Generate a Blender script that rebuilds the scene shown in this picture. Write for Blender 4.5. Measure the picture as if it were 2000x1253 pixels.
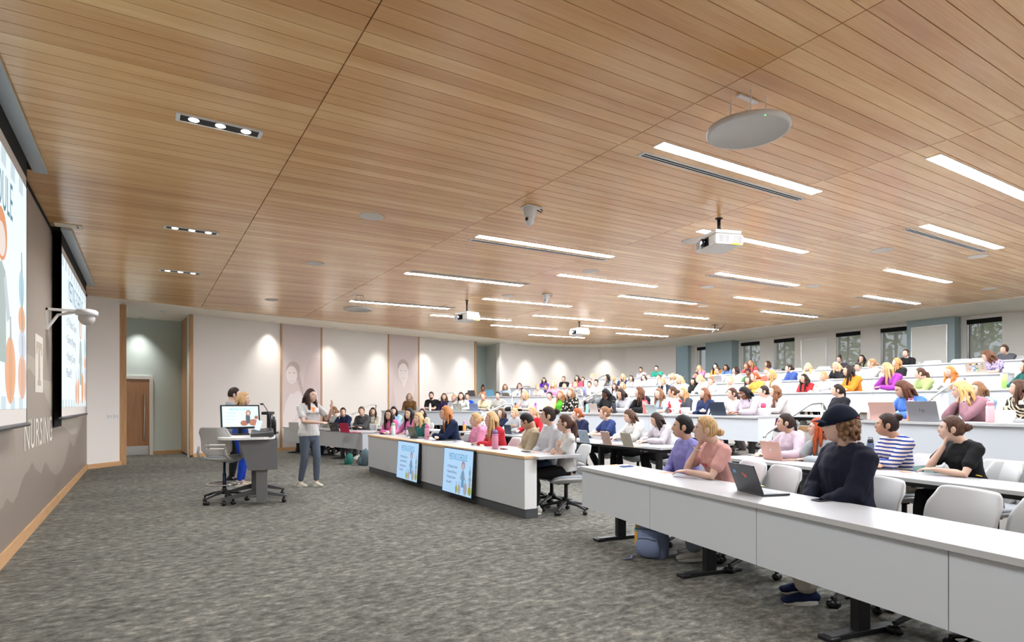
import bpy, bmesh, math, random
from mathutils import Vector, Matrix, noise
from mathutils.bvhtree import BVHTree
PI = math.pi
R = math.radians
for o in list(bpy.data.objects): bpy.data.objects.remove(o, do_unlink=True)
SC = bpy.context.scene
COL = SC.collection
random.seed(7)
# ---------------------------------------------------------------- camera
CAMH, FPX, HZ = 1.42, 1152.0, 788.0
TH = math.atan(718 / 1152.0)
SN, CS = math.sin(TH), math.cos(TH)
cam = bpy.data.cameras.new('camera'); camo = bpy.data.objects.new('camera', cam); COL.objects.link(camo)
camo.location = (0, 0, CAMH); camo.rotation_euler = (R(90), 0, -TH)
cam.sensor_width = 36; cam.lens = FPX / 2000 * 36; cam.shift_y = (HZ - 626.5) / 2000
cam.clip_start = .05; cam.clip_end = 200
SC.camera = camo
# ---------------------------------------------------------------- exposure and world
SC.view_settings.view_transform = 'Standard'; SC.view_settings.look = 'None'
SC.view_settings.gamma = 1; SC.view_settings.use_curve_mapping = False
SC.view_settings.exposure = 0.26
W = bpy.data.worlds.new('world'); SC.world = W; W.use_nodes = True
W.node_tree.nodes['Background'].inputs[0].default_value = (.70, .80, .92, 1)
W.node_tree.nodes['Background'].inputs[1].default_value = 2.2
L_LINEAR, L_DOWN, L_TROFFER = 104.0, 150.0, 190.0       # lamp strengths, shared by the seen lamps and the added ones
SCREEN = 1.0
# ---------------------------------------------------------------- where a pixel of the photo lies in the room
def at(px, py, z):
    d = FPX * (z - CAMH) / (HZ - py); r = (px - 1000) / FPX * d
    return Vector((d * SN + r * CS, d * CS - r * SN, z))
def ceilz(X): return 3.77 + .0142 * (X + 1.06)
def ceil_at(px, py):
    dx = (px - 1000) / FPX; dz = (HZ - py) / FPX
    d = (3.77 + .0142 * 1.06 - CAMH) / (dz - .0142 * (SN + dx * CS))
    return Vector((d * (SN + dx * CS), d * (CS - dx * SN), CAMH + dz * d))
def on_x(px, X):
    k = (px - 1000) / FPX; d = X / (SN + k * CS)
    return d * (CS - k * SN), d
def depth(p): return p[0] * SN + p[1] * CS
# ---------------------------------------------------------------- materials
MATS = {}
def rgb(c): # sRGB 0-255 -> linear
    return tuple(((v / 255) / 12.92 if v / 255 <= .04045 else ((v / 255 + .055) / 1.055) ** 2.4) for v in c) + (1,)
def mat(name, c=(200, 200, 200), rough=.5, metal=0, emit=None, es=1, spec=.5, alpha=None, sss=0):
    if name in MATS: return MATS[name]
    m = bpy.data.materials.new(name); m.use_nodes = True; b = m.node_tree.nodes['Principled BSDF']
    b.inputs['Base Color'].default_value = rgb(c); b.inputs['Roughness'].default_value = rough
    b.inputs['Metallic'].default_value = metal; b.inputs['Specular IOR Level'].default_value = spec
    if emit: b.inputs['Emission Color'].default_value = rgb(emit); b.inputs['Emission Strength'].default_value = es
    if sss: b.inputs['Subsurface Weight'].default_value = sss; b.inputs['Subsurface Scale'].default_value = .01
    MATS[name] = m; return m
class NT:
    def __init__(s, m): s.t = m.node_tree; s.b = s.t.nodes['Principled BSDF']
    def n(s, ty, **k):
        nd = s.t.nodes.new(ty)
        for a, v in k.items(): setattr(nd, a, v)
        return nd
    def l(s, a, b): s.t.links.new(a, b)
    def pos(s): return s.n('ShaderNodeTexCoord').outputs['Object']
    def mapping(s, vec, sc, rot=(0, 0, 0)):
        m = s.n('ShaderNodeMapping'); m.inputs['Scale'].default_value = sc; m.inputs['Rotation'].default_value = rot; s.l(vec, m.inputs['Vector']); return m.outputs[0]
    def noise(s, vec, scale, det=3, rough=.5):
        q = s.n('ShaderNodeTexNoise'); q.inputs['Scale'].default_value = scale; q.inputs['Detail'].default_value = det; q.inputs['Roughness'].default_value = rough
        s.l(vec, q.inputs['Vector']); return q.outputs['Fac']
    def ramp(s, fac, stops):
        r = s.n('ShaderNodeValToRGB'); e = r.color_ramp.elements
        while len(e) < len(stops): e.new(.5)
        for i, (p, c) in enumerate(stops): e[i].position = p; e[i].color = c if len(c) == 4 and max(c) <= 1 else rgb(c)
        s.l(fac, r.inputs[0]); return r.outputs[0]
    def math(s, op, a, b=None):
        q = s.n('ShaderNodeMath', operation=op)
        for i, v in enumerate((a, b)):
            if v is None: continue
            if isinstance(v, (int, float)): q.inputs[i].default_value = v
            else: s.l(v, q.inputs[i])
        return q.outputs[0]
    def mix(s, f, a, b, mode='MIX'):
        q = s.n('ShaderNodeMix', data_type='RGBA', blend_type=mode)
        for i, v in ((0, f), (6, a), (7, b)):
            if isinstance(v, (int, float)): q.inputs[i].default_value = v
            elif isinstance(v, tuple): q.inputs[i].default_value = v
            else: s.l(v, q.inputs[i])
        return q.outputs[2]
    def bump(s, h, st=.3, dist=.01):
        q = s.n('ShaderNodeBump'); q.inputs['Strength'].default_value = st; q.inputs['Distance'].default_value = dist
        s.l(h, q.inputs['Height']); s.l(q.outputs[0], s.b.inputs['Normal'])
def wood(name, c1, c2, rough, scale, planks=False, c3=None):
    m = mat(name, c1, rough); t = NT(m); p = t.pos()
    g = t.noise(t.mapping(p, scale), 1.0, 5, .6)
    col = t.ramp(g, [(.3, c1), (.7, c2)])
    if planks:
        sx = t.n('ShaderNodeSeparateXYZ'); t.l(p, sx.inputs[0])
        iy = t.math('FLOOR', t.math('DIVIDE', sx.outputs[1], .148)); ix = t.math('FLOOR', t.math('DIVIDE', t.math('SUBTRACT', sx.outputs[0], 1.19), 2.575))
        cb = t.n('ShaderNodeCombineXYZ'); t.l(iy, cb.inputs[0]); t.l(ix, cb.inputs[1])
        wn = t.n('ShaderNodeTexWhiteNoise', noise_dimensions='2D'); t.l(cb.outputs[0], wn.inputs['Vector'])
        tint = t.ramp(wn.outputs['Value'], [(0, (234, 222, 210)), (.5, (245, 239, 230)), (1, (255, 255, 250))])
        col = t.mix(1.0, col, tint, 'MULTIPLY')
        lo = t.noise(t.mapping(p, (.5, 5, .5)), 1.0, 2)
        col = t.mix(1.0, col, t.ramp(lo, [(.35, (242, 233, 224)), (.65, (255, 255, 255))]), 'MULTIPLY')
    t.l(col, t.b.inputs['Base Color'])
    t.bump(g, .06, .004)
    return m
M_CEIL = wood('oak_planks', (240, 192, 134), (250, 212, 160), .22, (2.2, 90, 90), True)
M_WOODV = wood('oak_trim_upright', (176, 132, 88), (205, 164, 118), .45, (60, 60, 2.5))
M_WOODH = wood('oak_trim', (186, 142, 96), (212, 170, 124), .45, (3, 3, 70))
M_DOOR = wood('oak_door', (150, 103, 62), (178, 128, 82), .4, (50, 50, 2))
M_LEDGE = wood('oak_ledge', (198, 158, 116), (220, 184, 144), .4, (60, 3, 60))
def paint(name, c, rough=.7):
    m = mat(name, c, rough); t = NT(m); t.bump(t.noise(t.pos(), 180, 2), .05, .002); return m
M_WHITEW = paint('wall_paint_warm_white', (234, 229, 222))
M_PANELW = paint('wall_panel_white', (228, 222, 214), .5)
M_BEIGE = paint('wall_paint_beige', (156, 145, 133), .45)
M_TAUPE = paint('mural_taupe', (136, 124, 112), .45)
M_PALE = paint('mural_pale_beige', (176, 168, 153), .45)
M_TEAL = paint('wall_paint_grey_green', (204, 217, 213))
M_TEAL2 = paint('wall_paint_blue_grey', (160, 178, 182))
M_SOFFIT = paint('soffit_paint_cream', (250, 242, 226))
M_WHITE = mat('white_laminate', (172, 172, 173), .35)
M_PANEL = mat('grey_white_laminate', (205, 211, 216), .3)
M_EDGE = mat('desk_edge_grey', (190, 192, 192), .4)
M_BLACK = mat('black_plastic', (18, 18, 19), .45)
M_BLACKM = mat('black_matte', (9, 9, 10), .9)
M_CHAR = mat('charcoal_metal', (44, 45, 47), .4, .4)
M_GREY = mat('grey_laminate', (104, 104, 105), .45)
M_DKGREY = mat('dark_grey_base', (74, 76, 78), .5)
M_STEEL = mat('brushed_steel', (200, 198, 194), .28, 1)
M_SHELL = mat('chair_shell_white', (190, 191, 190), .4)
M_SEAT = mat('chair_seat_grey', (168, 173, 178), .8)
M_PLW = mat('white_plastic', (232, 232, 230), .35)
M_GLASSB = mat('dark_glass', (8, 9, 12), .08)
M_GROUND = mat('black_sheet', (6, 6, 6), .95)
def carpet():
    m = mat('carpet', (120, 118, 112), .95, spec=.1); t = NT(m); p = t.pos()
    a = t.noise(t.mapping(p, (5.0, 8.5, 1)), 1.9, 8, .76)
    b = t.noise(t.mapping(p, (1, 1.6, 1)), 1.1, 3, .6)
    f = t.noise(p, 330, 2, .8)
    v = t.math('ADD', t.math('MULTIPLY', a, .95), t.math('ADD', t.math('MULTIPLY', b, .15), t.math('MULTIPLY', t.math('SUBTRACT', f, .5), .22)))
    col = t.ramp(v, [(.42, (70, 70, 66)), (.52, (97, 96, 89)), (.59, (112, 111, 104)), (.70, (150, 146, 135))])
    t.l(col, t.b.inputs['Base Color']); t.bump(f, .5, .004); return m
M_CARPET = carpet()
# ---------------------------------------------------------------- mesh helpers
def link(name, me, parent=None, m=None, loc=None):
    o = bpy.data.objects.new(name, me); COL.objects.link(o)
    if m is not None and me is not None and not me.materials: me.materials.append(m)
    if parent: o.parent = parent
    if loc is not None: o.location = loc
    return o
def tag(o, label=None, cat=None, group=None, kind=None):
    if label: o['label'] = label
    if cat: o['category'] = cat
    if group: o['group'] = group
    if kind: o['kind'] = kind
    return o
def empty(name, loc=(0, 0, 0), rz=0, label=None, cat=None, group=None):
    o = bpy.data.objects.new(name, None); COL.objects.link(o); o.location = loc; o.rotation_euler = (0, 0, rz); o.empty_display_size = .1
    return tag(o, label, cat, group)
class MB:
    "collects shapes into one mesh"
    def __init__(s): s.v = []; s.f = []; s.mi = []; s.cur = 0
    def add(s, vs, fs):
        n = len(s.v); s.v += [tuple(v) for v in vs]; s.f += [tuple(i + n for i in f) for f in fs]; s.mi += [s.cur] * len(fs); return s
    def box(s, x0, x1, y0, y1, z0, z1, M=None):
        vs = [Vector((x, y, z)) for z in (z0, z1) for y in (y0, y1) for x in (x0, x1)]
        if M: vs = [M @ v for v in vs]
        return s.add(vs, [(0, 2, 3, 1), (4, 5, 7, 6), (0, 1, 5, 4), (2, 6, 7, 3), (0, 4, 6, 2), (1, 3, 7, 5)])
    def prism(s, pts, z0, z1, slope=0):
        n = len(pts); vs = [(p[0], p[1], z0 + slope * p[0]) for p in pts] + [(p[0], p[1], z1 + slope * p[0]) for p in pts]
        fs = [tuple(range(n))[::-1], tuple(range(n, 2 * n))] + [(i, (i + 1) % n, n + (i + 1) % n, n + i) for i in range(n)]
        return s.add(vs, fs)
    def wall(s, line, th, z0, z1):
        "vertical slab along a polyline, thickness on its left-hand side"
        off = offset(line, th); 
        for i in range(len(line) - 1): s.prism([line[i], line[i + 1], off[i + 1], off[i]], z0, z1)
        return s
    def tube(s, pts, rad, n=10, cap=True, up=None):
        pts = [Vector(p) for p in pts]; k = len(pts)
        if not isinstance(rad, (list, tuple)) or (len(rad) == 2 and k != 2 and not isinstance(rad[0], (list, tuple))): rad = [rad] * k
        rad = [(r, r) if isinstance(r, (int, float)) else r for r in rad]
        T = [((pts[min(i + 1, k - 1)] - pts[max(i - 1, 0)]).normalized()) for i in range(k)]
        u = Vector(up) if up is not None else (Vector((0, 0, 1)) if abs(T[0].z) < .9 else Vector((1, 0, 0)))
        rings = []; A = None
        for i in range(k):
            A = (u if A is None or up is not None else A); A = (A - T[i] * A.dot(T[i])); A.normalize(); B = T[i].cross(A)
            rings.append((pts[i], A.copy(), B, rad[i], T[i]))
        if cap:
            p, a, b, r, t = rings[0]; m_ = min(r); rings.insert(0, (p - t * m_ * .55, a, b, (r[0] * .62, r[1] * .62), t))
            p, a, b, r, t = rings[-1]; m_ = min(r); rings.append((p + t * m_ * .55, a, b, (r[0] * .62, r[1] * .62), t))
        vs = []; fs = []
        for p, a, b, r, t in rings:
            for j in range(n):
                q = 2 * PI * j / n; vs.append(p + a * (math.cos(q) * r[0]) + b * (math.sin(q) * r[1]))
        for i in range(len(rings) - 1):
            for j in range(n): fs.append((i * n + j, i * n + (j + 1) % n, (i + 1) * n + (j + 1) % n, (i + 1) * n + j))
        fs.append(tuple(range(n))[::-1]); fs.append(tuple((len(rings) - 1) * n + j for j in range(n)))
        return s.add(vs, fs)
    def lathe(s, prof, n=24, c=(0, 0, 0), M=None):
        vs = []; fs = []; k = len(prof)
        for r, z in prof:
            for j in range(n):
                q = 2 * PI * j / n; v = Vector((c[0] + r * math.cos(q), c[1] + r * math.sin(q), c[2] + z)); vs.append(M @ v if M else v)
        for i in range(k - 1):
            for j in range(n): fs.append((i * n + j, i * n + (j + 1) % n, (i + 1) * n + (j + 1) % n, (i + 1) * n + j))
        fs.append(tuple(range(n))[::-1]); fs.append(tuple((k - 1) * n + j for j in range(n)))
        return s.add(vs, fs)
    def ell(s, c, r, n=12, m=8, M=None):
        vs = []; fs = []
        for i in range(1, m):
            a = PI * i / m
            for j in range(n):
                q = 2 * PI * j / n; v = Vector((r[0] * math.sin(a) * math.cos(q), r[1] * math.sin(a) * math.sin(q), r[2] * math.cos(a)))
                vs.append((M @ v if M else v) + Vector(c))
        t = Vector((0, 0, r[2])); b = Vector((0, 0, -r[2])); vs += [(M @ t if M else t) + Vector(c), (M @ b if M else b) + Vector(c)]
        for i in range(m - 2):
            for j in range(n): fs.append((i * n + j, (i + 1) * n + j, (i + 1) * n + (j + 1) % n, i * n + (j + 1) % n))
        N = (m - 1) * n
        for j in range(n): fs.append((N, j, (j + 1) % n)); fs.append((N + 1, (m - 2) * n + (j + 1) % n, (m - 2) * n + j))
        return s.add(vs, fs)
    def mesh(s, name, mats=(), smooth=False):
        me = bpy.data.meshes.new(name); me.from_pydata(s.v, [], s.f)
        for m in mats: me.materials.append(m)
        if any(s.mi): me.polygons.foreach_set('material_index', s.mi)
        if smooth: me.polygons.foreach_set('use_smooth', [True] * len(me.polygons))
        bm = bmesh.new(); bm.from_mesh(me); bmesh.ops.recalc_face_normals(bm, faces=bm.faces); bm.to_mesh(me); bm.free()
        me.update(); return me
    def obj(s, name, m, parent=None, smooth=False, bevel=0, loc=None):
        o = link(name, s.mesh(name, m if isinstance(m, (list, tuple)) else (m,), smooth), parent, None, loc)
        if bevel:
            b = o.modifiers.new('bevel', 'BEVEL'); b.width = bevel; b.segments = 2; b.limit_method = 'ANGLE'
        return o
def offset(line, d):
    out = []
    for i, p in enumerate(line):
        p = Vector(p[:2]); ns = []
        if i > 0: t = p - Vector(line[i - 1][:2]); ns.append(Vector((-t.y, t.x)).normalized())
        if i < len(line) - 1: t = Vector(line[i + 1][:2]) - p; ns.append(Vector((-t.y, t.x)).normalized())
        n = sum(ns, Vector((0, 0))).normalized(); out.append(tuple(p + n * (d / max(.5, n.dot(ns[0])))))
    return out
def clipline(line, y0, y1):
    "part of a polyline (rising Y) between two Y values"
    def X(y):
        for (a, b), (c, d) in zip(line, line[1:]):
            if b <= y <= d: return a + (c - a) * (y - b) / (d - b)
        return line[0][0] if y < line[0][1] else line[-1][0]
    return [(X(y0), y0)] + [p for p in line if y0 + .05 < p[1] < y1 - .05] + [(X(y1), y1)]
_TS = bpy.data.scenes.new('work')
def evaluated_mesh(o):
    "mesh of an object with its modifiers applied, worked out in a scene of its own"
    _TS.collection.objects.link(o); vl = _TS.view_layers[0]; vl.update(); dg = vl.depsgraph
    me = bpy.data.meshes.new_from_object(o.evaluated_get(dg)); bpy.data.objects.remove(o); return me
def text_mesh(s, size, sx=1.0, align='CENTER', depth_=0.0, sp=1.0):
    c = bpy.data.curves.new('text', 'FONT'); c.body = s; c.size = size; c.align_x = align; c.extrude = depth_; c.space_character = sp; c.resolution_u = 3
    me = evaluated_mesh(bpy.data.objects.new('text', c))
    for v in me.vertices: v.co.x *= sx
    return me
# ================================================================ THE SETTING
def struct(o): return tag(o, kind='structure')
struct(MB().box(-1.3, 22.6, -3.6, 23.5, -.12, 0).obj('floor', M_CARPET))
WALLX = -1.06
# front wall with the mural
wl = struct(MB().box(WALLX - .25, WALLX, -3.2, 15.75, 0, 4.4).obj('wall_front', M_BEIGE))
def mural(name, pts, m, off):
    "flat painted shape on the front wall, given as (Y, z)"
    v = [(WALLX + off, y, z) for y, z in pts]
    me = bpy.data.meshes.new(name); me.from_pydata(v, [], [tuple(range(len(v)))]); me.materials.append(m)
    bm = bmesh.new(); bm.from_mesh(me); bmesh.ops.triangulate(bm, faces=bm.faces); bm.to_mesh(me); bm.free()
    return link(name, me, wl)
def mz(px, py):
    Y, d = on_x(px, WALLX + .003); return (Y, CAMH + (HZ - py) * d / FPX)
ridge = [(0, 995), (6, 992), (10, 980), (15, 972), (20, 979), (27, 982), (36, 965), (44, 938), (50, 925), (57, 918), (63, 902), (69, 914), (75, 920), (81, 925), (86, 908), (90, 901), (95, 910), (99, 919), (107, 926), (113, 926), (120, 918), (128, 900), (133, 880), (137, 858), (140, 866), (143, 871), (147, 870), (149, 858), (153, 849), (157, 838), (161, 816), (169, 808)]
mural('mountain_silhouette', [(-3.2, .12), (-3.2, .75), (2.0, .7), (4.2, .55)] + [mz(*p) for p in ridge] + [(15.75, 1.3), (15.75, .12)], M_TAUPE, .0015)
far = [(53, 722), (60, 720), (67, 735), (75, 742), (82, 760), (92, 780), (100, 790), (104, 770), (108, 738), (112, 728)]
mural('pale_mountain', [mz(*p) for p in [(53, 722), (58, 719), (64, 728), (68, 734), (80, 752), (85, 762), (92, 780), (102, 802), (106, 790), (112, 800), (118, 812), (120, 830), (130, 838), (140, 848), (150, 846), (156, 820), (158, 808), (150, 790), (112, 735), (106, 738), (100, 745), (84, 740), (70, 700), (53, 690)]], M_PALE, .001)
def wall_text(s, px0, px1, py_t, py_b, name, stretch=None):
    Y0, d0 = on_x(px0, WALLX); Y1, d1 = on_x(px1, WALLX); ym = (Y0 + Y1) / 2
    zt, zb = mz(px1, py_t)[1], mz(px1, py_b)[1]
    me = text_mesh(s, 1.0, 1.0, 'LEFT', 0, 1.05); xs = [v.co.x for v in me.vertices]; ys = [v.co.y for v in me.vertices]
    for v in me.vertices:
        u = (v.co.x - min(xs)) / (max(xs) - min(xs)); w = (v.co.y - min(ys)) / (max(ys) - min(ys))
        v.co = (WALLX + .003, Y0 + (Y1 - Y0) * u, zb + (zt - zb) * w)
    me.materials.clear(); return link(name, me, wl, mat('lettering_cream', (228, 222, 208), .5))
wall_text('NURSING', 47, 101, 812, 860, 'lettering')
Ya, za = mz(69, 650); Yb, _ = mz(84, 655); zlo = mz(69, 765)[1]
mural('logo_plaque', [(Ya, zlo), (Yb, zlo), (Yb, za), (Ya, za)], mat('logo_pale', (218, 212, 200), .5), .002)
w_ = Yb - Ya; h_ = za - zlo; M_ = mat('logo_taupe', (178, 166, 148), .5)
mural('logo_letter', [(Ya + w_ * u, zlo + h_ * v) for u, v in [(.12, .88), (.88, .88), (.88, .66), (.76, .66), (.72, .76), (.62, .76), (.62, .22), (.72, .2), (.72, .12), (.28, .12), (.28, .2), (.38, .22), (.38, .76), (.28, .76), (.24, .66), (.12, .66)]], M_, .0028)
# stub wall, door recess, jamb
stub = [(WALLX, 15.72), (-.45, 16.40)]
struct(MB().wall(stub, .25, 0, 4.4).obj('wall_stub', M_WHITEW))
struct(MB().box(-.50, -.36, 16.36, 16.62, 0, 3.72).obj('trim_1', M_WOODV, bevel=.004))
struct(MB().wall(offset([(WALLX, 15.72), (-.40, 16.43)], -.015), .03, 0, .10).obj('baseboard_stub', M_WOODH))
rec = [(-1.9, 18.85), (1.0, 19.5)]
wr = struct(MB().wall(rec, .2, 0, 4.4).wall([(-1.2, 15.9), (-1.9, 18.9)], .2, 0, 4.4).obj('wall_recess', M_TEAL))
dv = (Vector(rec[1]) - Vector(rec[0])).normalized(); ang = math.atan2(dv.y, dv.x)
def dpos(px):  # along the recess wall line where the ray of px meets it
    k = (px - 1000) / FPX; u = Vector((SN + k * CS, CS - k * SN)); a = Vector(rec[0]); det = u.x * (-dv.y) + dv.x * u.y
    t = (a.x * (-dv.y) + dv.x * a.y) / det; p = u * t; return (p - a).dot(dv)
D = empty('door_1', (rec[0][0], rec[0][1], 0), ang); struct(D)
s1 = dpos(291); s0 = s1 - .98
f = MB().box(s0 - .09, s0, -.05, .02, 0, 2.19).box(s1, s1 + .09, -.05, .02, 0, 2.19).box(s0, s1, -.05, .02, 2.10, 2.19); f.obj('door_frame', mat('door_frame_white', (225, 222, 216), .4), D)
leaf = MB().box(s0, s1, -.035, 0, .01, 2.10).obj('door_leaf', M_DOOR, D)
MB().box(s0 + .02, s1 - .02, -.042, -.034, .01, .26).obj('kick_plate', M_STEEL, leaf)
MB().tube([(s1 - .13, -.09, .42), (s1 - .13, -.09, 1.68)], .016, 12).tube([(s1 - .13, -.09, .5), (s1 - .13, -.03, .5)], .01, 8).tube([(s1 - .13, -.09, 1.6), (s1 - .13, -.03, 1.6)], .01, 8).obj('door_handle', M_STEEL, leaf, True)
struct(MB().wall(offset([(rec[0][0] + dv.x * (s1 + .09), rec[0][1] + dv.y * (s1 + .09)), rec[1]], -.015), .03, 0, .10).obj('baseboard_recess', M_WOODH))
# jamb and far wall
far1 = [(1.06, 17.75), (3.6, 18.72), (4.9, 19.22), (7.35, 20.02), (8.65, 20.40), (11.45, 21.14)]
struct(MB().prism([(.90, 19.5), (1.02, 17.72), (1.10, 17.72), (1.25, 19.6)], .06, 3.82).obj('trim_2', M_WOODV, bevel=.004))
struct(MB().prism([(.92, 19.4), (1.035, 17.74), (1.10, 17.74), (1.2, 19.5)], 0, .06).obj('trim_3', M_BLACK))
wf = struct(MB().wall(far1, .25, 0, 4.4).obj('wall_far', M_PANELW))
struct(MB().wall(offset(far1[:3], -.015), .03, 0, .10).obj('baseboard_far', M_WOODH))
def on_line(line, px):
    k = (px - 1000) / FPX; u = Vector((SN + k * CS, CS - k * SN))
    for a, b in zip(line, line[1:]):
        a, b = Vector(a), Vector(b); e = b - a; det = u.x * e.y - u.y * e.x
        if abs(det) < 1e-9: continue
        t = (a.x * e.y - a.y * e.x) / det; w = ((u.x * a.y - u.y * a.x) / det) * -1 if False else (u.x * t - a.x) / e.x if abs(e.x) > abs(e.y) else (u.y * t - a.y) / e.y
        if t > 0 and -.001 <= w <= 1.001: return u * t, e.normalized()
    p, n = line[-1], (Vector(line[-1]) - Vector(line[-2])).normalized(); return Vector(p), n
def strip(px, name, w=.05):
    p, t = on_line(far1, px); n = Vector((t.y, -t.x))
    q = [p - t * w / 2 + n * .03, p + t * w / 2 + n * .03, p + t * w / 2, p - t * w / 2]
    struct(MB().prism([tuple(v) for v in q], .10, 3.95).obj(name, M_WOODV))
for i, px in enumerate((549, 627.5, 758.5, 817.5)): strip(px, 'trim_%d' % (i + 4))
strip(928, 'trim_8', .10)
# printed murals (photographs of nurses) between the wood strips
M_MU = paint('mural_print_mauve', (208, 193, 188), .5)
def print_panel(pxa, pxb, shapes, label):
    a, t = on_line(far1, pxa); b, _ = on_line(far1, pxb); t = (b - a).normalized(); n = Vector((t.y, -t.x)); L = (b - a).length; H = 3.78
    E_ = empty('printed_wall_panel', (a.x, a.y, 0), math.atan2(t.y, t.x), label, 'wall mural')
    MB().box(.02, L - .02, -.012, -.002, .10, 3.9).obj('print_sheet', M_MU, E_)
    for i, (nm, col, pts) in enumerate(shapes):
        def flat(pts, y, nm, m):
            me = bpy.data.meshes.new(nm); v = [(u * L, y, z) for u, z in pts]; me.from_pydata(v, [], [tuple(range(len(v)))]); me.materials.append(m)
            bm = bmesh.new(); bm.from_mesh(me); bmesh.ops.triangulate(bm, faces=bm.faces); bm.to_mesh(me); bm.free(); link(nm, me, E_)
        flat(pts, -.0125 - .0008 * (i + 1), nm, mat('print_%d_%d_%d' % col, col, .5))
    return L
def ovl(cx, cz, rx, rz, n=20, a0=0, a1=360): return [(cx + rx * math.cos(R(a0 + (a1 - a0) * i / n)), cz + rz * math.sin(R(a0 + (a1 - a0) * i / n))) for i in range(n)]
print_panel(549, 627.5, [
    ('figure_behind', (200, 182, 178), [(.45, .5), (.5, 1.3), (.52, 1.9), (.55, 2.3), (.62, 2.65), (.72, 2.85), (.88, 2.9), (.97, 2.8), (.98, .5)]),
    ('hair', (186, 166, 160), ovl(.285, 2.47, .165, .24)),
    ('ponytail', (186, 166, 160), [(.30, 2.5), (.44, 2.3), (.52, 1.9), (.55, 1.55), (.50, 1.7), (.42, 2.0), (.33, 2.15)]),
    ('shirt', (222, 212, 207), [(.03, .12), (.03, 1.0), (.1, 1.45), (.2, 1.7), (.32, 1.85), (.44, 1.8), (.55, 1.55), (.62, 1.1), (.64, .12)]),
    ('neck', (210, 194, 188), [(.19, 2.1), (.19, 1.8), (.28, 1.7), (.40, 1.83), (.40, 2.15)]),
    ('face', (228, 216, 210), ovl(.245, 2.30, .135, .27)),
    ('smile', (214, 198, 192), [(.18, 2.15), (.24, 2.11), (.31, 2.15), (.30, 2.11), (.24, 2.08), (.19, 2.11)]),
    ('eye', (176, 156, 150), ovl(.19, 2.36, .022, .018, 8)), ('eye', (176, 156, 150), ovl(.30, 2.36, .022, .018, 8)),
    ('arm', (214, 200, 195), [(.62, 1.1), (.56, 1.2), (.3, .75), (.1, .5), (.1, .68), (.3, .95), (.5, 1.4)]),
    ('raised_hand', (226, 214, 209), [(.78, 1.2), (.74, 1.5), (.76, 1.75), (.80, 1.9), (.86, 1.85), (.90, 1.6), (.86, 1.3)])],
    'mauve printed wall panel of a smiling woman in profile with tied hair')
print_panel(758.5, 817.5, [
    ('arm', (204, 187, 181), [(.08, .5), (.06, 1.2), (.12, 2.0), (.2, 2.15), (.28, 1.9), (.22, 1.2), (.3, .75), (.24, .5)]),
    ('arm', (204, 187, 181), [(.92, .9), (.95, 1.4), (.92, 2.1), (.84, 2.2), (.76, 1.9), (.78, 1.3), (.8, .9)]),
    ('scrub_top', (212, 197, 191), [(.28, .35), (.28, 1.0), (.22, 1.5), (.14, 2.0), (.22, 2.3), (.4, 2.42), (.6, 2.42), (.82, 2.32), (.88, 2.0), (.78, 1.5), (.72, 1.0), (.74, .35)]),
    ('neckline', (224, 212, 206), [(.38, 2.42), (.5, 1.95), (.64, 2.42)]),
    ('hair', (182, 162, 156), ovl(.468, 2.76, .18, .27)),
    ('face', (228, 216, 210), ovl(.47, 2.56, .165, .32)),
    ('smile', (212, 196, 190), [(.39, 2.38), (.47, 2.33), (.56, 2.38), (.54, 2.33), (.47, 2.29), (.41, 2.33)]),
    ('eye', (176, 156, 150), ovl(.40, 2.62, .026, .018, 8)), ('eye', (176, 156, 150), ovl(.545, 2.62, .026, .018, 8)),
    ('waist_fold', (198, 180, 174), [(.28, 1.0), (.5, .93), (.74, 1.02), (.74, .97), (.5, .88), (.28, .95)])],
    'mauve printed wall panel of a smiling woman in scrubs leaning forward')
# second recess and the curved far wall behind the upper rows
struct(MB().wall([(10.6, 22.6), (13.2, 22.9)], .2, 0, 4.4).wall([(11.2, 21.2), (10.6, 22.7)], .15, 0, 4.4).obj('wall_recess_upper', M_TEAL))
far2 = [(12.62, 21.22), (14.6, 21.55), (15.8, 21.6), (16.9, 21.45), (17.9, 21.05), (18.9, 20.35), (19.7, 19.45), (20.30, 18.62)]
struct(MB().wall(far2, .22, 0, 4.5).obj('wall_curved', M_WHITEW))
struct(MB().prism([(12.66, 21.24), (12.8, 21.26), (13.2, 23.0), (12.9, 23.0)], 0, 4.5).obj('wall_pier', M_WHITEW))
# back wall with windows
XB = 21.2
wins = [(17.25, 18.2), (15.0, 15.89), (13.49, 14.36), (11.03, 11.89), (9.35, 10.37), (7.03, 7.90), (4.7, 5.6), (2.4, 3.3)]
ZS, ZT = 2.75, 3.96
b = MB().box(XB, XB + .3, -3.4, 23, 0, ZS).box(XB, XB + .3, -3.4, 23, ZT, 4.6)
edges = sorted(wins); y = -3.4
for a_, b_ in edges: b.box(XB, XB + .3, y, a_, ZS, ZT); y = b_
b.box(XB, XB + .3, y, 23, ZS, ZT)
struct(b.obj('wall_back', paint('wall_paint_grey_beige', (232, 228, 220))))
def blindm():
    m = bpy.data.materials.new('roller_blind'); m.use_nodes = True; t = m.node_tree; p = t.nodes['Principled BSDF']; p.inputs['Base Color'].default_value = rgb((186, 186, 176)); p.inputs['Roughness'].default_value = .9
    tr = t.nodes.new('ShaderNodeBsdfTransparent'); tr.inputs[0].default_value = (1, 1, 1, 1); mx = t.nodes.new('ShaderNodeMixShader'); mx.inputs[0].default_value = .34
    t.links.new(p.outputs[0], mx.inputs[1]); t.links.new(tr.outputs[0], mx.inputs[2]); t.links.new(mx.outputs[0], t.nodes['Material Output'].inputs[0]); return m
M_BLIND = blindm()
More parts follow.
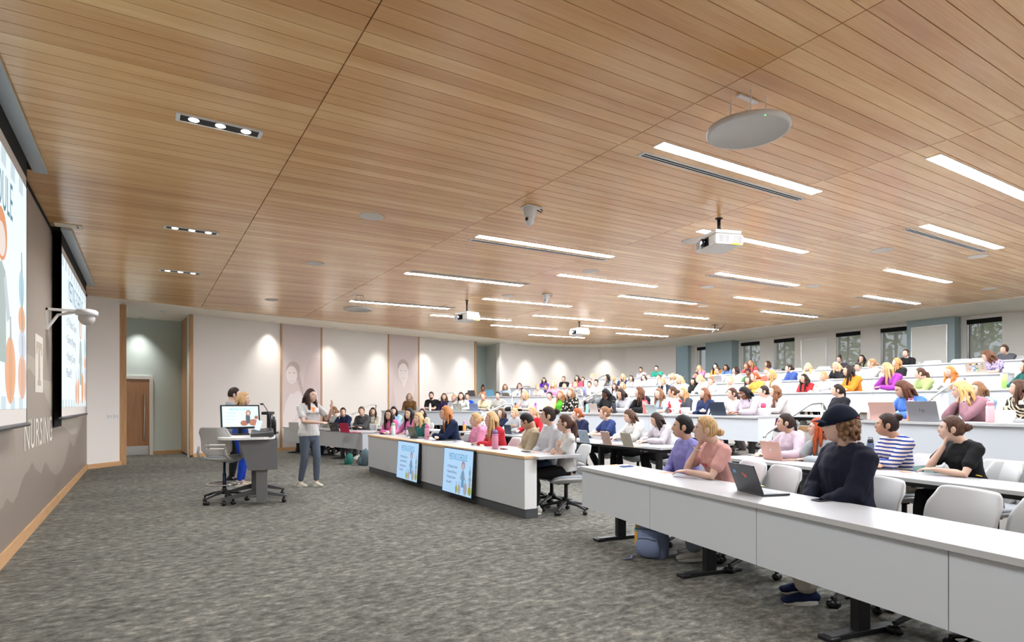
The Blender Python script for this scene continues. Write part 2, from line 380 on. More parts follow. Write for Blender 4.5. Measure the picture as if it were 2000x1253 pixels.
M_GL = mat('window_glass', (255, 255, 255), .02); M_GL.node_tree.nodes['Principled BSDF'].inputs['Transmission Weight'].default_value = 1; M_GL.node_tree.nodes['Principled BSDF'].inputs['IOR'].default_value = 1.02
M_FR = mat('window_frame_dark', (52, 52, 56), .5)
for i, (a_, b_) in enumerate(wins[:6]):
    w = empty('window_%d' % (i + 1), (XB, (a_ + b_) / 2, ZS)); struct(w); h = (b_ - a_) / 2; Hh = ZT - ZS
    MB().box(.18, .23, -h, -h + .05, 0, Hh).box(.18, .23, h - .05, h, 0, Hh).box(.18, .23, -h, h, 0, .05).box(.18, .23, -h, h, Hh - .05, Hh).box(.18, .23, -.03 + h * .25, .03 + h * .25, 0, Hh).obj('window_frame', M_FR, w)
    MB().box(.20, .206, -h, h, 0, Hh).obj('window_pane', M_GL, w)
    MB().box(.0, .24, -h, h, -.02, 0).obj('window_sill', M_WHITE, w)
    bl = MB().box(.10, .104, -h + .005, h - .045, .02, Hh - .08).obj('window_blind', M_BLIND, w)
    MB().box(-.01, .12, -h, h, Hh - .13, Hh).obj('blind_valance', M_BLACKM, w)
# blue columns, whiteboards, teal return
struct(MB().box(20.75, 21.2, 16.0, 17.35, 0, 4.5).obj('wall_column', M_TEAL2))
struct(MB().box(20.78, 21.2, 8.05, 9.37, 0, 4.5).obj('wall_column_2', M_TEAL2))
struct(MB().box(21.0, 21.2, 18.55, 19.4, 0, 4.5).obj('wall_return', M_TEAL2))
def whiteboard(x, y0, y1, label):
    e = empty('whiteboard', (x, (y0 + y1) / 2, 2.5), 0, label, 'whiteboard'); w = (y1 - y0) / 2
    MB().box(-.02, 0, -w, w, 0, 1.33).obj('board', mat('whiteboard_face', (234, 232, 222), .4), e)
    MB().box(-.028, 0, -w - .015, -w, -.01, 1.34).box(-.028, 0, w, w + .015, -.01, 1.34).box(-.028, 0, -w, w, 1.33, 1.345).box(-.05, 0, -w, w, -.02, 0).obj('frame', M_STEEL, e)
whiteboard(XB, 12.24, 13.20, 'whiteboard on the back wall between two narrow windows')
whiteboard(20.78, 8.25, 9.22, 'whiteboard on the blue-grey column of the back wall')
struct(MB().box(-1.3, 22.6, -3.4, -3.2, 0, 4.5).obj('wall_near', M_WHITEW))
# ---- tiers
T = {0: 0, 1: .46, 2: .94, 3: 1.30, 4: 1.69}
EDGE = {1: [(-3.2, 7.1), (2, 7.55), (4.4, 7.85), (6.2, 8.35), (9, 8.5), (12.6, 8.45), (14.5, 8.15), (15.4, 7.75), (19.4, 5.2)],
        2: [(-3.2, 11.9), (12.6, 12.05), (14.5, 11.7), (20.6, 8.7)],
        3: [(-3.2, 14.05), (13.6, 14.05), (15, 13.7), (21.4, 11.4)],
        4: [(-3.2, 16.35), (14, 16.35), (15.5, 16.2), (21.6, 14.4)]}
for k, e in EDGE.items():
    line = [(x, y) for y, x in e]
    pts = line + [(21.2, line[-1][1]), (21.2, -3.2)]
    pts = line + [(22.0, 23.4), (22.0, -3.2)] if k else pts
    tt = struct(MB().prism(pts, T[k - 1] - .02 if k > 1 else 0, T[k]).obj('floor_tier_%d' % k, M_CARPET))
    MB().wall(line, .012, T[k - 1], T[k] - .10).obj('riser', M_WHITEW, tt)
    MB().wall(line, .028, T[k] - .10, T[k] + .002).obj('nosing', M_WOODH, tt)
# steps in the aisles
def xedge(k, y):
    return clipline([(x, y_) for y_, x in EDGE[k]], y, y + 1)[0][0]
st_n = 0
for (k, ya, w) in [(1, 5.3, .95), (2, 5.0, .95), (3, 4.6, .9), (4, 4.3, .9), (1, 14.85, .7), (2, 14.7, .9), (3, 12.75, .8), (4, 14.6, .9), (1, 18.0, 1.0), (2, 19.3, 1.0)]:
    rise = (T[k] - T[k - 1]); n = 3 if rise > .4 else 2
    x = xedge(k, ya); b = MB()
    for j in range(1, n): b.box(x - .30 * (n - j), x + .1, ya - w / 2, ya + w / 2, T[k - 1], T[k - 1] + rise * j / n)
    o = b.obj('floor_step', M_CARPET); struct(o)
# ---- ceiling of oak planks, with real gaps
b = MB(); xs = [-1.06, 1.19] + [1.19 + 2.575 * i for i in range(1, 8)] + [20.2]
for j in range(-22, 146):
    y0 = j * .148
    for i in range(len(xs) - 1):
        xa, xb = xs[i] + .005, xs[i + 1] - .004
        if j * .148 > 15.0 + .42 * (xb + 3): continue
        za, zb = ceilz(xa), ceilz(xb)
        vs = [(xa, y0 + .003, za), (xb, y0 + .003, zb), (xb, y0 + .145, zb), (xa, y0 + .145, za), (xa, y0 + .003, za + .02), (xb, y0 + .003, zb + .02), (xb, y0 + .145, zb + .02), (xa, y0 + .145, za + .02)]
        b.add(vs, [(0, 1, 2, 3), (7, 6, 5, 4), (0, 4, 5, 1), (1, 5, 6, 2), (2, 6, 7, 3), (3, 7, 4, 0)])
cl = struct(b.obj('ceiling', M_CEIL))
b = MB(); b.prism([(-1.3, -3.4), (22.6, -3.4), (22.6, 23.5), (-1.3, 23.5)], 3.77 + .0142 * 1.06 + .02, 3.77 + .0142 * 1.06 + .12, .0142); b.obj('ceiling_backing', M_GROUND, cl)
inner = [(-1.06, 15.66), (1.19, 16.55), (3.2, 17.12), (4.6, 17.5), (6.6, 18.05), (8.2, 18.55), (10.45, 19.35), (12.45, 20.05), (14.0, 20.45), (15.2, 20.55), (16.2, 20.3), (16.95, 19.75), (17.5, 18.9), (17.78, 17.7), (17.85, 16), (17.88, 11.7), (18.1, 8.1), (18.2, 5.6), (18.3, 0), (18.35, -3.3)]
outer = [(-2.4, 15.66), (-1, 23.4), (3.2, 23.4), (4.6, 23.4), (6.6, 23.4), (8.2, 23.4), (10.45, 23.4), (12.45, 23.4), (14.0, 23.4), (15.2, 23.4), (17, 23.4), (18.5, 23.4), (21, 23.4), (22.5, 23.4), (22.5, 16), (22.5, 11.7), (22.5, 8.1), (22.5, 5.6), (22.5, 0), (22.5, -3.3)]
def smooth_line(L, n=4):
    out = []
    for i in range(len(L) - 1):
        p0, p1, p2, p3 = [Vector(L[max(0, min(len(L) - 1, i + k))]) for k in (-1, 0, 1, 2)]
        for j in range(n):
            t = j / n; out.append(tuple(.5 * ((2 * p1) + (p2 - p0) * t + (2 * p0 - 5 * p1 + 4 * p2 - p3) * t * t + (3 * p1 - p0 - 3 * p2 + p3) * t ** 3)))
    return out + [L[-1]]
si, so = smooth_line(inner), []
for i in range(len(outer) - 1):
    for j in range(4): so.append(tuple(Vector(outer[i]).lerp(Vector(outer[i + 1]), j / 4)))
so.append(outer[-1])
b = MB(); z_ = 3.77 + .0142 * 1.06
for i in range(len(si) - 1): b.prism([si[i], si[i + 1], so[i + 1], so[i]], z_ - .014, z_ + .1, .0142)
struct(b.obj('ceiling_soffit', M_SOFFIT))
# front wall baseboard
struct(MB().box(WALLX, WALLX + .018, -3.2, 15.72, 0, .12).obj('baseboard_front', M_WOODH))
MB().box(WALLX, WALLX + .012, -3.2, 15.70, 3.735, 3.77).obj('shadow_gap', M_BLACKM, wl)
# ================================================================ CEILING FIXTURES
M_LIN = mat('linear_diffuser', (255, 255, 255), .5, emit=(242, 247, 255), es=L_LINEAR)
M_LED = mat('downlight_lens', (255, 255, 255), .5, emit=(255, 240, 218), es=22)
M_FRW = mat('fixture_white', (225, 225, 222), .5)
LIN = [(4.08, 3.95), (6.66, 2.76), (6.68, 5.69), (9.25, 3.95), (4.08, 7.49), (6.70, 9.06), (9.28, 7.48), (4.10, 10.31), (6.73, 12.06), (9.32, 10.25), (11.90, 9.06), (11.88, 5.70), (14.55, 7.45),
       (4.12, 13.82), (6.74, 15.04), (9.32, 13.81), (11.88, 12.01), (14.57, 10.22), (9.36, 16.24), (12.04, 15.02), (14.56, 13.8), (11.98, 18.02), (14.63, 16.22),
       (4.08, .45), (9.25, .45), (11.9, 2.3), (14.55, 4.1), (6.66, -.8)]  # lamps on this line continue the grid unseen, added for light
WH = ['over the desk nearest the camera', 'nearest the camera in the second bay', 'behind the large white projector', 'nearest the camera in the third bay', 'beside the ceiling camera dome', 'in the second bay above the table rows', 'between the two flush speakers of the third bay',
      'above the wood-edged counter', 'beside the smaller camera dome', 'in the third bay over the raised rows', 'in the fourth bay over the middle rows', 'in the fourth bay towards the window wall', 'in the last bay towards the near windows',
      'beside the hanging round disc by the mural wall', 'behind the middle projector', 'in the third bay beyond the camera dome', 'in the fourth bay beside the flush speaker', 'in the last bay over the back rows', 'in the third bay close to the mural wall', 'behind the farthest ceiling array', 'in the last bay beside the black ceiling mount', 'behind the farthest projector', 'in the last bay near the curved wall',
      'added for light overhead beside the camera', 'added for light in the third bay beyond the frame', 'added for light in the fourth bay beyond the frame', 'added for light in the last bay beyond the frame', 'added for light in the second bay beyond the frame']
SL = .0142; TILT = Matrix.Rotation(-math.atan(SL), 4, 'Y')
b = MB().box(.0, 2.56, -.062, .062, -.007, .0, TILT); me_l = b.mesh('diffuser', (M_LIN,))
b = MB().box(-.006, 2.566, -.068, -.062, -.006, .02, TILT).box(-.006, 2.566, .062, .068, -.006, .02, TILT).box(-.006, 0, -.062, .062, -.006, .02, TILT).box(2.56, 2.566, -.062, .062, -.006, .02, TILT); me_f = b.mesh('frame', (M_FRW,))
for (x, y), w in zip(LIN, WH):
    e = empty('linear_ceiling_light', (x, y, ceilz(x) - .001), 0, 'long white linear ceiling light ' + w, 'ceiling light', 'linear lights in the oak ceiling')
    link('diffuser', me_l, e); link('frame', me_f, e)
b = MB().box(0, 2.64, -.05, .05, -.006, .004, TILT); me_v = b.mesh('vent_plate', (M_FRW,))
b = MB().box(.03, 2.61, -.026, -.010, -.008, -.004, TILT).box(.03, 2.61, .010, .026, -.008, -.004, TILT); me_s = b.mesh('slot', (M_BLACKM,))
for (x, y), w in zip([(4.08, 4.19), (4.07, 7.71), (9.23, 4.17), (4.10, 10.10), (9.26, 7.70), (14.55, 7.68), (9.35, 10.05), (4.12, 13.62), (14.6, 10.02)],
                     ['over the desk nearest the camera', 'beside the camera dome', 'in the third bay nearest the windows', 'above the wood-edged counter', 'in the third bay over the middle rows', 'in the last bay towards the windows', 'in the third bay over the raised rows', 'by the mural wall', 'in the last bay over the back rows']):
    e = empty('slot_air_diffuser', (x, y, ceilz(x) - .001), 0, 'narrow two-slot air diffuser beside a linear light, ' + w, 'air vent', 'slot air diffusers'); link('vent_plate', me_v, e); link('slot', me_s, e)
# flush round speakers
b = MB().lathe([(0.002, -.008), (.148, -.008), (.155, -.004), (.155, .004)], 32); me_sp = b.mesh('speaker_grille', (mat('speaker_grille', (222, 216, 206), .7),), True)
SPW = ['nearest the downlight troughs', 'over the presenter', 'nearest the mural wall', 'half hidden by the large projector', 'above the raised middle rows towards the windows', 'beside the third-bay slot diffuser', 'beside the second-bay linear light', 'between two linear lights over the middle rows', 'beside the linear light of the fourth bay', 'over the back of the raised rows', 'near the soffit above the back row', 'near the soffit towards the near windows', 'beyond the smaller camera dome']
for (x, y), w in zip([(2.47, 7.36), (2.48, 10.35), (2.50, 14.49), (7.04, 6.14), (10.23, 4.98), (12.17, 4.38), (7.04, 8.53), (10.28, 8.54), (12.23, 7.36), (12.32, 10.37), (16.18, 8.55), (16.15, 5.59), (7.05, 11.47)], SPW):
    o = link('ceiling_speaker', me_sp, None, None, (x, y, ceilz(x) - .001)); tag(o, 'flush round cream ceiling speaker ' + w, 'ceiling speaker', 'flush round ceiling speakers')
# recessed three-lamp troughs
for (x, y), w in zip([(.22, 5.58), (.22, 9.15), (.22, 12.15), (.22, 2.0), (.22, -1.2)], ['nearest the camera', 'between the other two', 'farthest from the camera', 'added overhead as fill light', 'added behind the camera as fill light']):  # overhead and rear troughs are unseen, added to fill the front zone
    e = empty('recessed_downlight_trough', (x, y, ceilz(x) - .001), 0, 'black recessed trough with three round lamps, ' + w, 'downlight', 'three-lamp troughs in the oak ceiling')
    b = MB().box(0, .66, -.075, -.062, -.008, .01).box(0, .66, .062, .075, -.008, .01).box(0, .03, -.062, .062, -.008, .01).box(.63, .66, -.062, .062, -.008, .01).obj('frame', M_FRW, e)
    MB().box(.03, .63, -.062, .062, -.003, 0).obj('trough', M_BLACK, e)
    for i in range(3):
        MB().lathe([(.002, -.0055), (.036, -.0055), (.04, -.003)], 20, (.13 + .2 * i, 0, 0)).obj('lamp', M_LED, e, True)
        l = bpy.data.lights.new('trough_spot', 'SPOT'); l.energy = L_TROFFER / 3; l.color = (.97, .98, 1); l.spot_size = R(150); l.spot_blend = .7; l.shadow_soft_size = .04
        lo = bpy.data.objects.new('trough_spot', l); COL.objects.link(lo); lo.parent = e; lo.location = (.13 + .2 * i, 0, -.03)
# downlights in the soffit
DL = [(318, 606), (277, 618), (534, 626.5), (655, 638), (756, 647.4), (842, 656), (919, 662.6), (972, 667.6), (1032, 673), (1097, 676.5), (1182, 677.5), (1265, 672.5), (1375, 662), (1476, 650), (1597, 636), (1747, 618), (1942, 595.4)]
DW = ['at the door recess', 'inside the door recess', 'over the mural wall before the first print', 'over the first printed panel', 'beside the second printed panel', 'over the second printed panel', 'before the upper recess', 'at the upper recess', 'at the start of the curved wall', 'on the curved wall', 'at the middle of the curved wall', 'at the end of the curved wall', 'over the first window', 'over the windows beyond the blue-grey column', 'over the first whiteboard', 'before the blue-grey column with the whiteboard', 'over the last window']
me_r = MB().lathe([(.055, -.006), (.068, -.006), (.068, .004), (.055, .004)], 24).mesh('trim_ring', (M_FRW,), True); me_n = MB().lathe([(.002, -.003), (.055, -.003), (.055, 0)], 24).mesh('lens', (M_LED,), True)
for (px, py), w in zip(DL, DW):
    p = ceil_at(px, py)
    if 1000 < px < 1300: p += (Vector((13.5, 15, p.z)) - p).normalized() * .45
    e = empty('soffit_downlight', (p.x, p.y, ceilz(p.x) - .016), 0, 'small round downlight in the cream soffit ' + w, 'downlight', 'round downlights in the soffit')
    link('trim_ring', me_r, e); link('lens', me_n, e)
    l = bpy.data.lights.new('down_spot', 'SPOT'); l.energy = L_DOWN; l.color = (1, .97, .93); l.spot_size = R(84); l.spot_blend = 1; l.shadow_soft_size = .06
    lo = bpy.data.objects.new('down_spot', l); COL.objects.link(lo); lo.parent = e; lo.location = (0, 0, -.02)
# hanging round microphone arrays
def disc(px, py, d, r, label):
    X = d * (SN + (px - 1000) / FPX * CS); Y = d * (CS - (px - 1000) / FPX * SN); z = CAMH + (HZ - py) * d / FPX
    e = empty('ceiling_microphone_array', (X, Y, z), 0, label, 'microphone')
    MB().lathe([(.002, -.01), (r - .03, -.01), (r - .028, -.014), (r - .008, -.014), (r, -.004), (r, .02), (r - .03, .034), (.002, .036)], 48).obj('disc', mat('disc_white', (206, 202, 196), .6), e, True)
    b = MB(); h = ceilz(X) - z - .002
    for a in (45, 135, 225, 315): b.tube([(.13 * math.cos(R(a)), .13 * math.sin(R(a)), .03), (.13 * math.cos(R(a)), .13 * math.sin(R(a)), h)], .004, 6, False)
    b.box(-.12, .12, -.02, .02, h - .012, h); b.obj('bracket', M_PLW, e)
    MB().ell((-r * .45, -r * .8, -.014), (.006, .006, .003), 8, 6).obj('status_lamp', mat('green_led', (40, 220, 90), .4, emit=(60, 255, 120), es=4), e)
disc(1461, 256, 4.68, .315, 'large round white array hanging under the oak ceiling near the camera')
disc(699, 604, 13.2, .315, 'round white array hanging by the mural wall')
disc(1208, 637, 19.6, .30, 'round white array hanging far over the back rows')
# projectors
def projector(X, Y, zb, rz, label, sc=1.0):
    e = empty('ceiling_projector', (X, Y, zb), rz, label, 'projector', 'ceiling projectors')
    body = MB().box(-.21, .21, -.25, .25, 0, .15).obj('body', mat('projector_white', (222, 219, 212), .4), e, bevel=.035)
    MB().box(-.19, .19, -.22, .22, .155, .20).obj('mount_plate', M_PLW, e, bevel=.008)
    MB().box(-.214, -.2, -.09, .09, .02, .13).obj('lens_recess', M_BLACK, e, bevel=.003)
    ln = MB().lathe([(.002, .05), (.04, .05), (.05, .045), (.05, 0)], 24, M=Matrix.Translation((-.21, 0, .075)) @ Matrix.Rotation(R(-90), 4, 'Y')).obj('lens', M_GLASSB, e, True)
    MB().lathe([(.002, .056), (.018, .054)], 16, M=Matrix.Translation((-.21, 0, .075)) @ Matrix.Rotation(R(-90), 4, 'Y')).obj('lens_glow', mat('lens_glow', (220, 235, 255), .3, emit=(200, 225, 255), es=6), e)
    b = MB()
    for i in range(9): b.box(-.16 + .016 * i, -.152 + .016 * i, -.2515, -.249, .03, .12)
    for i in range(7): b.box(.06 + .016 * i, .068 + .016 * i, -.2515, -.249, .03, .12)
    for i in range(6): b.box(-.2115, -.209, .13 + .014 * i, .136 + .014 * i, .03, .12)
    b.obj('vent_grille', mat('vent_grey', (150, 148, 144), .6), e)
    MB().box(.02, .15, -.2525, -.249, .004, .022).obj('warning_label', mat('label_yellow', (226, 204, 30), .5), e)
    h = ceilz(X) - zb
    MB().tube([(0, 0, .20), (0, 0, h - .001)], .022, 14, False).lathe([(.028, h - .02), (.05, h - .004), (.05, h - .001)], 16).obj('pole', M_BLACK, e, True)
    MB().tube([(.05, .02, .2), (.10, .03, .26), (.05, .05, .30), (0, .02, .34)], .006, 6).obj('cable', M_BLACK, e, True)
P1 = ceil_at(1404, 425)
def proj_at(px, py_b, Xp, Yp, rz, label):
    d = Xp * SN + Yp * CS; return projector(Xp, Yp, CAMH + (HZ - py_b) * d / FPX, rz, label)
proj_at(1404, 487, 6.47, 5.19, R(-18), 'large white projector on a black pole, nearest the camera')
proj_at(913, 627, 6.5, 12.45, R(12), 'white projector on a black pole in front of the mural wall side')
proj_at(1131, 654, 11.35, 14.3, R(5), 'small far white projector over the raised rows')
# black mount near the curved wall
p = ceil_at(1396, 634); e = empty('ceiling_mount', (p.x, p.y, ceilz(p.x)), 0, 'thin black ceiling mount with a short arm over the back rows', 'bracket')
MB().tube([(0, 0, 0), (0, 0, -.18)], .015, 8).tube([(.25, .3, -.2), (-.3, -.3, -.2)], .014, 8).box(-.08, .08, -.08, .08, -.01, 0).tube([(0, 0, -.18), (.15, -.15, -.12), (.25, -.2, 0)], .008, 6).obj('arm', M_BLACK, e)
# dome cameras
def dome(px, py, d, s, label):
    p = Vector((d * (SN + (px - 1000) / FPX * CS), d * (CS - (px - 1000) / FPX * SN))); zc = ceilz(p.x); e = empty('dome_camera', (p.x, p.y, zc), 0, label, 'camera'); e.scale = (s,) * 3
    MB().box(-.10, .14, -.09, .09, -.025, -.001).obj('mount_plate', M_PLW, e, bevel=.01)
    MB().tube([(0, 0, -.02), (0, 0, -.10), (0, 0, -.15)], [(.095, .085), (.085, .075), (.07, .065)], 20).obj('housing', mat('camera_white', (214, 216, 218), .4), e, True)
    MB().ell((-.01, 0, -.19), (.062, .062, .075), 20, 14).obj('dome_head', mat('camera_white', (214, 216, 218), .4), e, True)
    MB().lathe([(.002, .012), (.022, .012), (.026, 0)], 16, M=Matrix.Translation((-.062, -.02, -.185)) @ Matrix.Rotation(R(-90), 4, 'Y')).obj('lens', M_GLASSB, e, True)
    MB().tube([(.12, 0, -.03), (.19, 0, -.05), (.21, 0, -.02), (.17, 0, 0)], .008, 6).obj('cable', M_BLACK, e, True)
dome(1035, 410, 7.25, .9, 'white dome camera under the oak ceiling beside a linear light')
dome(1067, 575, 13.3, .8, 'small far white dome camera under the oak ceiling')
# bracket camera on the front wall
Yc, dc = on_x(90, WALLX); zc = CAMH + (HZ - 610) * dc / FPX
e = empty('wall_camera', (WALLX, Yc, zc), 0, 'white dome camera on a bracket arm on the front wall', 'camera')
MB().prism([(0, -.03), (.42, -.03), (.42, .03), (0, .03)], .03, .06).prism([(0, -.03), (.02, -.03), (.02, .03), (0, .03)], -.22, .06).tube([(0.01, 0, -.2), (.12, 0, -.02), (.3, 0, .03)], .018, 8).obj('bracket', M_PLW, e)
MB().lathe([(.002, .075), (.10, .07), (.125, .05), (.125, .0), (.10, -.01), (.002, -.01)], 28, (.42, 0, 0)).obj('housing', mat('camera_white', (214, 216, 218), .4), e, True)
MB().ell((.42, 0, -.035), (.095, .095, .10), 24, 14).obj('dome_head', mat('dome_grey', (190, 188, 184), .3), e, True)
# vent plate in the ceiling by the front wall
e = empty('ceiling_vent', (-.86, 9.72, ceilz(-.9) - .002), 0, 'cream rectangular vent in the oak ceiling beside the front wall', 'air vent')
MB().box(-.14, .16, -.09, .09, -.006, .004).obj('vent_plate', M_SOFFIT, e); MB().box(.10, .115, -.07, .07, -.008, -.005).obj('slot', M_DKGREY, e)
# ================================================================ PROJECTION SCREENS
M_SCR = mat('projected_image', (40, 40, 40), .6, emit=(228, 240, 248), es=.92 * SCREEN)
def emi(c, k=1.0):
    n = 'projected_%d_%d_%d_%d' % (c + (int(k * 100),)); return mat(n, (40, 40, 40), .6, emit=c, es=.82 * SCREEN * k)
def slide(parent, L, Hh, k=1.0, xo=-.001, warm=True, tv=False, flip=False):
    "the slide, in local coordinates: u runs right, v up, drawn on the plane x = xo facing -x or, flipped, +x"
    def put(nm, pts, c, lay, kk=1.0):
        sx = 1 if flip else -1
        v = [(xo + sx * .0008 * lay, (u - .5) * L * (1 if flip else -1), v_ * Hh) for u, v_ in pts]
        me = bpy.data.meshes.new(nm); me.from_pydata(v, [], [tuple(range(len(v)))]); me.materials.append(emi(c, kk * k))
        bm = bmesh.new(); bm.from_mesh(me); bmesh.ops.triangulate(bm, faces=bm.faces); bm.to_mesh(me); bm.free(); return link(nm, me, parent)
    P = (236, 174, 130) if warm else (196, 205, 214); P2 = (232, 184, 158) if warm else (205, 200, 205); B = (176, 212, 224); G = (160, 176, 170); TX = (82, 134, 152) if warm else (110, 190, 226); YL = (196, 204, 70)
    for i in range(10 if warm else 0):
        put('gingham_border', [(i * .1, .93), (i * .1 + .05, .93), (i * .1 + .05, 1), (i * .1, 1)], (206, 222, 230), 1)
        put('gingham_border', [(i * .1, 0), (i * .1 + .05, 0), (i * .1 + .05, .05), (i * .1, .05)], (206, 222, 230), 1)
    def txt(s, cu, cv, h, wid, c, nm='slide_text', al='LEFT'):
        me = text_mesh(s, 1.0, 1, al); xs = [v.co.x for v in me.vertices]; w = max(xs) - min(xs); x0 = min(xs); sx = 1 if flip else -1
        for v in me.vertices: v.co = (xo + sx * .0024, (cu - .5 + (v.co.x - x0) / w * wid) * L * (1 if flip else -1), cv * Hh + v.co.y * h * Hh)
        me.materials.clear(); me.materials.append(emi(c, k)); link(nm, me, parent)
    txt('MEETING SCHEDULE', .20, .76, .21, .62, TX, 'slide_title')
    for i, s in enumerate(['\u2022 UT Medical Center', '\u2022 General Meeting', '\u2022 Nursing Career', '   Panel!!!']): txt(s, .14, .57 - .12 * i, .085, (.37, .34, .32, .18)[i], (110, 128, 138))
    def pump(cx, cy, rx, ry, c, lay=3):
        put('pumpkin', ovl(cx, cy, rx, ry, 22), c, lay)
        put('pumpkin_rib', ovl(cx, cy, rx * .35, ry * .96, 14), tuple(int(v * .95) for v in c), lay + 1)
        put('pumpkin_stem', [(cx - .006, cy + ry * .9), (cx + .012, cy + ry * .9), (cx + .004, cy + ry + .08), (cx - .008, cy + ry + .08)], G, lay + 1)
    put('figure_hair', ovl(.70, .66, .060, .10), (224, 150, 100) if warm else (190, 170, 190), 3)
    put('figure_face', ovl(.70, .64, .042, .065), (236, 222, 214), 4)
    put('figure_body', [(.655, .18), (.665, .53), (.70, .56), (.74, .53), (.75, .18)], (170, 186, 182) if warm else (120, 188, 230), 4)
    put('figure_sleeve', [(.61, .36), (.655, .52), (.68, .50), (.65, .34)], (196, 206, 214), 5); put('figure_sleeve', [(.79, .36), (.745, .52), (.72, .50), (.755, .34)], (196, 206, 214), 5)
    for a in [(.50, .11, .035, .09, YL if not warm else P), (.595, .12, .05, .11, P2 if warm else (214, 206, 212)), (.795, .155, .06, .135, P if warm else (206, 204, 214)), (.93, .52, .035, .08, B), (.935, .385, .045, .06, P if warm else B), (.94, .28, .05, .07, (214, 220, 232)), (.94, .14, .055, .10, P2 if warm else YL)]: pump(*a)
def big_screen(y0, y1, label, side=False):
    X = -.95; e = empty('projection_screen', (X, (y0 + y1) / 2, 1.215), 0, label, 'projection screen', 'projection screens on the front wall'); L = y1 - y0; h = L / 2
    MB().box(-.003, 0, -h, h, .03, 2.345).obj('fabric', mat('screen_fabric', (214, 208, 202), .8), e)
    MB().box(-.006, -.004, -h, h, .03, 2.555).obj('fabric_back', M_GROUND, e)
    MB().box(-.003, .0015, -h, -h + .02, .03, 2.55).box(-.003, .0015, h - .02, h, .03, 2.55).box(-.003, .0015, -h, h, 2.345, 2.555).obj('black_border', M_BLACKM, e)
    MB().tube([(0, -h - .03, .01), (0, h + .03, .01)], [(.02, .03)] * 2, 12).obj('bottom_bar', M_DKGREY, e, True)
    if side: MB().box(-.092, -.088, -h + .12, -h + .95, -.12, 2.52).obj('black_sheet', M_BLACKM, e)  # black board standing in for the screen's shadow on the wall
    im = empty('projected_image', (0, 0, .16)); im.parent = e; MB().box(.0018, .0022, -h + .03, h - .03, 0, 2.08).obj('image_area', M_SCR, im)
    slide(im, L - .08, 2.08, 1.0, .0026, True, flip=True)
    hb = 3.769 - 1.215
    MB().box(.005, .12, -h - .12, h + .35, hb - .035, hb).obj('housing', mat('screen_housing', (196, 205, 210), .45), e); MB().box(-.092, .004, -h - .12, h + .35, hb - .012, hb).obj('housing_slot', M_BLACKM, e)
    return e
big_screen(3.25, 7.2, 'projection screen at the edge of the photo, cut off by the frame')
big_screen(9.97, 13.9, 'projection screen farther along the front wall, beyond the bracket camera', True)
# ================================================================ LIGHT SWITCHES
p0 = Vector(stub[0]).lerp(Vector(stub[1]), .72); t_ = (Vector(stub[1]) - Vector(stub[0])).normalized()
for k, w in ((0, 'nearer the oak trim'), (1, 'nearer the mural corner')):
    q = p0 + t_ * (.10 - .17 * k); e = empty('light_switch', (q.x, q.y, 1.13), math.atan2(t_.y, t_.x), 'white wall switch plate on the short wall, ' + w, 'switch')
    MB().box(-.075, .075, -.008, 0, -.06, .06).obj('plate', M_PLW, e, bevel=.003)
    for j in (-1, 1): MB().box(-.018 + .035 * j, .018 + .035 * j, -.012, -.008, -.035, .035).obj('rocker', mat('rocker_grey', (206, 206, 204), .4), e)
# ================================================================ DESKS
ROWS = {  # front edge of the tabletops, as (X, Y) with rising Y
 'A': [(2.6, -2.6), (3.26, 1.0), (3.62, 2.88), (4.02, 5.06), (4.05, 12.2), (4.35, 13.2), (4.38, 14.4), (4.1, 15.4), (3.85, 16.8), (3.4, 18.3)],
 'B': [(5.3, -2), (5.75, 1.7), (6.05, 3.4), (6.22, 4.9), (6.75, 6.3), (6.85, 9.3), (6.65, 12.4), (6.2, 14.2), (4.7, 17.6)],
 'C': [(7.4, -2), (8.0, 2.0), (8.25, 4.3), (8.9, 6.3), (9.05, 9.3), (9.0, 12.8), (8.75, 14.5), (8.4, 15.3), (6.4, 18.7)],
 'C2': [(9.7, -2), (10.3, 4.4), (10.6, 6.2), (10.6, 13.0), (10.1, 14.8), (8.0, 19)],
 'D': [(12.3, -2), (12.5, 4.2), (12.5, 13.2), (12.2, 14.7), (9.6, 19.6)],
 'E': [(14.4, -2), (14.5, 4.4), (14.5, 13.6), (14.2, 15.1), (12.2, 19.9)],
 'F': [(16.8, -2), (16.8, 14), (16.6, 15.5), (15.0, 20)]}
RT = {'A': 0, 'B': 0, 'C': 1, 'C2': 1, 'D': 2, 'E': 3, 'F': 4, 'K': 0}
DEEP = .60
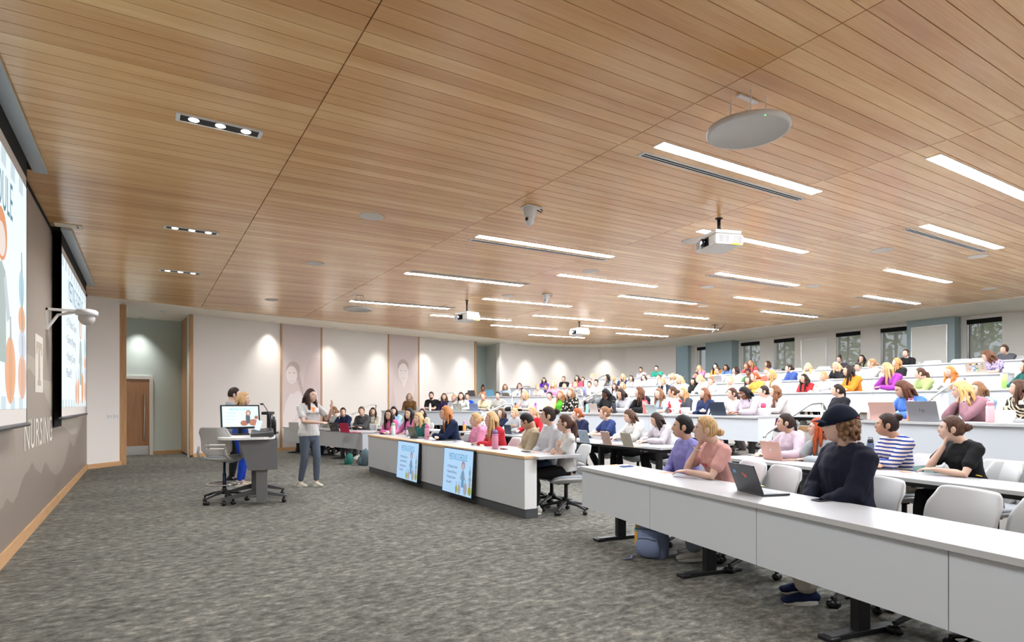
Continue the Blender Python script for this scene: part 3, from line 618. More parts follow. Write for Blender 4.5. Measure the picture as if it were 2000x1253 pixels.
def desk(row, y0, y1, label, panels=True, z=None, leg_at=None, slant=None, group='long white desks', panel_h=.40):
    fl = T[RT[row]]; H = .74; line = clipline(ROWS[row], y0, y1); o = line[0]
    e = empty('lecture_desk', (line[0][0], line[0][1], fl), 0, label, 'desk', group)
    L = [(x - o[0], y - o[1]) for x, y in line]
    back = offset(L, -DEEP)
    b = MB()
    for i in range(len(L) - 1): b.prism([L[i], L[i + 1], back[i + 1], back[i]], H - .034, H)
    b.obj('desktop', [M_WHITE], e)
    b = MB(); fo = offset(L, .0015)
    for i in range(len(L) - 1): b.prism([L[i], L[i + 1], fo[i + 1], fo[i]], H - .034, H - .001)
    b.obj('edge_band', M_EDGE, e)
    # length parameter
    segs = [(Vector(a), Vector(c)) for a, c in zip(L, L[1:])]; tot = sum((c - a).length for a, c in segs)
    def pt(s):
        for a, c in segs:
            l = (c - a).length
            if s <= l or (a, c) == segs[-1]: t = (c - a).normalized(); return a + t * s, t
            s -= l
    n = max(1, round(tot / 1.3))
    if panels:
        for i in range(n):
            s0, s1 = tot * i / n + .003, tot * (i + 1) / n - .003; pts = [pt(s0)[0]]
            acc = 0
            for a, c in segs:
                acc += (c - a).length
                if s0 < acc < s1: pts.append(c)
            pts.append(pt(s1)[0]); pl = offset([tuple(v) for v in pts], -.03); bb = MB()
            bb.wall(pl, -.018, H - .034 - panel_h, H - .036) if False else bb.wall(offset(pl, -.018), .018, H - .034 - panel_h, H - .036)
            bb.obj('modesty_panel', M_PANEL, e)
        for s_ in (0, tot):
            p, t = pt(s_); nrm = Vector((t.y, -t.x)); sg = 1 if s_ == 0 else -1
            q = p + t * sg * .004
            if slant and s_ == 0:
                A = [q + nrm * .035, q + nrm * .5]; bb = MB(); th = t * .018
                a0, a1 = A; vs = [(a0.x, a0.y, H - .035), (a1.x, a1.y, H - .035), (a1.x - nrm.x * .12, a1.y - nrm.y * .12, H - .03 - panel_h), (a0.x, a0.y, H - .03 - panel_h)]
                vs += [(v[0] + th.x, v[1] + th.y, v[2]) for v in vs]; bb.add(vs, [(0, 1, 2, 3), (7, 6, 5, 4), (0, 4, 5, 1), (1, 5, 6, 2), (2, 6, 7, 3), (3, 7, 4, 0)]); bb.obj('end_panel', M_PANEL, e)
            elif s_ == 0 or row == 'A':
                c4 = [q + nrm * .035, q + nrm * (DEEP - .1), q + nrm * (DEEP - .1) + t * sg * .018, q + nrm * .035 + t * sg * .018]
                if sg < 0: c4 = c4[::-1]
                MB().prism([tuple(v) for v in c4], H - .034 - panel_h, H - .036).obj('end_panel', M_PANEL, e)
    else:
        bb = MB(); a_ = offset(L, -.22); bb.wall(offset(a_, -.1), .1, H - .10, H - .036); bb.obj('under_frame', M_BLACK, e)
    ns = leg_at or [.35 + (tot - .7) * i / max(1, round(tot / 1.6)) for i in range(max(1, round(tot / 1.6)) + 1)]
    for s_ in ns:
        p, t = pt(max(.1, min(tot - .1, s_))); nrm = Vector((t.y, -t.x)); c = p + nrm * .30; ang = math.atan2(nrm.y, nrm.x)
        M = Matrix.Translation((c.x, c.y, 0)) @ Matrix.Rotation(ang, 4, 'Z')
        MB().box(-.05, .05, -.032, .032, .03, H - .036, M).box(-.28, .28, -.035, .035, .0, .035, M).box(-.30, -.22, -.05, .05, .0, .028, M).box(.22, .30, -.05, .05, .0, .028, M).box(-.2, .2, -.03, .03, H - .06, H - .036, M).obj('leg', M_CHAR, e, bevel=.006)
    return e
desk('A', -2.4, 5.06, 'long white front desk with modesty panels nearest the camera', group='front desks on the flat floor')
desk('A', 13.75, 18.2, 'white front desk with modesty panels by the mural wall, behind the speaker', group='front desks on the flat floor')
desk('B', -1.8, 5.1, 'white open table behind the desk nearest the camera', False, group='open tables on the flat floor')
desk('B', 6.5, 13.1, 'white open table behind the wood-edged counter', False, group='open tables on the flat floor')
desk('B', 14.0, 17.3, 'white open table by the mural wall behind the front desk', False, group='open tables on the flat floor')
desk('C', -1.8, 4.30, 'white panelled desk on the first tier behind the striped shirt and black tee', group='panelled desks on the first tier')
desk('C', 6.35, 14.5, 'white panelled desk on the first tier with a slanted end beside the aisle rail', slant=True, group='panelled desks on the first tier')
desk('C', 15.25, 18.5, 'white panelled desk on the first tier by the mural wall', group='panelled desks on the first tier')
desk('C2', -1.8, 4.3, 'white open table at the back of the first tier, towards the near windows', False, group='open tables on the first tier')
desk('C2', 6.0, 12.8, 'white open table at the back of the first tier, in the middle', False, group='open tables on the first tier')
desk('D', -1.8, 4.4, 'white panelled desk on the second tier with the green tumbler on it', group='panelled desks on the second tier')
desk('D', 4.95, 14.2, 'white panelled desk on the second tier in the middle, with a brown-edged end', group='panelled desks on the second tier')
desk('D', 15.15, 19.5, 'white panelled desk on the second tier by the upper recess', group='panelled desks on the second tier')
desk('E', -1.8, 3.9, 'white panelled desk on the third tier at the window end', group='panelled desks on the third tier')
desk('E', 4.8, 12.3, 'white panelled desk on the third tier, middle section', group='panelled desks on the third tier')
desk('E', 13.2, 19.8, 'white panelled desk on the third tier near the curved wall', group='panelled desks on the third tier')
desk('F', -1.8, 3.6, 'white panelled desk of the top row at the window end', group='panelled desks of the top row')
desk('F', 4.6, 13.8, 'white panelled desk of the top row below the windows', group='panelled desks of the top row')
desk('F', 15.3, 19.3, 'white panelled desk of the top row near the curved wall', group='panelled desks of the top row')
# ---- wood-edged front counter with two screens
KX, K0, K1 = 3.97, 6.08, 12.05
e = empty('front_counter', (KX, K0, 0), 0, 'long grey counter with oak front edge and two screens on it', 'counter')
MB().box(.02, .20, 0, K1 - K0, 0, .115).obj('plinth', M_DKGREY, e)
for i in range(4):
    l = (K1 - K0) / 4; MB().box(.0, .18, l * i + .002, l * (i + 1) - .002, .118, .735).obj('front_panel', mat('counter_panel_grey', (190, 194, 196), .4), e)
MB().box(.001, .179, -.006, .001, .118, .735).obj('end_panel', M_PLW, e)
MB().box(-.015, .135, -.02, K1 - K0, .738, .775).obj('oak_edge', M_LEDGE, e, bevel=.003)
MB().box(.136, .80, -.12, K1 - K0 - .02, .735, .768).obj('desktop', M_WHITE, e)
for y in (.5, 2.4, 4.2, 5.5): MB().box(.45, .52, y - .03, y + .03, .03, .735).box(.25, .72, y - .035, y + .035, 0, .035).obj('leg', M_CHAR, e, bevel=.005)
def tv(yc, label):
    e = empty('display_screen', (KX - .03, yc, .74), 0, label, 'screen', 'screens on the counter front')
    e.rotation_euler = (0, R(3.5), 0)
    MB().box(-.02, .02, -.485, .485, -.66, .02).obj('bezel', M_BLACK, e, bevel=.004); MB().box(.02, .055, -.25, .25, -.45, -.05).obj('bracket', M_BLACK, e)
    im = empty('screen_image', (-.0202, 0, -.645)); im.parent = e
    MB().box(-.001, 0, -.47, .47, 0, .65).obj('image_area', mat('tv_image', (178, 208, 236), .3, emit=(150, 192, 232), es=.55), im)
    for o in (slide(im, .94, .65, .62, -.0012, False),): pass
tv(9.72, 'tilted screen on the counter front, the one farther from the aisle desk')
tv(7.78, 'tilted screen on the counter front, nearer the empty aisle')
# ---- rails
def rail(pts, posts, label, r=.019):
    e = empty('handrail', tuple(pts[0][:2]) + (0,), 0, label, 'handrail', 'steel handrails in the aisles'); o = Vector((pts[0][0], pts[0][1], 0))
    P = [Vector(p) - o for p in pts]; out = [P[0]]
    for i in range(1, len(P) - 1):
        a, b_ = (P[i - 1] - P[i]).normalized(), (P[i + 1] - P[i]).normalized()
        for t in (.0, .5, 1.0): out.append((P[i] + a * .06).lerp(P[i], t).lerp(P[i].lerp(P[i] + b_ * .06, t), t))
    out.append(P[-1]); MB().tube(out, r, 10).obj('rail', M_STEEL, e, True)
    for x, y, z0, z1 in posts: MB().tube([(x - o.x, y - o.y, z0), (x - o.x, y - o.y, z1)], .017, 10, False).lathe([(.04, z0 + .002), (.04, z0 + .01)], 14, (x - o.x, y - o.y, 0)).obj('post', M_STEEL, e, True)
def rp(px, py, d):
    k = (px - 1000) / FPX; return Vector((d * (SN + k * CS), d * (CS - k * SN), CAMH + (HZ - py) * d / FPX))
def vrail(L, label, fl0, fl1, r=.019):
    pts = [rp(*q) for q in L]; a, b_ = pts[1], pts[-2]
    rail(pts, [(a.x, a.y, fl0, a.z), (b_.x, b_.y, fl1, b_.z - .01)], label, r)
vrail([(1492, 853, 8.0), (1496, 846, 8.05), (1583, 788, 8.7), (1605, 786, 8.9), (1612, 799, 8.95)], 'steel handrail rising beside the slanted desk end, behind the red-haired person', 0, .46)
vrail([(1815, 782, 10.3), (1820, 776, 10.4), (1872, 740, 11.4), (1884, 738, 11.6), (1886, 744, 11.6)], 'steel handrail behind the blonde person leaning on her hands', .46, .94)
vrail([(942, 812, 14.9), (946, 808, 15.0), (985, 789, 16.0), (999, 789, 16.3), (1003, 794, 16.3)], 'steel handrail in the far aisle behind the counter row', 0, .46, .02)
vrail([(1133, 795, 17.2), (1134, 784, 17.2), (1173, 763, 19.0), (1184, 762, 19.3), (1185, 768, 19.3)], 'steel handrail beside the teal bottle on the first tier', .46, .94, .02)
vrail([(996, 772, 19.3), (1000, 768, 19.4), (1021, 754, 20.8), (1034, 754, 21.2), (1036, 759, 21.2)], 'steel handrail near the upper recess', .94, 1.3, .022)
vrail([(1302, 758, 18.0), (1305, 753, 18.1), (1325, 741, 19.0), (1337, 741, 19.3), (1339, 746, 19.3)], 'steel handrail behind the row of white shirts below the curved wall', .94, 1.3, .02)
vrail([(681, 815, 17.0), (684, 811, 17.1), (722, 791, 17.9), (734, 789, 18.1), (736, 792, 18.1)], 'steel handrail on the mural wall beside the front desk', 0, .46)
vrail([(850, 786, 19.4), (853, 782, 19.5), (875, 767, 20.3), (886, 766, 20.5), (888, 769, 20.5)], 'steel handrail on the mural wall beside the man in the black tee', .46, .94)
vrail([(1160, 745, 21.0), (1164, 741, 21.0), (1180, 733, 22.0), (1186, 733, 22.2), (1187, 737, 22.2)], 'steel handrail beside the person in the grey tee in the third tier', 1.3, 1.69, .022)
# ================================================================ LECTERN, STOOL
LA = R(-9)
e = empty('lectern', (1.36, 9.25, 0), LA, 'grey lectern with a white top carrying a monitor, a phone and a microphone', 'lectern')
MB().box(.02, .17, -.32, -.12, .06, .62).obj('column', M_GREY, e, bevel=.006); MB().box(-.05, .08, .42, .62, .06, .62).obj('column', mat('grey_laminate_dark', (84, 82, 80), .5), e, bevel=.006)
for y, nm in ((-.22, 'foot'), (.52, 'foot')):
    f = MB(); f.add([(-.42, y - .035, .07), (-.42, y + .035, .07), (-.05, y + .035, .13), (-.05, y - .035, .13), (.1, y - .035, .13), (.1, y + .035, .13), (.42, y + .035, .08), (.42, y - .035, .08), (-.42, y - .035, .10), (-.42, y + .035, .10), (-.05, y + .035, .20), (-.05, y - .035, .20), (.1, y - .035, .20), (.1, y + .035, .20), (.42, y + .035, .105), (.42, y - .035, .105)],
          [(0, 1, 2, 3), (3, 2, 5, 4), (4, 5, 6, 7), (8, 11, 10, 9), (11, 12, 13, 10), (12, 15, 14, 13), (0, 8, 9, 1), (7, 6, 14, 15), (0, 3, 11, 8), (3, 4, 12, 11), (4, 7, 15, 12), (1, 9, 10, 2), (2, 10, 13, 5), (5, 13, 14, 6)])
    fo_ = f.obj('foot', M_DKGREY, e)
    for x in (-.39, .39): MB().tube([(x, y - .03, .032), (x, y + .03, .032)], .032, 14).box(x - .015, x + .015, y - .012, y + .012, .05, .085).obj('caster', M_BLACK, fo_, True)
b = MB(); b.add([(-.20, -.36, .92), (.30, -.36, .92), (.30, -.36, .49), (-.08, -.36, .49), (-.20, -.34, .92), (.30, -.34, .92), (.30, -.34, .49), (-.08, -.34, .49)], [(0, 3, 2, 1), (4, 5, 6, 7), (0, 1, 5, 4), (1, 2, 6, 5), (2, 3, 7, 6), (3, 0, 4, 7)])
b.obj('side_panel', M_GREY, e)
b = MB(); b.add([(-.20, .68, .92), (.30, .68, .92), (.30, .68, .49), (-.08, .68, .49), (-.20, .70, .92), (.30, .70, .92), (.30, .70, .49), (-.08, .70, .49)], [(0, 3, 2, 1), (4, 5, 6, 7), (0, 1, 5, 4), (1, 2, 6, 5), (2, 3, 7, 6), (3, 0, 4, 7)])
b.obj('side_panel', M_GREY, e)
MB().box(.285, .30, -.34, .68, .49, .92).obj('front_panel', M_GREY, e)
b = MB(); out = []
for a in range(0, 361, 12):
    c_, s_ = math.cos(R(a)), math.sin(R(a)); out.append((-.10 + .38 * math.copysign(abs(c_) ** .45, c_), .17 + .62 * math.copysign(abs(s_) ** .45, s_)))
b.prism(out[:-1][::1], .92, .955); b.obj('top', M_PLW, e, bevel=.004)
ME = lambda p: tuple(e.matrix_basis @ Vector(p))
EM = Matrix.Translation((1.36, 9.25, 0)) @ Matrix.Rotation(LA, 4, 'Z')
def lw(x, y, z=.955): return tuple(EM @ Vector((x, y, z)))
# soundbar-like control panel on the lectern
c = empty('control_console', lw(.10, -.05), LA, 'dark grey sloping control console lying on the lectern', 'console')
b = MB(); b.add([(-.15, -.36, 0), (.15, -.36, 0), (.15, .40, 0), (-.15, .40, 0), (-.15, -.36, .05), (.15, -.36, .07), (.15, .40, .11), (-.15, .40, .07)], [(0, 3, 2, 1), (4, 5, 6, 7), (0, 1, 5, 4), (1, 2, 6, 5), (2, 3, 7, 6), (3, 0, 4, 7)]); b.obj('body', mat('console_grey', (70, 70, 70), .5), c, bevel=.008)
p_ = MB().box(-.1, .08, -.2, .2, .078, .082).obj('key_area', M_CHAR, c); p_.rotation_euler = (R(2.5), R(-4), 0)
mo = empty('monitor', lw(-.20, .36), R(2), 'touch monitor with a black bezel showing the slide, on the lectern', 'monitor')
MB().box(-.12, .12, -.09, .09, 0, .02).box(-.03, .03, .02, .05, .02, .14).obj('stand', M_BLACK, mo, bevel=.004)
hd = MB().box(-.30, .30, -.02, .02, -.19, .19).obj('bezel', M_BLACK, mo, bevel=.006, loc=(0, 0, .27)); hd.rotation_euler = (R(-16), 0, 0); hd.scale = (.9, 1, .95)
im = MB().box(-.275, .275, -.0215, -.0205, -.165, .165).obj('screen', mat('monitor_image', (190, 220, 226), .3, emit=(176, 214, 222), es=.62), hd)
def local_text(s, sz, x, z, y, m, par, nm):
    me = text_mesh(s, sz, .8, 'LEFT'); 
    for v in me.vertices: v.co = (x + v.co.x, y, z + v.co.y)
    me.materials.clear(); return link(nm, me, par, m)
local_text('MEETING SCHEDULE', .045, -.17, .10, -.0225, emi((96, 150, 160)), hd, 'slide_title')
for i in range(4): local_text(['\u2022 UT Medical Center', '\u2022 General Meeting', '\u2022 Nursing Career', '   Panel!!!'][i], .024, -.23, .05 - .05 * i, -.0225, emi((120, 134, 140)), hd, 'slide_text')
def fdisc(nm, cx, cz, rx, rz, c, y): 
    me = bpy.data.meshes.new(nm); v = [(x, y, z) for x, z in ovl(cx, cz, rx, rz)]; me.from_pydata(v, [], [tuple(range(len(v)))]); link(nm, me, hd, emi(c))
fdisc('pumpkin', .05, -.11, .06, .045, (190, 116, 96), -.0228); fdisc('pumpkin', .19, -.10, .07, .055, (200, 130, 104), -.0226); fdisc('pumpkin', .24, -.02, .03, .03, (190, 116, 96), -.0227); fdisc('figure_body', .11, -.03, .035, .09, (84, 96, 106), -.0229); fdisc('figure_hair', .12, .055, .04, .045, (186, 112, 92), -.0230); fdisc('figure_face', .12, .05, .025, .03, (226, 206, 190), -.0232)
ph = empty('phone_on_stand', lw(.03, -.10), R(-105), 'phone propped upright on the lectern in front of the monitor', 'phone')
ph.rotation_euler = (0, 0, R(-15)); q = MB().box(-.038, .038, -.005, .005, 0, .15).obj('case', mat('phone_pale_blue', (176, 206, 232), .3, emit=(170, 205, 235), es=.5), ph, bevel=.004); q.rotation_euler = (R(-20), R(14), 0); q.location = (0, 0, .085)
mc = empty('gooseneck_microphone', lw(.20, -.20), 0, 'black gooseneck microphone arching up from the lectern', 'microphone')
MB().tube([(0, 0, .085), (.02, .02, .2), (.0, .1, .34), (-.04, .22, .44), (-.05, .26, .46)], .006, 8).lathe([(.03, .0), (.03, .09)], 14).obj('neck', M_BLACK, mc, True); MB().tube([(-.05, .26, .46), (-.07, .32, .46)], .014, 10).obj('capsule', M_BLACK, mc, True)
dc = empty('document_camera', lw(.20, .50), R(-20), 'black document camera arm at the far side of the lectern', 'document camera')
MB().box(-.12, .12, -.1, .1, 0, .03).box(-.03, .03, -.03, .03, .03, .30).obj('base', M_BLACK, dc, bevel=.005); MB().box(-.06, .06, -.28, .10, .30, .345).obj('arm', M_BLACK, dc, bevel=.008); MB().tube([(.07, -.2, .31), (.13, -.22, .22), (.1, -.1, .12), (.05, -.05, .05)], .006, 6).obj('cable', M_BLACK, dc)
bt = MB().lathe([(.002, 0), (.036, 0), (.036, .20), (.03, .235), (.022, .24), (.022, .27), (.002, .27)], 20).obj('water_bottle', M_BLACK, None, True, loc=lw(.20, -.02)); tag(bt, 'black bottle standing on the lectern beside the microphone', 'bottle'); bt.location = lw(.26, .22)
# drafting stool
def star_base(par, r=.30, zc=.09, col=M_BLACK, hub=.05, n=5, rot=0, sep=True):
    b = MB(); cs = []
    for i in range(n):
        a = rot + 2 * PI * i / n; c_, s_ = math.cos(a), math.sin(a)
        b.tube([(c_ * .02, s_ * .02, zc + .055), (c_ * r * .55, s_ * r * .55, zc + .03), (c_ * r, s_ * r, zc - .01)], [(.026, .03), (.02, .024), (.014, .02)], 8)
        cs.append((c_ * r, s_ * r, a))
    b.lathe([(hub, zc + .02), (hub, zc + .09), (hub * .7, zc + .11)], 16)
    o = b.obj('star_base', col, par)
    m = MB()
    for (x, y, a) in cs:
        M = Matrix.Translation((x, y, 0)) @ Matrix.Rotation(a + .6, 4, 'Z'); k = m if not sep else MB()
        k.tube([M @ Vector((-.0, -.026, .028)), M @ Vector((0, -.006, .028))], .028, 14).tube([M @ Vector((0, .006, .028)), M @ Vector((0, .026, .028))], .028, 14).box(-.012, .012, -.008, .008, .03, zc, M)
        if sep: k.obj('caster', col, o, True)
    return o, m
st = empty('drafting_stool', (.98, 9.42, 0), R(50), 'tall white mesh-backed drafting stool with a chrome foot ring beside the lectern', 'stool')
star_base(st, .30, .10, M_BLACK, .035, 5, .35)
MB().lathe([(.018, .12), (.018, .62)], 14).lathe([(.026, .12), (.026, .42)], 14).obj('column', mat('stool_column', (30, 44, 70), .3, .6), st, True)
b = MB(); rp_ = [(.23 * math.cos(2 * PI * i / 32), .23 * math.sin(2 * PI * i / 32), .27) for i in range(33)]
b.tube(rp_, .011, 8, False).tube([(0, 0, .27), (.23, 0, .27)], .007, 6).tube([(0, 0, .27), (-.115, .2, .27)], .007, 6).tube([(0, 0, .27), (-.115, -.2, .27)], .007, 6); b.obj('foot_ring', mat('chrome', (220, 220, 222), .12, 1), st, True)
# ================================================================ CHAIRS
def shell_mesh(name, slots=True, seat_z=.46, hi=False):
    nu, nv = (22, 22) if hi else (14, 12); b = MB(); idx = {}
    ts = .012
    for side in (0, 1):
        for j in range(nv + 1):
            v = j / nv
            for i in range(nu + 1):
                u = -1 + 2 * i / nu; w = .238 * (1 - .05 * abs(2 * v - 1) ** 3) * (1 - .30 * max(0, .16 - v) / .16)
                y = u * w; z = seat_z + .02 + .40 * v - (.040 * abs(u) ** 12 if v > .5 else 0) * ((v - .5) / .5) ** 2 * 2
                x = -.205 - .085 * v + .03 * math.sin(v * PI) + .055 * u * u * (.6 + .4 * v) - (ts if side else 0)
                idx[(side, i, j)] = len(b.v); b.v.append((x, y, z))
    hole = set()
    if slots:
        rows = (5, 8) if hi else (3, 5)
        for j in rows:
            for i in range(nu):
                u = -1 + 2 * (i + .5) / nu
                if abs(u) < .62: hole.add((i, j))
    for j in range(nv):
        for i in range(nu):
            if (i, j) in hole: continue
            a = [(i, j), (i + 1, j), (i + 1, j + 1), (i, j + 1)]
            b.f.append(tuple(idx[(0,) + q] for q in a)); b.f.append(tuple(idx[(1,) + q] for q in a[::-1]))
            for (di, dj, p, q) in ((0, -1, 0, 1), (1, 0, 1, 2), (0, 1, 2, 3), (-1, 0, 3, 0)):
                ni, nj = i + di, j + dj
                if not (0 <= ni < nu and 0 <= nj < nv) or (ni, nj) in hole: b.f.append((idx[(0,) + a[p]], idx[(1,) + a[p]], idx[(1,) + a[q]], idx[(0,) + a[q]]))
    b.mi = [0] * len(b.f)
    return b.mesh(name, (M_SHELL,), True)
def seat_meshes(sz=.46):
    b = MB(); pr = [(.22 * math.copysign(abs(math.cos(R(a))) ** .6, math.cos(R(a))), .225 * math.copysign(abs(math.sin(R(a))) ** .6, math.sin(R(a)))) for a in range(0, 360, 15)]
    n = len(pr); 
    def rings(zs):
        b = MB(); 
        for k, (s_, z) in enumerate(zs): b.v += [(x * s_, y * s_, z + (.012 * (abs(y) / .22) ** 2) - (.03 * max(0, x / .22) ** 3)) for x, y in pr]
        for k in range(len(zs) - 1): b.f += [(k * n + i, k * n + (i + 1) % n, (k + 1) * n + (i + 1) % n, (k + 1) * n + i) for i in range(n)]
        b.f += [tuple(range(n))[::-1], tuple((len(zs) - 1) * n + i for i in range(n))]; b.mi = [0] * len(b.f); return b
    return rings([(.93, sz - .012), (.97, sz + .006), (.94, sz + .02), (.8, sz + .026)]), rings([(.5, sz - .075), (.86, sz - .05), (1.03, sz - .025), (1.03, sz - .006), (.95, sz - .004)])
pad_b, pan_b = seat_meshes(); ME_PAD = pad_b.mesh('seat_pad', (M_SEAT,), True); ME_PAN = pan_b.mesh('seat_pan', (M_SHELL,), True)
ME_SH_HI = shell_mesh('backrest', True, .46, True); ME_SH = shell_mesh('backrest', True)
b = MB(); 
for s_ in (-1, 1): b.tube([(-.12, s_ * .17, .42), (-.20, s_ * .185, .43), (-.235, s_ * .185, .50), (-.235, s_ * .18, .58)], [(.012, .022)] * 4, 8)
ME_ARMB = b.mesh('back_support', (M_SHELL,), True)
ME_COLM = MB().lathe([(.045, .36), (.055, .40), (.03, .36)][:2] + [(.10, .41)], 14).lathe([(.024, .12), (.024, .40)], 12).mesh('column', (M_BLACK,), True)
tmp = empty('tmp'); sb, _ = star_base(tmp, .29, .08); ME_STAR = sb.data; ME_CAST = [c.data for c in sb.children]
bb_, mm_ = star_base(tmp, .29, .08, sep=False); ME_CALL = mm_.mesh('casters', (M_BLACK,), True); ME_STARALL = bb_.data
for o in list(tmp.children_recursive) + [tmp]: bpy.data.objects.remove(o, do_unlink=True)
def chair(x, y, z, yaw, label, near=False, group=None, rot=None):
    e = empty('task_chair', (x, y, z), yaw, label, 'chair', group)
    bk = link('backrest', ME_SH_HI if near else ME_SH, e); link('back_support', ME_ARMB, bk)
    link('seat_pad', ME_PAD, e); link('seat_pan', ME_PAN, e); link('column', ME_COLM, e)
    s_ = link('star_base', ME_STAR if near else ME_STARALL, e); s_.rotation_euler = (0, 0, rot if rot is not None else random.random() * 6)
    if near:
        e.scale = (1.06, 1.1, 1.0)
        for c in ME_CAST: link('caster', c, s_)
    else: link('casters', ME_CALL, s_)
    return e
# stool seat from the same family
b = MB(); link('seat_pad', seat_meshes(.66)[0].mesh('seat_pad', (M_SEAT,), True), st); link('seat_pan', seat_meshes(.66)[1].mesh('seat_pan', (M_SHELL,), True), st)
sk = link('backrest', shell_mesh('backrest', True, .67, True), st)
for s_ in (-1, 1): b = MB(); b.tube([(-.05, s_ * .21, .62), (-.22, s_ * .225, .64), (-.28, s_ * .215, .72), (-.28, s_ * .20, .82)], [(.014, .02)] * 4, 8).tube([(.08, s_ * .23, .64), (.0, s_ * .255, .78), (-.02, s_ * .25, .90), (.12, s_ * .25, .92)], [(.014, .018)] * 4, 8); b.obj('armrest', M_SHELL, st, True)
# ================================================================ ROW GEOMETRY
def rayhit(line, px):
    k = (px - 1000) / FPX; u = Vector((SN + k * CS, CS - k * SN)); best = None
    for a, b in zip(line, line[1:]):
        a, b = Vector(a), Vector(b); e_ = b - a; det = u.x * e_.y - u.y * e_.x
        if abs(det) < 1e-9: continue
        t = (a.x * e_.y - a.y * e_.x) / det; w = (u * t - a).dot(e_) / e_.length_squared
        if t > 0 and -.02 <= w <= 1.02:
            n = Vector((-e_.y, e_.x)).normalized()
            if best is None or t < best[0]: best = (t, u * t, n)
    if best is None:
        a, b = Vector(line[-2]), Vector(line[-1]); n = Vector((-(b - a).y, (b - a).x)).normalized(); return b, n
    return best[1], best[2]
def row_pt(row, px, off):
    if row == 'K': L = [(KX, K0 - 1), (KX, K1 + .8)]
    else: L = ROWS[row]
    return rayhit(offset(L, -off), px)
# ================================================================ PROPS ON THE DESKS
PROPN = [0]
def tp(px, py, z): p = at(px, py, z); return p
def laptop(p, yaw, col, label, tilt=108, w=.31, dp=.22, logo=None, screen=False, stick=None):
    "yaw: direction the user sits (from the laptop)"
    e = empty('laptop', tuple(p), yaw, label, 'laptop'); c = mat('laptop_%d_%d_%d' % col, col, .35, .35)
    MB().box(-dp / 2, dp / 2, -w / 2, w / 2, .001, .016).obj('base', c, e, bevel=.004)
    MB().box(-dp * .38, dp * .12, -w * .43, w * .43, .0162, .0175).obj('keyboard', M_CHAR, e); MB().box(dp * .18, dp * .45, -.05, .05, .0162, .0168).obj('touchpad', M_SEAT, e)
    lid = link('lid', MB().box(-.004, .004, -w / 2, w / 2, 0, dp).mesh('lid', (c,)), e, None, (-dp / 2 + .004, 0, .014)); lid.rotation_euler = (0, R(90 - tilt), 0)
    bv = lid.modifiers.new('bevel', 'BEVEL'); bv.width = .004; bv.segments = 2
    MB().box(.0042, .0048, -w / 2 + .01, w / 2 - .01, .012, dp - .01).obj('screen', mat('laptop_screen', (30, 36, 44), .15, emit=(120, 150, 180), es=.35) if screen else M_GLASSB, lid)
    if logo:
        if logo == 'disc': MB().lathe([(.001, .0), (.014, .0), (.014, .0006)], 16, M=Matrix.Translation((-.0044, 0, dp * .52)) @ Matrix.Rotation(R(-90), 4, 'Y')).obj('logo', mat('logo_%s' % 'x', (200, 205, 210), .2, .6), lid)
        elif logo == 'text':
            me = text_mesh('hp', .07, 1, 'CENTER'); 
            for v in me.vertices: v.co = (-.0046, -v.co.x, dp * .45 + v.co.y)
            me.materials.clear(); link('logo', me, lid, mat('logo_dark', (90, 92, 96), .4))
    if stick:
        rnd = random.Random(int(abs(p[0]) * 100)); 
        for i in range(stick):
            cc = rnd.choice([(230, 190, 60), (70, 70, 74), (220, 110, 80), (120, 150, 200), (240, 240, 236), (110, 160, 120), (200, 150, 190)]); y0 = rnd.uniform(-w / 2 + .02, w / 2 - .06); z0 = rnd.uniform(.02, dp - .06); s_ = rnd.uniform(.02, .05)
            o_ = ovl(y0 + s_ / 2, z0 + s_ / 2, s_ / 2, s_ / 2 * rnd.uniform(.6, 1), 10) if rnd.random() < .6 else [(y0, z0), (y0 + s_, z0), (y0 + s_, z0 + s_ * .7), (y0, z0 + s_ * .7)]
            me = bpy.data.meshes.new('sticker'); me.from_pydata([(-.0044 - .0002 * (i % 3 + 1), y, z) for y, z in o_], [], [tuple(range(len(o_)))]); link('sticker', me, lid, mat('sticker_%d_%d_%d' % cc, cc, .5))
    return e
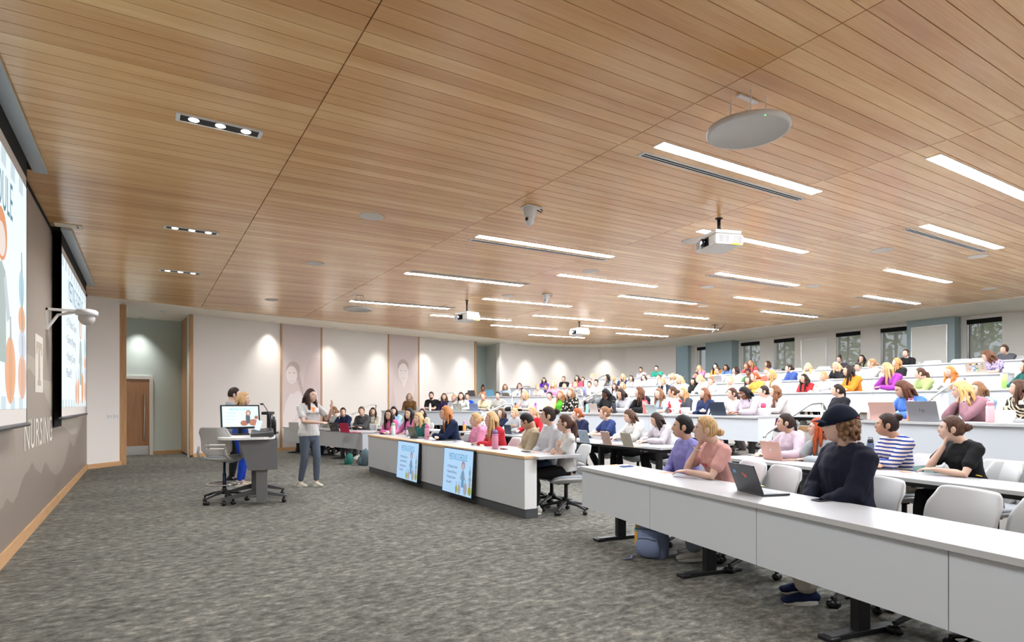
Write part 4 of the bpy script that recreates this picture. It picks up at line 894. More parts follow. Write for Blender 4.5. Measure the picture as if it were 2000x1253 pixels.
def bottle(p, col, lid_col, label, h=.24, r=.036, kind='bottle', band=None, yaw=0):
    e = empty('tumbler' if kind == 'tumbler' else 'water_bottle', tuple(p), yaw, label, 'bottle' if kind != 'tumbler' else 'tumbler'); c = mat('bottle_%d_%d_%d' % col, tuple(int(v * .92) for v in col), .4); lc = mat('bottle_%d_%d_%d' % lid_col, lid_col, .4)
    if kind == 'tumbler':
        MB().lathe([(.002, .001), (.034, .001), (.036, h * .42), (.048, h * .5), (.052, h * .93), (.002, h * .93)], 24).obj('body', c, e, True); MB().lathe([(.002, h * .93), (.054, h * .93), (.054, h), (.002, h)], 24).obj('lid', lc, e, True)
        MB().tube([(.01, 0, h * .98), (.016, 0, h * 1.22)], .005, 8).obj('straw', lc, e, True); MB().tube([(0, -.046, h * .88), (0, -.095, h * .86), (0, -.10, h * .62), (0, -.044, h * .52)], [(.008, .012)] * 4, 8).obj('handle', lc, e, True)
    elif kind == 'cone':
        MB().lathe([(.002, .001), (.032, .001), (.050, h), (.046, h), (.044, h - .005), (.002, h - .005)], 24).obj('body', c, e, True)
    else:
        MB().lathe([(.002, .001), (r, .001), (r + .001, h * .04), (r + .001, h * .74), (r * .8, h * .80), (r * .78, h * .82), (.002, h * .82)], 24).obj('body', c, e, True)
        MB().lathe([(.002, h * .80), (r * .85, h * .80), (r * .85, h * .95), (r * .6, h), (.002, h)], 20).obj('lid', lc, e, True)
        if band: MB().lathe([(r + .0015, h * .70), (r + .002, h * .71), (r + .002, h * .77), (r * .9, h * .79)], 24).obj('band', mat('bottle_%d_%d_%d' % band, band, .4), e, True)
        MB().tube([(0, -r * .6, h * .9), (0, -r * .6, h * 1.06), (0, r * .6, h * 1.06), (0, r * .6, h * .9)], .005, 6).obj('carry_loop', lc, e, True)
    return e
def phone(p, yaw, col, label):
    e = empty('phone', tuple(p), yaw, label, 'phone'); MB().box(-.075, .075, -.036, .036, .001, .010).obj('case', mat('phone_%d_%d_%d' % col, col, .4), e, bevel=.004); MB().box(-.07, .07, -.032, .032, .0101, .0105).obj('screen', M_GLASSB, e); return e
def card(p, yaw, col, label, w=.14, d=.09, name='paper_card'):
    o = MB().box(-w / 2, w / 2, -d / 2, d / 2, .0008, .002).obj(name, mat('card_%d_%d_%d' % col, col, .7)); o.location = p; o.rotation_euler = (0, 0, yaw); return tag(o, label, 'paper')
Z0 = .741
# on the desk nearest the camera
laptop(tp(1490, 962, Z0), R(-18), (74, 76, 80), 'dark grey laptop with stickers, open on the desk beside the person in navy cap', 112, .32, .23, None, True, 3)
phone(tp(1608, 977, Z0), R(-15), (30, 30, 34), 'black phone lying on the desk in front of the person in the navy cap')
phone(tp(1354, 926, Z0), R(5), (214, 96, 80), 'coral red phone on the desk in front of the person in the pink tee')
phone(tp(1224, 911, Z0), R(-2), (52, 104, 190), 'blue phone near the aisle end of the desk nearest the camera')
card(tp(1300, 922, Z0), R(10), (220, 160, 130), 'orange card on the desk in front of the person in the periwinkle sweatshirt')
card(tp(1200, 908, Z0), R(0), (222, 150, 110), 'orange card under the blue phone at the aisle end of the desk')
card(tp(1478, 948, Z0), R(-30), (236, 214, 120), 'yellow note lying behind the dark grey laptop', .1, .07)
# table behind
laptop(tp(1523, 897, Z0), R(-12), (216, 168, 152), 'rose gold laptop open in front of the red-haired person', 106, .31, .22, 'disc')
o = MB().lathe([(.002, .001), (.05, .001), (.052, .02), (.045, .028), (.002, .03)], 24).obj('pouch', mat('pouch_pink', (226, 176, 184), .7), None, True, loc=tp(1570, 899, Z0)); tag(o, 'small pale pink pouch beside the rose gold laptop', 'pouch'); o.scale = (1.3, .7, 1)
phone(tp(1471, 888, Z0), R(60), (214, 206, 196), 'pale phone lying alone near the end of the open table')
pt_ = tp(1817, 921, Z0); e = empty('lunch_container', tuple(pt_), R(-20), 'open grey-green plastic container in front of the person in the black tee', 'container')
b = MB(); 
for (x0, x1, y0, y1) in [(-.085, .085, -.12, -.01), (-.085, .085, .01, .12)]:
    b.box(x0, x1, y0, y1, .001, .005).box(x0, x0 + .004, y0, y1, .005, .05).box(x1 - .004, x1, y0, y1, .005, .05).box(x0, x1, y0, y0 + .004, .005, .05).box(x0, x1, y1 - .004, y1, .005, .05)
b.obj('tray', mat('container_green', (142, 176, 172), .35), e); MB().box(-.09, .09, -.125, .125, .046, .050).obj('rim', mat('container_green', (142, 176, 172), .35), e) if False else None
e = empty('banana_peel', tuple(tp(1905, 929, Z0)), R(-25), 'yellow banana peel lying on the table beside the black tee', 'banana')
MB().tube([(-.06, 0, .012), (-.02, .01, .02), (.03, .0, .016), (.09, -.02, .01)], [(.010, .016), (.016, .02), (.010, .018), (.004, .006)], 10).tube([(-.04, 0, .02), (-.05, .04, .014), (-.03, .07, .006)], [(.01, .016), (.006, .016), (.003, .006)], 8).tube([(-.03, -.01, .02), (-.02, -.05, .01), (.0, -.07, .005)], [(.01, .014), (.006, .014), (.003, .006)], 8).obj('peel', mat('banana', (230, 204, 52), .5), e, True)
phone(tp(1858, 928, Z0), R(70), (196, 170, 140), 'tan phone on the table beside the grey-green container')
card(tp(1770, 921, Z0), R(40), (222, 150, 120), 'orange card on the table beside the striped sleeve')
bottle(tp(1700, 896, Z0), (70, 90, 120), (40, 44, 52), 'blue bottle on the table between the navy cap and the striped shirt', .25, .04)
# middle open table
laptop(tp(1153, 864, Z0), R(-6), (190, 208, 226), 'pale blue laptop at the aisle end of the table, in front of the navy sweatshirt', 108, .31, .22, 'disc')
laptop(tp(1198, 868, Z0), R(-14), (206, 172, 160), 'rose laptop with a green sticker, in front of the cream hoodie', 107, .31, .22, None, False, 1)
laptop(tp(1239, 872, Z0), R(-12), (188, 182, 164), 'champagne gold laptop in front of the lilac-grey hoodie', 108, .31, .22, 'disc')
card(tp(1170, 861, Z0), 0, (214, 180, 130), 'tan folder on the table between the two left-hand laptops', .2, .12)
card(tp(1165, 865, Z0), .3, (226, 226, 224), 'white paper beside the pale blue laptop', .2, .14)
# counter
KZ = .769
bottle(tp(967, 876, KZ), (226, 150, 178), (120, 110, 160), 'tall pink bottle with a violet lid near the aisle end of the oak-edged counter', .27, .045, band=(200, 120, 160))
bottle(tp(834, 857, KZ), (232, 160, 186), (214, 110, 160), 'pink bottle in the middle of the oak-edged counter', .26, .044)
bottle(tp(768, 849, KZ), (214, 222, 208), (150, 190, 150), 'white bottle with a green lid at the far end of the counter', .25, .044)
bottle(tp(796, 852, KZ), (226, 232, 236), (70, 130, 190), 'small clear bottle with a blue cap on the counter', .17, .03)
laptop(tp(818, 855, KZ), R(5), (84, 92, 86), 'dark olive laptop open on the counter in front of the auburn-haired person', 108, .31, .22)
o = MB().box(-.12, .12, -.17, .17, .001, .018).obj('closed_laptop', mat('laptop_dark', (60, 62, 66), .4, .3), None, bevel=.004, loc=tp(872, 859, KZ)); tag(o, 'closed dark laptop lying on the counter', 'laptop')
phone(tp(892, 862, KZ), R(30), (200, 200, 204), 'silver phone lying on the counter beside the closed laptop'); phone(tp(912, 862, KZ), R(80), (34, 34, 38), 'black phone on the counter in front of the pink hoodie with the claw clip')
phone(tp(984, 877, KZ), R(80), (60, 60, 66), 'dark phone on the counter behind the tall pink bottle'); phone(tp(1027, 882, KZ), R(85), (40, 40, 46), 'dark phone near the aisle end of the counter')
card(tp(953, 866, KZ), R(30), (222, 170, 130), 'orange card on the counter in front of the red sweatshirt'); card(tp(1046, 883, KZ), R(30), (224, 160, 130), 'orange card at the very end of the counter'); card(tp(1004, 874, KZ), R(60), (214, 180, 160), 'tan card in the middle of the counter end')
o = MB().ell((0, 0, .04), (.045, .05, .038), 12, 8).obj('snack_bag', mat('snack_bag', (230, 214, 206), .6), None, True, loc=tp(757, 848, KZ)); tag(o, 'white patterned pouch at the far end of the counter', 'pouch')
bottle(row_pt('B', 907, .3)[0].to_3d() + Vector((0, 0, Z0)), (226, 160, 84), (200, 130, 170), 'orange bottle with a pink lid behind the counter row', .25, .04, band=(150, 130, 190))
bottle(row_pt('B', 733, .3)[0].to_3d() + Vector((0, 0, Z0)), (186, 180, 156), (110, 110, 100), 'olive beige bottle behind the grey hoodie', .27, .04)
laptop(row_pt('B', 1000, .25)[0].to_3d() + Vector((0, 0, Z0)), R(0), (60, 70, 84), 'dark tablet with a lit screen between the red and the beige tops', 100, .28, .2, None, True)
# left front desk
laptop(tp(661, 842, Z0), R(25), (96, 92, 100), 'grey stickered laptop in front of the navy sweatshirt by the mural wall', 108, .31, .22, None, False, 5)
laptop(tp(681, 844, Z0), R(25), (214, 60, 96), 'bright pink laptop on the front desk by the mural wall', 106, .31, .22)
card(tp(703, 843.5, Z0), R(20), (226, 110, 140), 'pink notebook beside the bright pink laptop', .2, .14, 'notebook')
laptop(tp(580, 840, Z0), R(40), (216, 216, 214), 'white laptop behind the speaker on the front desk', 100, .3, .2)
phone(tp(643, 842, Z0), R(30), (50, 50, 54), 'dark phone on the front desk behind the speaker\u2019s hand')
def rowprop(row, px, off):
    p, n = row_pt(row, px, off); return p.to_3d() + Vector((0, 0, T[RT[row]] + Z0)), math.atan2(n.y, n.x) + PI
def LP(row, px, col, label, off=.22, **k):
    p, a = rowprop(row, px, off); return laptop(p, a, col, label, **k)
def BT(row, px, col, lc, label, off=.14, **k):
    p, a = rowprop(row, px, off); return bottle(p, col, lc, label, yaw=a, **k)
LP('C', 898, (200, 200, 190), 'stickered laptop in front of the dark ponytail on the first tier', stick=9)
LP('C', 930, (140, 156, 196), 'slate blue laptop with a round logo in front of the pale yellow top', logo='disc')
BT('C', 870, (222, 110, 160), (210, 70, 120), 'pink cup in front of the tilted head on the first tier', h=.17, r=.04)
BT('C', 840, (236, 220, 214), (230, 180, 170), 'pale pink bottle beside the older person in brown', off=.2, h=.22)
BT('C', 1007, (228, 130, 50), (60, 60, 60), 'orange bottle beside the black bag on the first tier')
p, a = rowprop('C', 994, .25); o = MB().ell((0, 0, .06), (.12, .14, .08), 14, 8).obj('handbag', M_BLACKM, None, True, loc=p); tag(o, 'black bag lying on the desk beside the orange bottle on the first tier', 'bag')
BT('C', 1046, (206, 110, 206), (150, 70, 160), 'purple bottle beside the person in the white tank top')
BT('C', 1147, (158, 214, 206), (50, 60, 70), 'tall teal bottle standing beside the aisle rail on the first tier', h=.27, r=.036)
LP('C', 1167, (222, 208, 200), 'pale beige laptop in front of the black-haired person resting on one hand')
BT('C', 1199, (30, 34, 46), (20, 20, 24), 'big black bottle between the black hoodie and the grey hoodie', h=.30, r=.048)
BT('C', 1259, (238, 150, 136), (222, 70, 110), 'coral tumbler with a handle and a straw on the first tier', kind='tumbler', h=.30)
LP('C', 1283, (206, 222, 226), 'pale tablet laptop in front of the light blue top', tilt=120)
LP('C', 1413, (66, 76, 92), 'large dark blue laptop near the slanted end of the first-tier desk', w=.36, dp=.25)
BT('C2', 1491, (216, 60, 104), (236, 236, 236), 'magenta mug tumbler with a white straw on the open table of the first tier', kind='tumbler', h=.25)
LP('C', 1737, (232, 190, 178), 'pink laptop on the desk before the blue sweatshirt', w=.34, dp=.24)
BT('C', 1700, (238, 208, 204), (226, 160, 160), 'pale pink bottle with a straw lid behind the pink laptop', h=.24)
BT('C', 1779, (236, 150, 80), (224, 140, 190), 'orange bottle with a pink lid in front of the blue sweatshirt', h=.27, r=.042, band=(130, 130, 200))
LP('C', 1816, (150, 150, 154), 'silver laptop with a logo in front of the blonde person leaning on her hands', w=.36, dp=.25, logo='text')
BT('C', 1934, (240, 184, 190), (236, 160, 176), 'tall pink bottle beside the blonde person leaning on her hands', h=.25, r=.042, off=.35)
BT('D', 1961, (190, 236, 130), (190, 236, 130), 'bright green tumbler cup on the second tier', kind='cone', h=.26)
LP('D', 925, (110, 110, 110), 'small dark laptop at the upper recess'); LP('D', 960, (120, 180, 214), 'light blue laptop beside the person with a black topknot', tilt=95)
LP('D', 993, (200, 184, 164), 'beige tablet tipped low in front of the light blue sweater', tilt=150)
LP('D', 1129, (200, 200, 204), 'stickered laptop beside the lavender tumbler on the second tier', stick=10)
BT('D', 1141, (146, 148, 214), (170, 170, 224), 'lavender tumbler with a handle on the second tier', kind='tumbler', h=.28)
BT('E', 1143, (236, 226, 206), (236, 236, 232), 'cream bottle in the third row of tiers behind the lavender tumbler', h=.24, r=.045)
BT('E', 1259, (232, 232, 216), (230, 224, 200), 'cream bottle in front of the cream top on the third tier', h=.22)
BT('D', 1298, (240, 240, 238), (236, 236, 232), 'white bottle in front of the blonde ponytail on the second tier', h=.26, r=.04)
BT('D', 1429, (176, 206, 236), (236, 236, 240), 'light blue cup in front of the person drinking', h=.16, r=.042)
LP('E', 1407, (190, 188, 186), 'grey laptop in front of the grey hoodie on the third tier', w=.33)
BT('D', 1595, (240, 240, 240), (226, 150, 110), 'white cup with an orange lid beside the white v-neck', h=.14, r=.04)
LP('E', 1912, (206, 196, 180), 'laptop covered in stickers in front of the lavender top on the third tier', w=.36, dp=.24, stick=26)
LP('D', 1583, (240, 240, 240), 'white laptop lid lying low in front of the red top', tilt=40, w=.36, dp=.25) if False else None
# bags under the front desks
def backpack(p, yaw, col, label, s=1.0):
    e = empty('backpack', tuple(p), yaw, label, 'backpack'); e.scale = (s,) * 3; c = mat('bag_%d_%d_%d' % col, col, .85)
    me = MB().tube([(0, 0, .02), (.0, 0, .18), (-.02, 0, .34), (-.03, 0, .40)], [(.13, .17), (.14, .18), (.12, .16), (.06, .09)], 20, up=(1, 0, 0)).mesh('body', (c,), True)
    for v in me.vertices: v.co += Vector((1, 1, 1)) * .034 * noise.noise(v.co * 11)
    link('body', me, e)
    me = MB().tube([(.12, 0, .04), (.14, 0, .13), (.12, 0, .22)], [(.05, .13), (.06, .14), (.03, .11)], 16, up=(1, 0, 0)).mesh('front_pocket', (c,), True); link('front_pocket', me, e)
    MB().tube([(.148, -.1, .20), (.158, 0, .215), (.148, .1, .20)], .005, 6).tube([(.13, -.13, .30), (.135, 0, .31), (.13, .13, .30)], .004, 6).obj('zipper', M_CHAR, e, True)
    MB().tube([(-.03, -.03, .40), (-.04, -.03, .45), (-.04, .03, .45), (-.03, .03, .40)], .008, 6).obj('carry_loop', c, e, True)
    MB().tube([(.1, -.1, .03), (.18, -.16, .012), (.26, -.12, .01), (.34, -.18, .01)], [(.006, .014)] * 4, 6).obj('strap', c, e, True)
    return e
backpack(at(1275, 1085, .0) + Vector((0, 0, .0)), R(200), (118, 132, 164), 'slate blue backpack standing under the desk nearest the camera', .86)
bottle(at(1247, 1078, .0) + Vector((0, 0, .06)), (232, 176, 50), (232, 176, 50), 'yellow and pink banded bottle in the side pocket of the slate blue backpack', .22, .036, band=(60, 170, 160))
backpack(at(712, 908, 0), R(180), (84, 104, 112), 'grey-blue patterned backpack under the front desk by the counter', .85)
backpack(at(682, 906, 0), R(170), (34, 110, 100), 'green bag under the front desk by the mural wall', .6)
backpack(at(1700, 1180, 0) + Vector((.35, .1, 0)), R(200), (14, 14, 15), 'black backpack with an orange mark under the desk nearest the camera', 1.0)
o = MB().tube([(-.07, 0, .006), (.07, 0, .006)], .005, 8).obj('pen', M_STEEL, None, True, loc=at(1355, 1084, 0)); tag(o, 'silver pen lying on the carpet under the desk nearest the camera', 'pen'); o.rotation_euler = (0, 0, R(-20))
# ================================================================ TREES OUTSIDE THE WINDOWS
M_LEAF = mat('leaves', (92, 130, 62), .8); t_ = NT(M_LEAF); t_.l(t_.ramp(t_.noise(t_.pos(), 2.2, 3), [(.3, (58, 92, 44)), (.7, (150, 180, 96))]), t_.b.inputs['Base Color'])
M_BARK = mat('bark', (92, 80, 66), .9)
for (x, y, h, r), w in zip([(27, 18.5, 6.2, 2.2), (28, 13.2, 6.6, 2.4), (27.5, 8.6, 6.0, 2.1), (29, 4.2, 6.4, 2.3)], ['behind the first window', 'behind the middle windows', 'behind the last window', 'beyond the last window']):
    e = empty('tree', (x, y, -1), 0, 'leafy green tree outside, seen through the blinds ' + w, 'tree', 'trees outside the windows'); rnd = random.Random(int(x * y))
    MB().tube([(0, 0, 0), (.05, .05, h * .45), (0, .1, h * .75)], [.22, .16, .08], 10).obj('trunk', M_BARK, e, True)
    b = MB()
    for i in range(900):
        a, q, s_ = rnd.uniform(0, 6.28), rnd.uniform(-1, 1), rnd.uniform(.5, 1) ** .5; c = V3 = Vector((math.cos(a) * math.sqrt(1 - q * q) * r * s_, math.sin(a) * math.sqrt(1 - q * q) * r * s_, h * .72 + q * r * .9 * s_)); u = Vector((rnd.gauss(0, 1), rnd.gauss(0, 1), rnd.gauss(0, 1))).normalized(); v = u.orthogonal().normalized(); l = rnd.uniform(.14, .26)
        b.add([c - u * l, c + v * l * .5, c + u * l, c - v * l * .5], [(0, 1, 2, 3)])
    b.obj('foliage', M_LEAF, e)
# ================================================================ PEOPLE
def sm(a, b, x):
    t = max(0.0, min(1.0, (x - a) / (b - a))); return t * t * (3 - 2 * t)
def gs(v, s): return math.exp(-(v / s) ** 2)
HA, HB, HC = .094, .074, .117      # half depth, half width, half height of the head
def head_pt(d, male=False):
    "surface of the head in direction d, origin at the head centre, face towards +X"
    x, y, z = d.x * HA, d.y * HB, d.z * HC
    q = z / HC
    jaw = 1 - (.30 if not male else .22) * sm(-.15, -1.0, q); y *= jaw
    if x > 0: x *= 1 - .05 * sm(.2, 1, q) + .34 * sm(-.25, -.85, q)
    else: x *= 1.06 - .42 * sm(-.1, -.95, q)
    f = sm(0, .05, x)
    x += f * (.0235 * gs(y, .0125) * gs(z + .022, .021) + .012 * gs(y, .010) * gs(z + .002, .022))
    x -= f * .0075 * (gs(y - .031, .017) + gs(y + .031, .017)) * gs(z - .008, .016)
    x += f * .003 * gs(z - .030, .012)
    x += f * (.0065 * gs(y, .022) * gs(z + .056, .007) + .006 * gs(y, .018) * gs(z + .068, .006) - .003 * gs(y, .02) * gs(z + .062, .003))
    x += f * .006 * gs(y, .020) * gs(z + .098, .014)
    x += f * .004 * (gs(y - .042, .018) + gs(y + .042, .018)) * gs(z + .022, .02)
    return Vector((x, y, z))
def head_mb(b, nu=40, nv=32, fn=None):
    fn = fn or head_pt; vs = []; fs = []
    for i in range(1, nv):
        a = PI * i / nv
        for j in range(nu):
            q = 2 * PI * j / nu; vs.append(fn(Vector((math.sin(a) * math.cos(q), math.sin(a) * math.sin(q), math.cos(a)))))
    vs += [fn(Vector((0, 0, 1))), fn(Vector((0, 0, -1)))]
    for i in range(nv - 2):
        for j in range(nu): fs.append((i * nu + j, (i + 1) * nu + j, (i + 1) * nu + (j + 1) % nu, i * nu + (j + 1) % nu))
    N = (nv - 1) * nu
    for j in range(nu): fs.append((N, j, (j + 1) % nu)); fs.append((N + 1, (nv - 2) * nu + (j + 1) % nu, (nv - 2) * nu + j))
    b.add(vs, fs)
def face_x(y, z):
    "front surface X at a given y, z"
    lo = Vector((1, 0, 0)); d = Vector((1, y / HB, z / HC))
    dz = z / HC; jaw = 1 - .30 * sm(-.15, -1.0, dz); dy = y / HB / jaw; r = max(.02, 1 - dy * dy - dz * dz); return head_pt(Vector((math.sqrt(r), dy, dz))).x
def remesh(b, vox, name, mats, smooth=6, factor=.5):
    me = b.mesh('tmp'); o = bpy.data.objects.new('tmp', me)
    r = o.modifiers.new('r', 'REMESH'); r.mode = 'VOXEL'; r.voxel_size = vox; r.use_smooth_shade = True
    if smooth: s_ = o.modifiers.new('s', 'SMOOTH'); s_.iterations = smooth; s_.factor = factor
    out = evaluated_mesh(o); bpy.data.meshes.remove(me)
    out.name = name; out.materials.clear()
    for m in mats: out.materials.append(m)
    return out
def ik(a, t, l1, l2, pole):
    d = t - a; L = min(d.length, (l1 + l2) * .995); u = d.normalized(); t = a + u * L
    x = (l1 * l1 - l2 * l2 + L * L) / (2 * L); h = math.sqrt(max(0, l1 * l1 - x * x)); p = pole - u * pole.dot(u); p.normalize(); return a + u * x + p * h, t
def hand(b, w, dr, nrm, side, curl=.5, s=1.0, spread=0.0, pts=None):
    "w wrist, dr finger direction, nrm back of the hand, side +1 left -1 right"
    dr = dr.normalized(); nrm = (nrm - dr * nrm.dot(dr)).normalized(); lat = dr.cross(nrm) * side   # lat points to the thumb side
    pc = w + dr * .045 * s
    b.tube([w - dr * .01, w + dr * .02, w + dr * .055 * s, w + dr * .085 * s], [(.014, .022), (.014, .032), (.014, .040), (.011, .038)], 12, up=nrm)
    for i, (o, L) in enumerate([(.030, .070), (.010, .078), (-.010, .072), (-.029, .057)]):
        p = w + dr * (.082 - (.006 if i == 3 else 0)) * s + lat * o * s; c = curl * (.85 + .12 * i); a = 0; P = [p - dr * .012]
        P.append(p); q = p; 
        for k, seg in enumerate((.45, .32, .23)):
            a += c * (.55, .75, .5)[k]; dd = dr * math.cos(a) - nrm * math.sin(a) + lat * spread * (1.5 - i) * .25; q = q + dd.normalized() * L * seg * s; P.append(q.copy())
        b.tube(P, [.0098, .0092, .0085, .0078, .0062], 8)
    tb = w + dr * .022 * s + lat * .026 * s; t1 = tb + (dr * .75 + lat * .65).normalized() * .038 * s - nrm * .006; t2 = t1 + (dr * .95 + lat * .15 - nrm * curl * .5).normalized() * .032 * s
    b.tube([tb - lat * .008, t1, t2], [.0125, .0105, .008], 8)
    return w
V = Vector
UA, FA = .275, .245
POSES = {
 # left wrist, left finger dir, left back-of-hand, left curl ; same for right ; head shift
 'fold': dict(L=(V((.40, -.03, .80)), V((.35, -1, -.05)), V((0, 0, 1)), .35), R=(V((.36, .05, .785)), V((.25, 1, -.05)), V((0, 0, 1)), .35), lean=12),
 'type': dict(L=(V((.42, .09, .80)), V((1, -.25, -.12)), V((0, 0, 1)), .5), R=(V((.42, -.09, .80)), V((1, .25, -.12)), V((0, 0, 1)), .5), lean=9),
 'chin': dict(L=(V((.40, .02, .79)), V((.5, -.9, -.1)), V((.1, 0, 1)), .4), R='face', lean=14),
 'chinl': dict(R=(V((.40, -.02, .79)), V((.5, .9, -.1)), V((.1, 0, 1)), .4), L='face', lean=14),
 'both': dict(L='face', R='face', lean=17),
 'lap': dict(L=(V((.25, .06, .64)), V((.6, -.8, -.15)), V((.2, .1, 1)), .6), R=(V((.27, -.05, .63)), V((.6, .8, -.15)), V((.2, 0, 1)), .6), lean=1),
 'rest': dict(L=(V((.37, .20, .79)), V((.9, -.55, -.08)), V((0, 0, 1)), .4), R=(V((.38, -.17, .79)), V((.8, .75, -.08)), V((0, 0, 1)), .4), lean=7),
 'cross': dict(L=(V((.26, -.10, .77)), V((.1, -1, .1)), V((1, 0, .4)), .7), R=(V((.23, .10, .82)), V((.1, 1, .1)), V((1, 0, .4)), .7), lean=-2)}
HEADC = V((.040, 0, 1.195)); NECKP = V((-.005, 0, 1.055)); HIP = V((0, 0, .55))
def leanM(deg): return Matrix.Translation(HIP) @ Matrix.Rotation(R(deg), 4, 'Y') @ Matrix.Translation(-HIP)
def face_wrist(side, M):
    "hand closed below the jaw on one side"
    c = M @ HEADC; return c + V((.052, side * .050, -.165))
class Fig:
    "joint positions of a seated figure facing +X, floor at 0"
    def __init__(s, pose, male=False, wide=1.0, leg=0):
        P = POSES[pose]; s.lean = P['lean']; s.M = leanM(s.lean); s.male = male; s.w = (1.12 if male else 1.0) * wide; s.pose = pose
        s.head = s.M @ HEADC; s.neck = s.M @ NECKP; sh = .172 * s.w; s.sh = {1: s.M @ V((-.01, sh, 1.0)), -1: s.M @ V((-.01, -sh, 1.0))}
        s.arm = {}; s.hd = {}
        for sd, k in ((1, 'L'), (-1, 'R')):
            q = P[k]
            if q == 'face':
                t = face_wrist(sd, s.M); e = V((t.x + .07, sd * .155, .785)); u = (t - e); t2 = e + u.normalized() * min(u.length, FA + .02)
                s.arm[sd] = (e, t2); s.hd[sd] = ((V((-.25, -sd * .12, 1))), V((.75, sd * .6, .25)), .9 if pose != 'both' else .35)
            else:
                w, dr, nr, cu = q; w = V((w.x, w.y * 1.0, w.z)); e, w2 = ik(s.sh[sd], w, UA, FA, V((-.35, sd * .9, -.6))); s.arm[sd] = (e, w2); s.hd[sd] = (dr, nr, cu)
        kx = (.43, .42, .44)[leg]; ax = (.44, .30, .22)[leg]
        s.leg = {sd: (V((.0, sd * .085, .545)), V((kx + .02 * sd * leg, sd * .105, .525)), V((ax + .05 * sd * (leg != 0), sd * .11, .095))) for sd in (1, -1)}
        s.stand = False
class Stand:
    def __init__(s, arms, male=False, stride=0.0):
        s.male = male; s.w = 1.12 if male else 1.0; s.stand = True; up = V((0, 0, .36)); s.M = Matrix.Translation(up); s.pose = 'stand'; s.lean = 0
        s.head = HEADC + up; s.neck = NECKP + up; sh = .172 * s.w; s.sh = {1: V((-.01, sh, 1.36)), -1: V((-.01, -sh, 1.36))}; s.arm = {}; s.hd = {}
        for sd in (1, -1):
            w, dr, nr, cu, pole = arms[sd]; e, w2 = ik(s.sh[sd], w, UA, FA, pole); s.arm[sd] = (e, w2); s.hd[sd] = (dr, nr, cu)
        s.leg = {1: (V((0, .085, .90)), V((.045 + stride * .3, .095, .49)), V((stride * .5, .10, .085))), -1: (V((0, -.085, .90)), V((.06 - stride * .5, -.09, .49)), V((-stride * .9, -.10, .085)))}
TORS = [(.50, -.005, .115, .165), (.56, -.01, .12, .175), (.64, -.005, .108, .155), (.73, .0, .095, .128), (.82, .008, .105, .140), (.90, .014, .115, .150), (.97, .002, .098, .160), (1.02, -.005, .075, .150), (1.055, -.008, .055, .085)]
def torso(b, F, t=0.0, z0=0, z1=9, flare=0, n=20):
    P, Rr = [], []
    for z, x, rx, ry in TORS:
        if not z0 <= z <= z1: continue
        w = F.w if z > .75 else (F.w * .98); k = flare * sm(.85, .55, z)
        sq = .82 if (F.male and z < .95) else 1
        P.append(F.M @ V((x, 0, z))); Rr.append((rx * (1 + (w - 1) * .6) + t + k, ry * w + t * (1 if z < 1.0 else .6) + k + (.018 if F.male and z > .7 and z < 1 else 0)))
    b.tube(P, Rr, n, cap=(t < .005), up=(1, 0, 0))
    if not F.male and z1 > 1:
        for sd in (1, -1): b.ell(F.M @ V((.085, sd * .068, .905)), (.045 + t * .6, .058 + t * .3, .055 + t * .4), 12, 8)
    for sd in (1, -1): b.tube([F.M @ V((-.005, sd * .06, 1.035)), F.sh[sd] + V((0, -sd * .01, .005)), F.sh[sd] + V((0, sd * .012, -.02))], [.038 + t * .8, .050 + t * .8, .046 + t], 12)
def body_mesh(F, vox, yaw, pitch, roll, name='body'):
    b = MB(); torso(b, F, -.004)
    c = F.head; Rm = head_rot(F, yaw, pitch, roll)
    b.tube([F.M @ V((-.012, 0, 1.01)), F.M @ V((-.004, 0, 1.07)), F.head + V((-.030, 0, -.075)), F.head + V((-.026, 0, -.04))], [(.060, .060), (.050, .050), (.047, .046), (.048, .048)] if not F.male else [(.07, .07), (.060, .060), (.058, .056), (.055, .05)], 14)
    hb = MB(); head_mb(hb, 44, 36, lambda d: head_pt(d, F.male))
    for sd in (1, -1): hb.ell(V((-.008, sd * .076, -.006)), (.014, .010, .028), 12, 10, Matrix.Rotation(R(sd * -22), 3, 'Z'))
    b.add([Rm @ Vector(v) for v in hb.v], hb.f)
    for sd in (1, -1):
        e, w = F.arm[sd]; s = F.sh[sd]; k = 1.12 if F.male else 1
        b.tube([s, s.lerp(e, .3), s.lerp(e, .75), e, e.lerp(w, .25), e.lerp(w, .7), w], [.046 * k, .043 * k, .036 * k, .034 * k, .036 * k, .027 * k, .0215 * k], 12)
        dr, nr, cu = F.hd[sd]; hand(b, w, V(dr), V(nr), sd, cu, 1.08 if F.male else 1, .35 if cu < .2 else 0)
        h, kn, an = F.leg[sd]; b.tube([h, h.lerp(kn, .5), kn, kn.lerp(an, .3), kn.lerp(an, .75), an, an + V((0, 0, -.03))], [.082, .070, .052, .052, .038, .034, .034], 14)
        b.tube([an + V((-.045, 0, -.045)), an + V((.05, 0, -.05)), an + V((.15, 0, -.062))], [(.032, .032), (.028, .038), (.016, .036)], 10, up=(0, 0, 1))
    return remesh(b, vox, name, (None,), 4, .45)
def head_rot(F, yaw, pitch, roll):
    piv = F.neck.lerp(F.head, .35); L = Matrix.Translation(F.head)
    Rr = Matrix.Rotation(R(yaw), 4, 'Z') @ Matrix.Rotation(R(pitch), 4, 'Y') @ Matrix.Rotation(R(roll), 4, 'X')
    return Matrix.Translation(piv) @ Rr @ Matrix.Translation(-piv) @ L
def fold_noise(me, amp, seed=0, fz=7):
    nr = [v.normal.copy() for v in me.vertices]
    for v, n_ in zip(me.vertices, nr):
        c = v.co; v.co = c + n_ * amp * (noise.noise(V((c.x * 9 + seed, c.y * 9, c.z * fz))) + .5 * noise.noise(V((c.x * 22, c.y * 22 + seed, c.z * 14))))
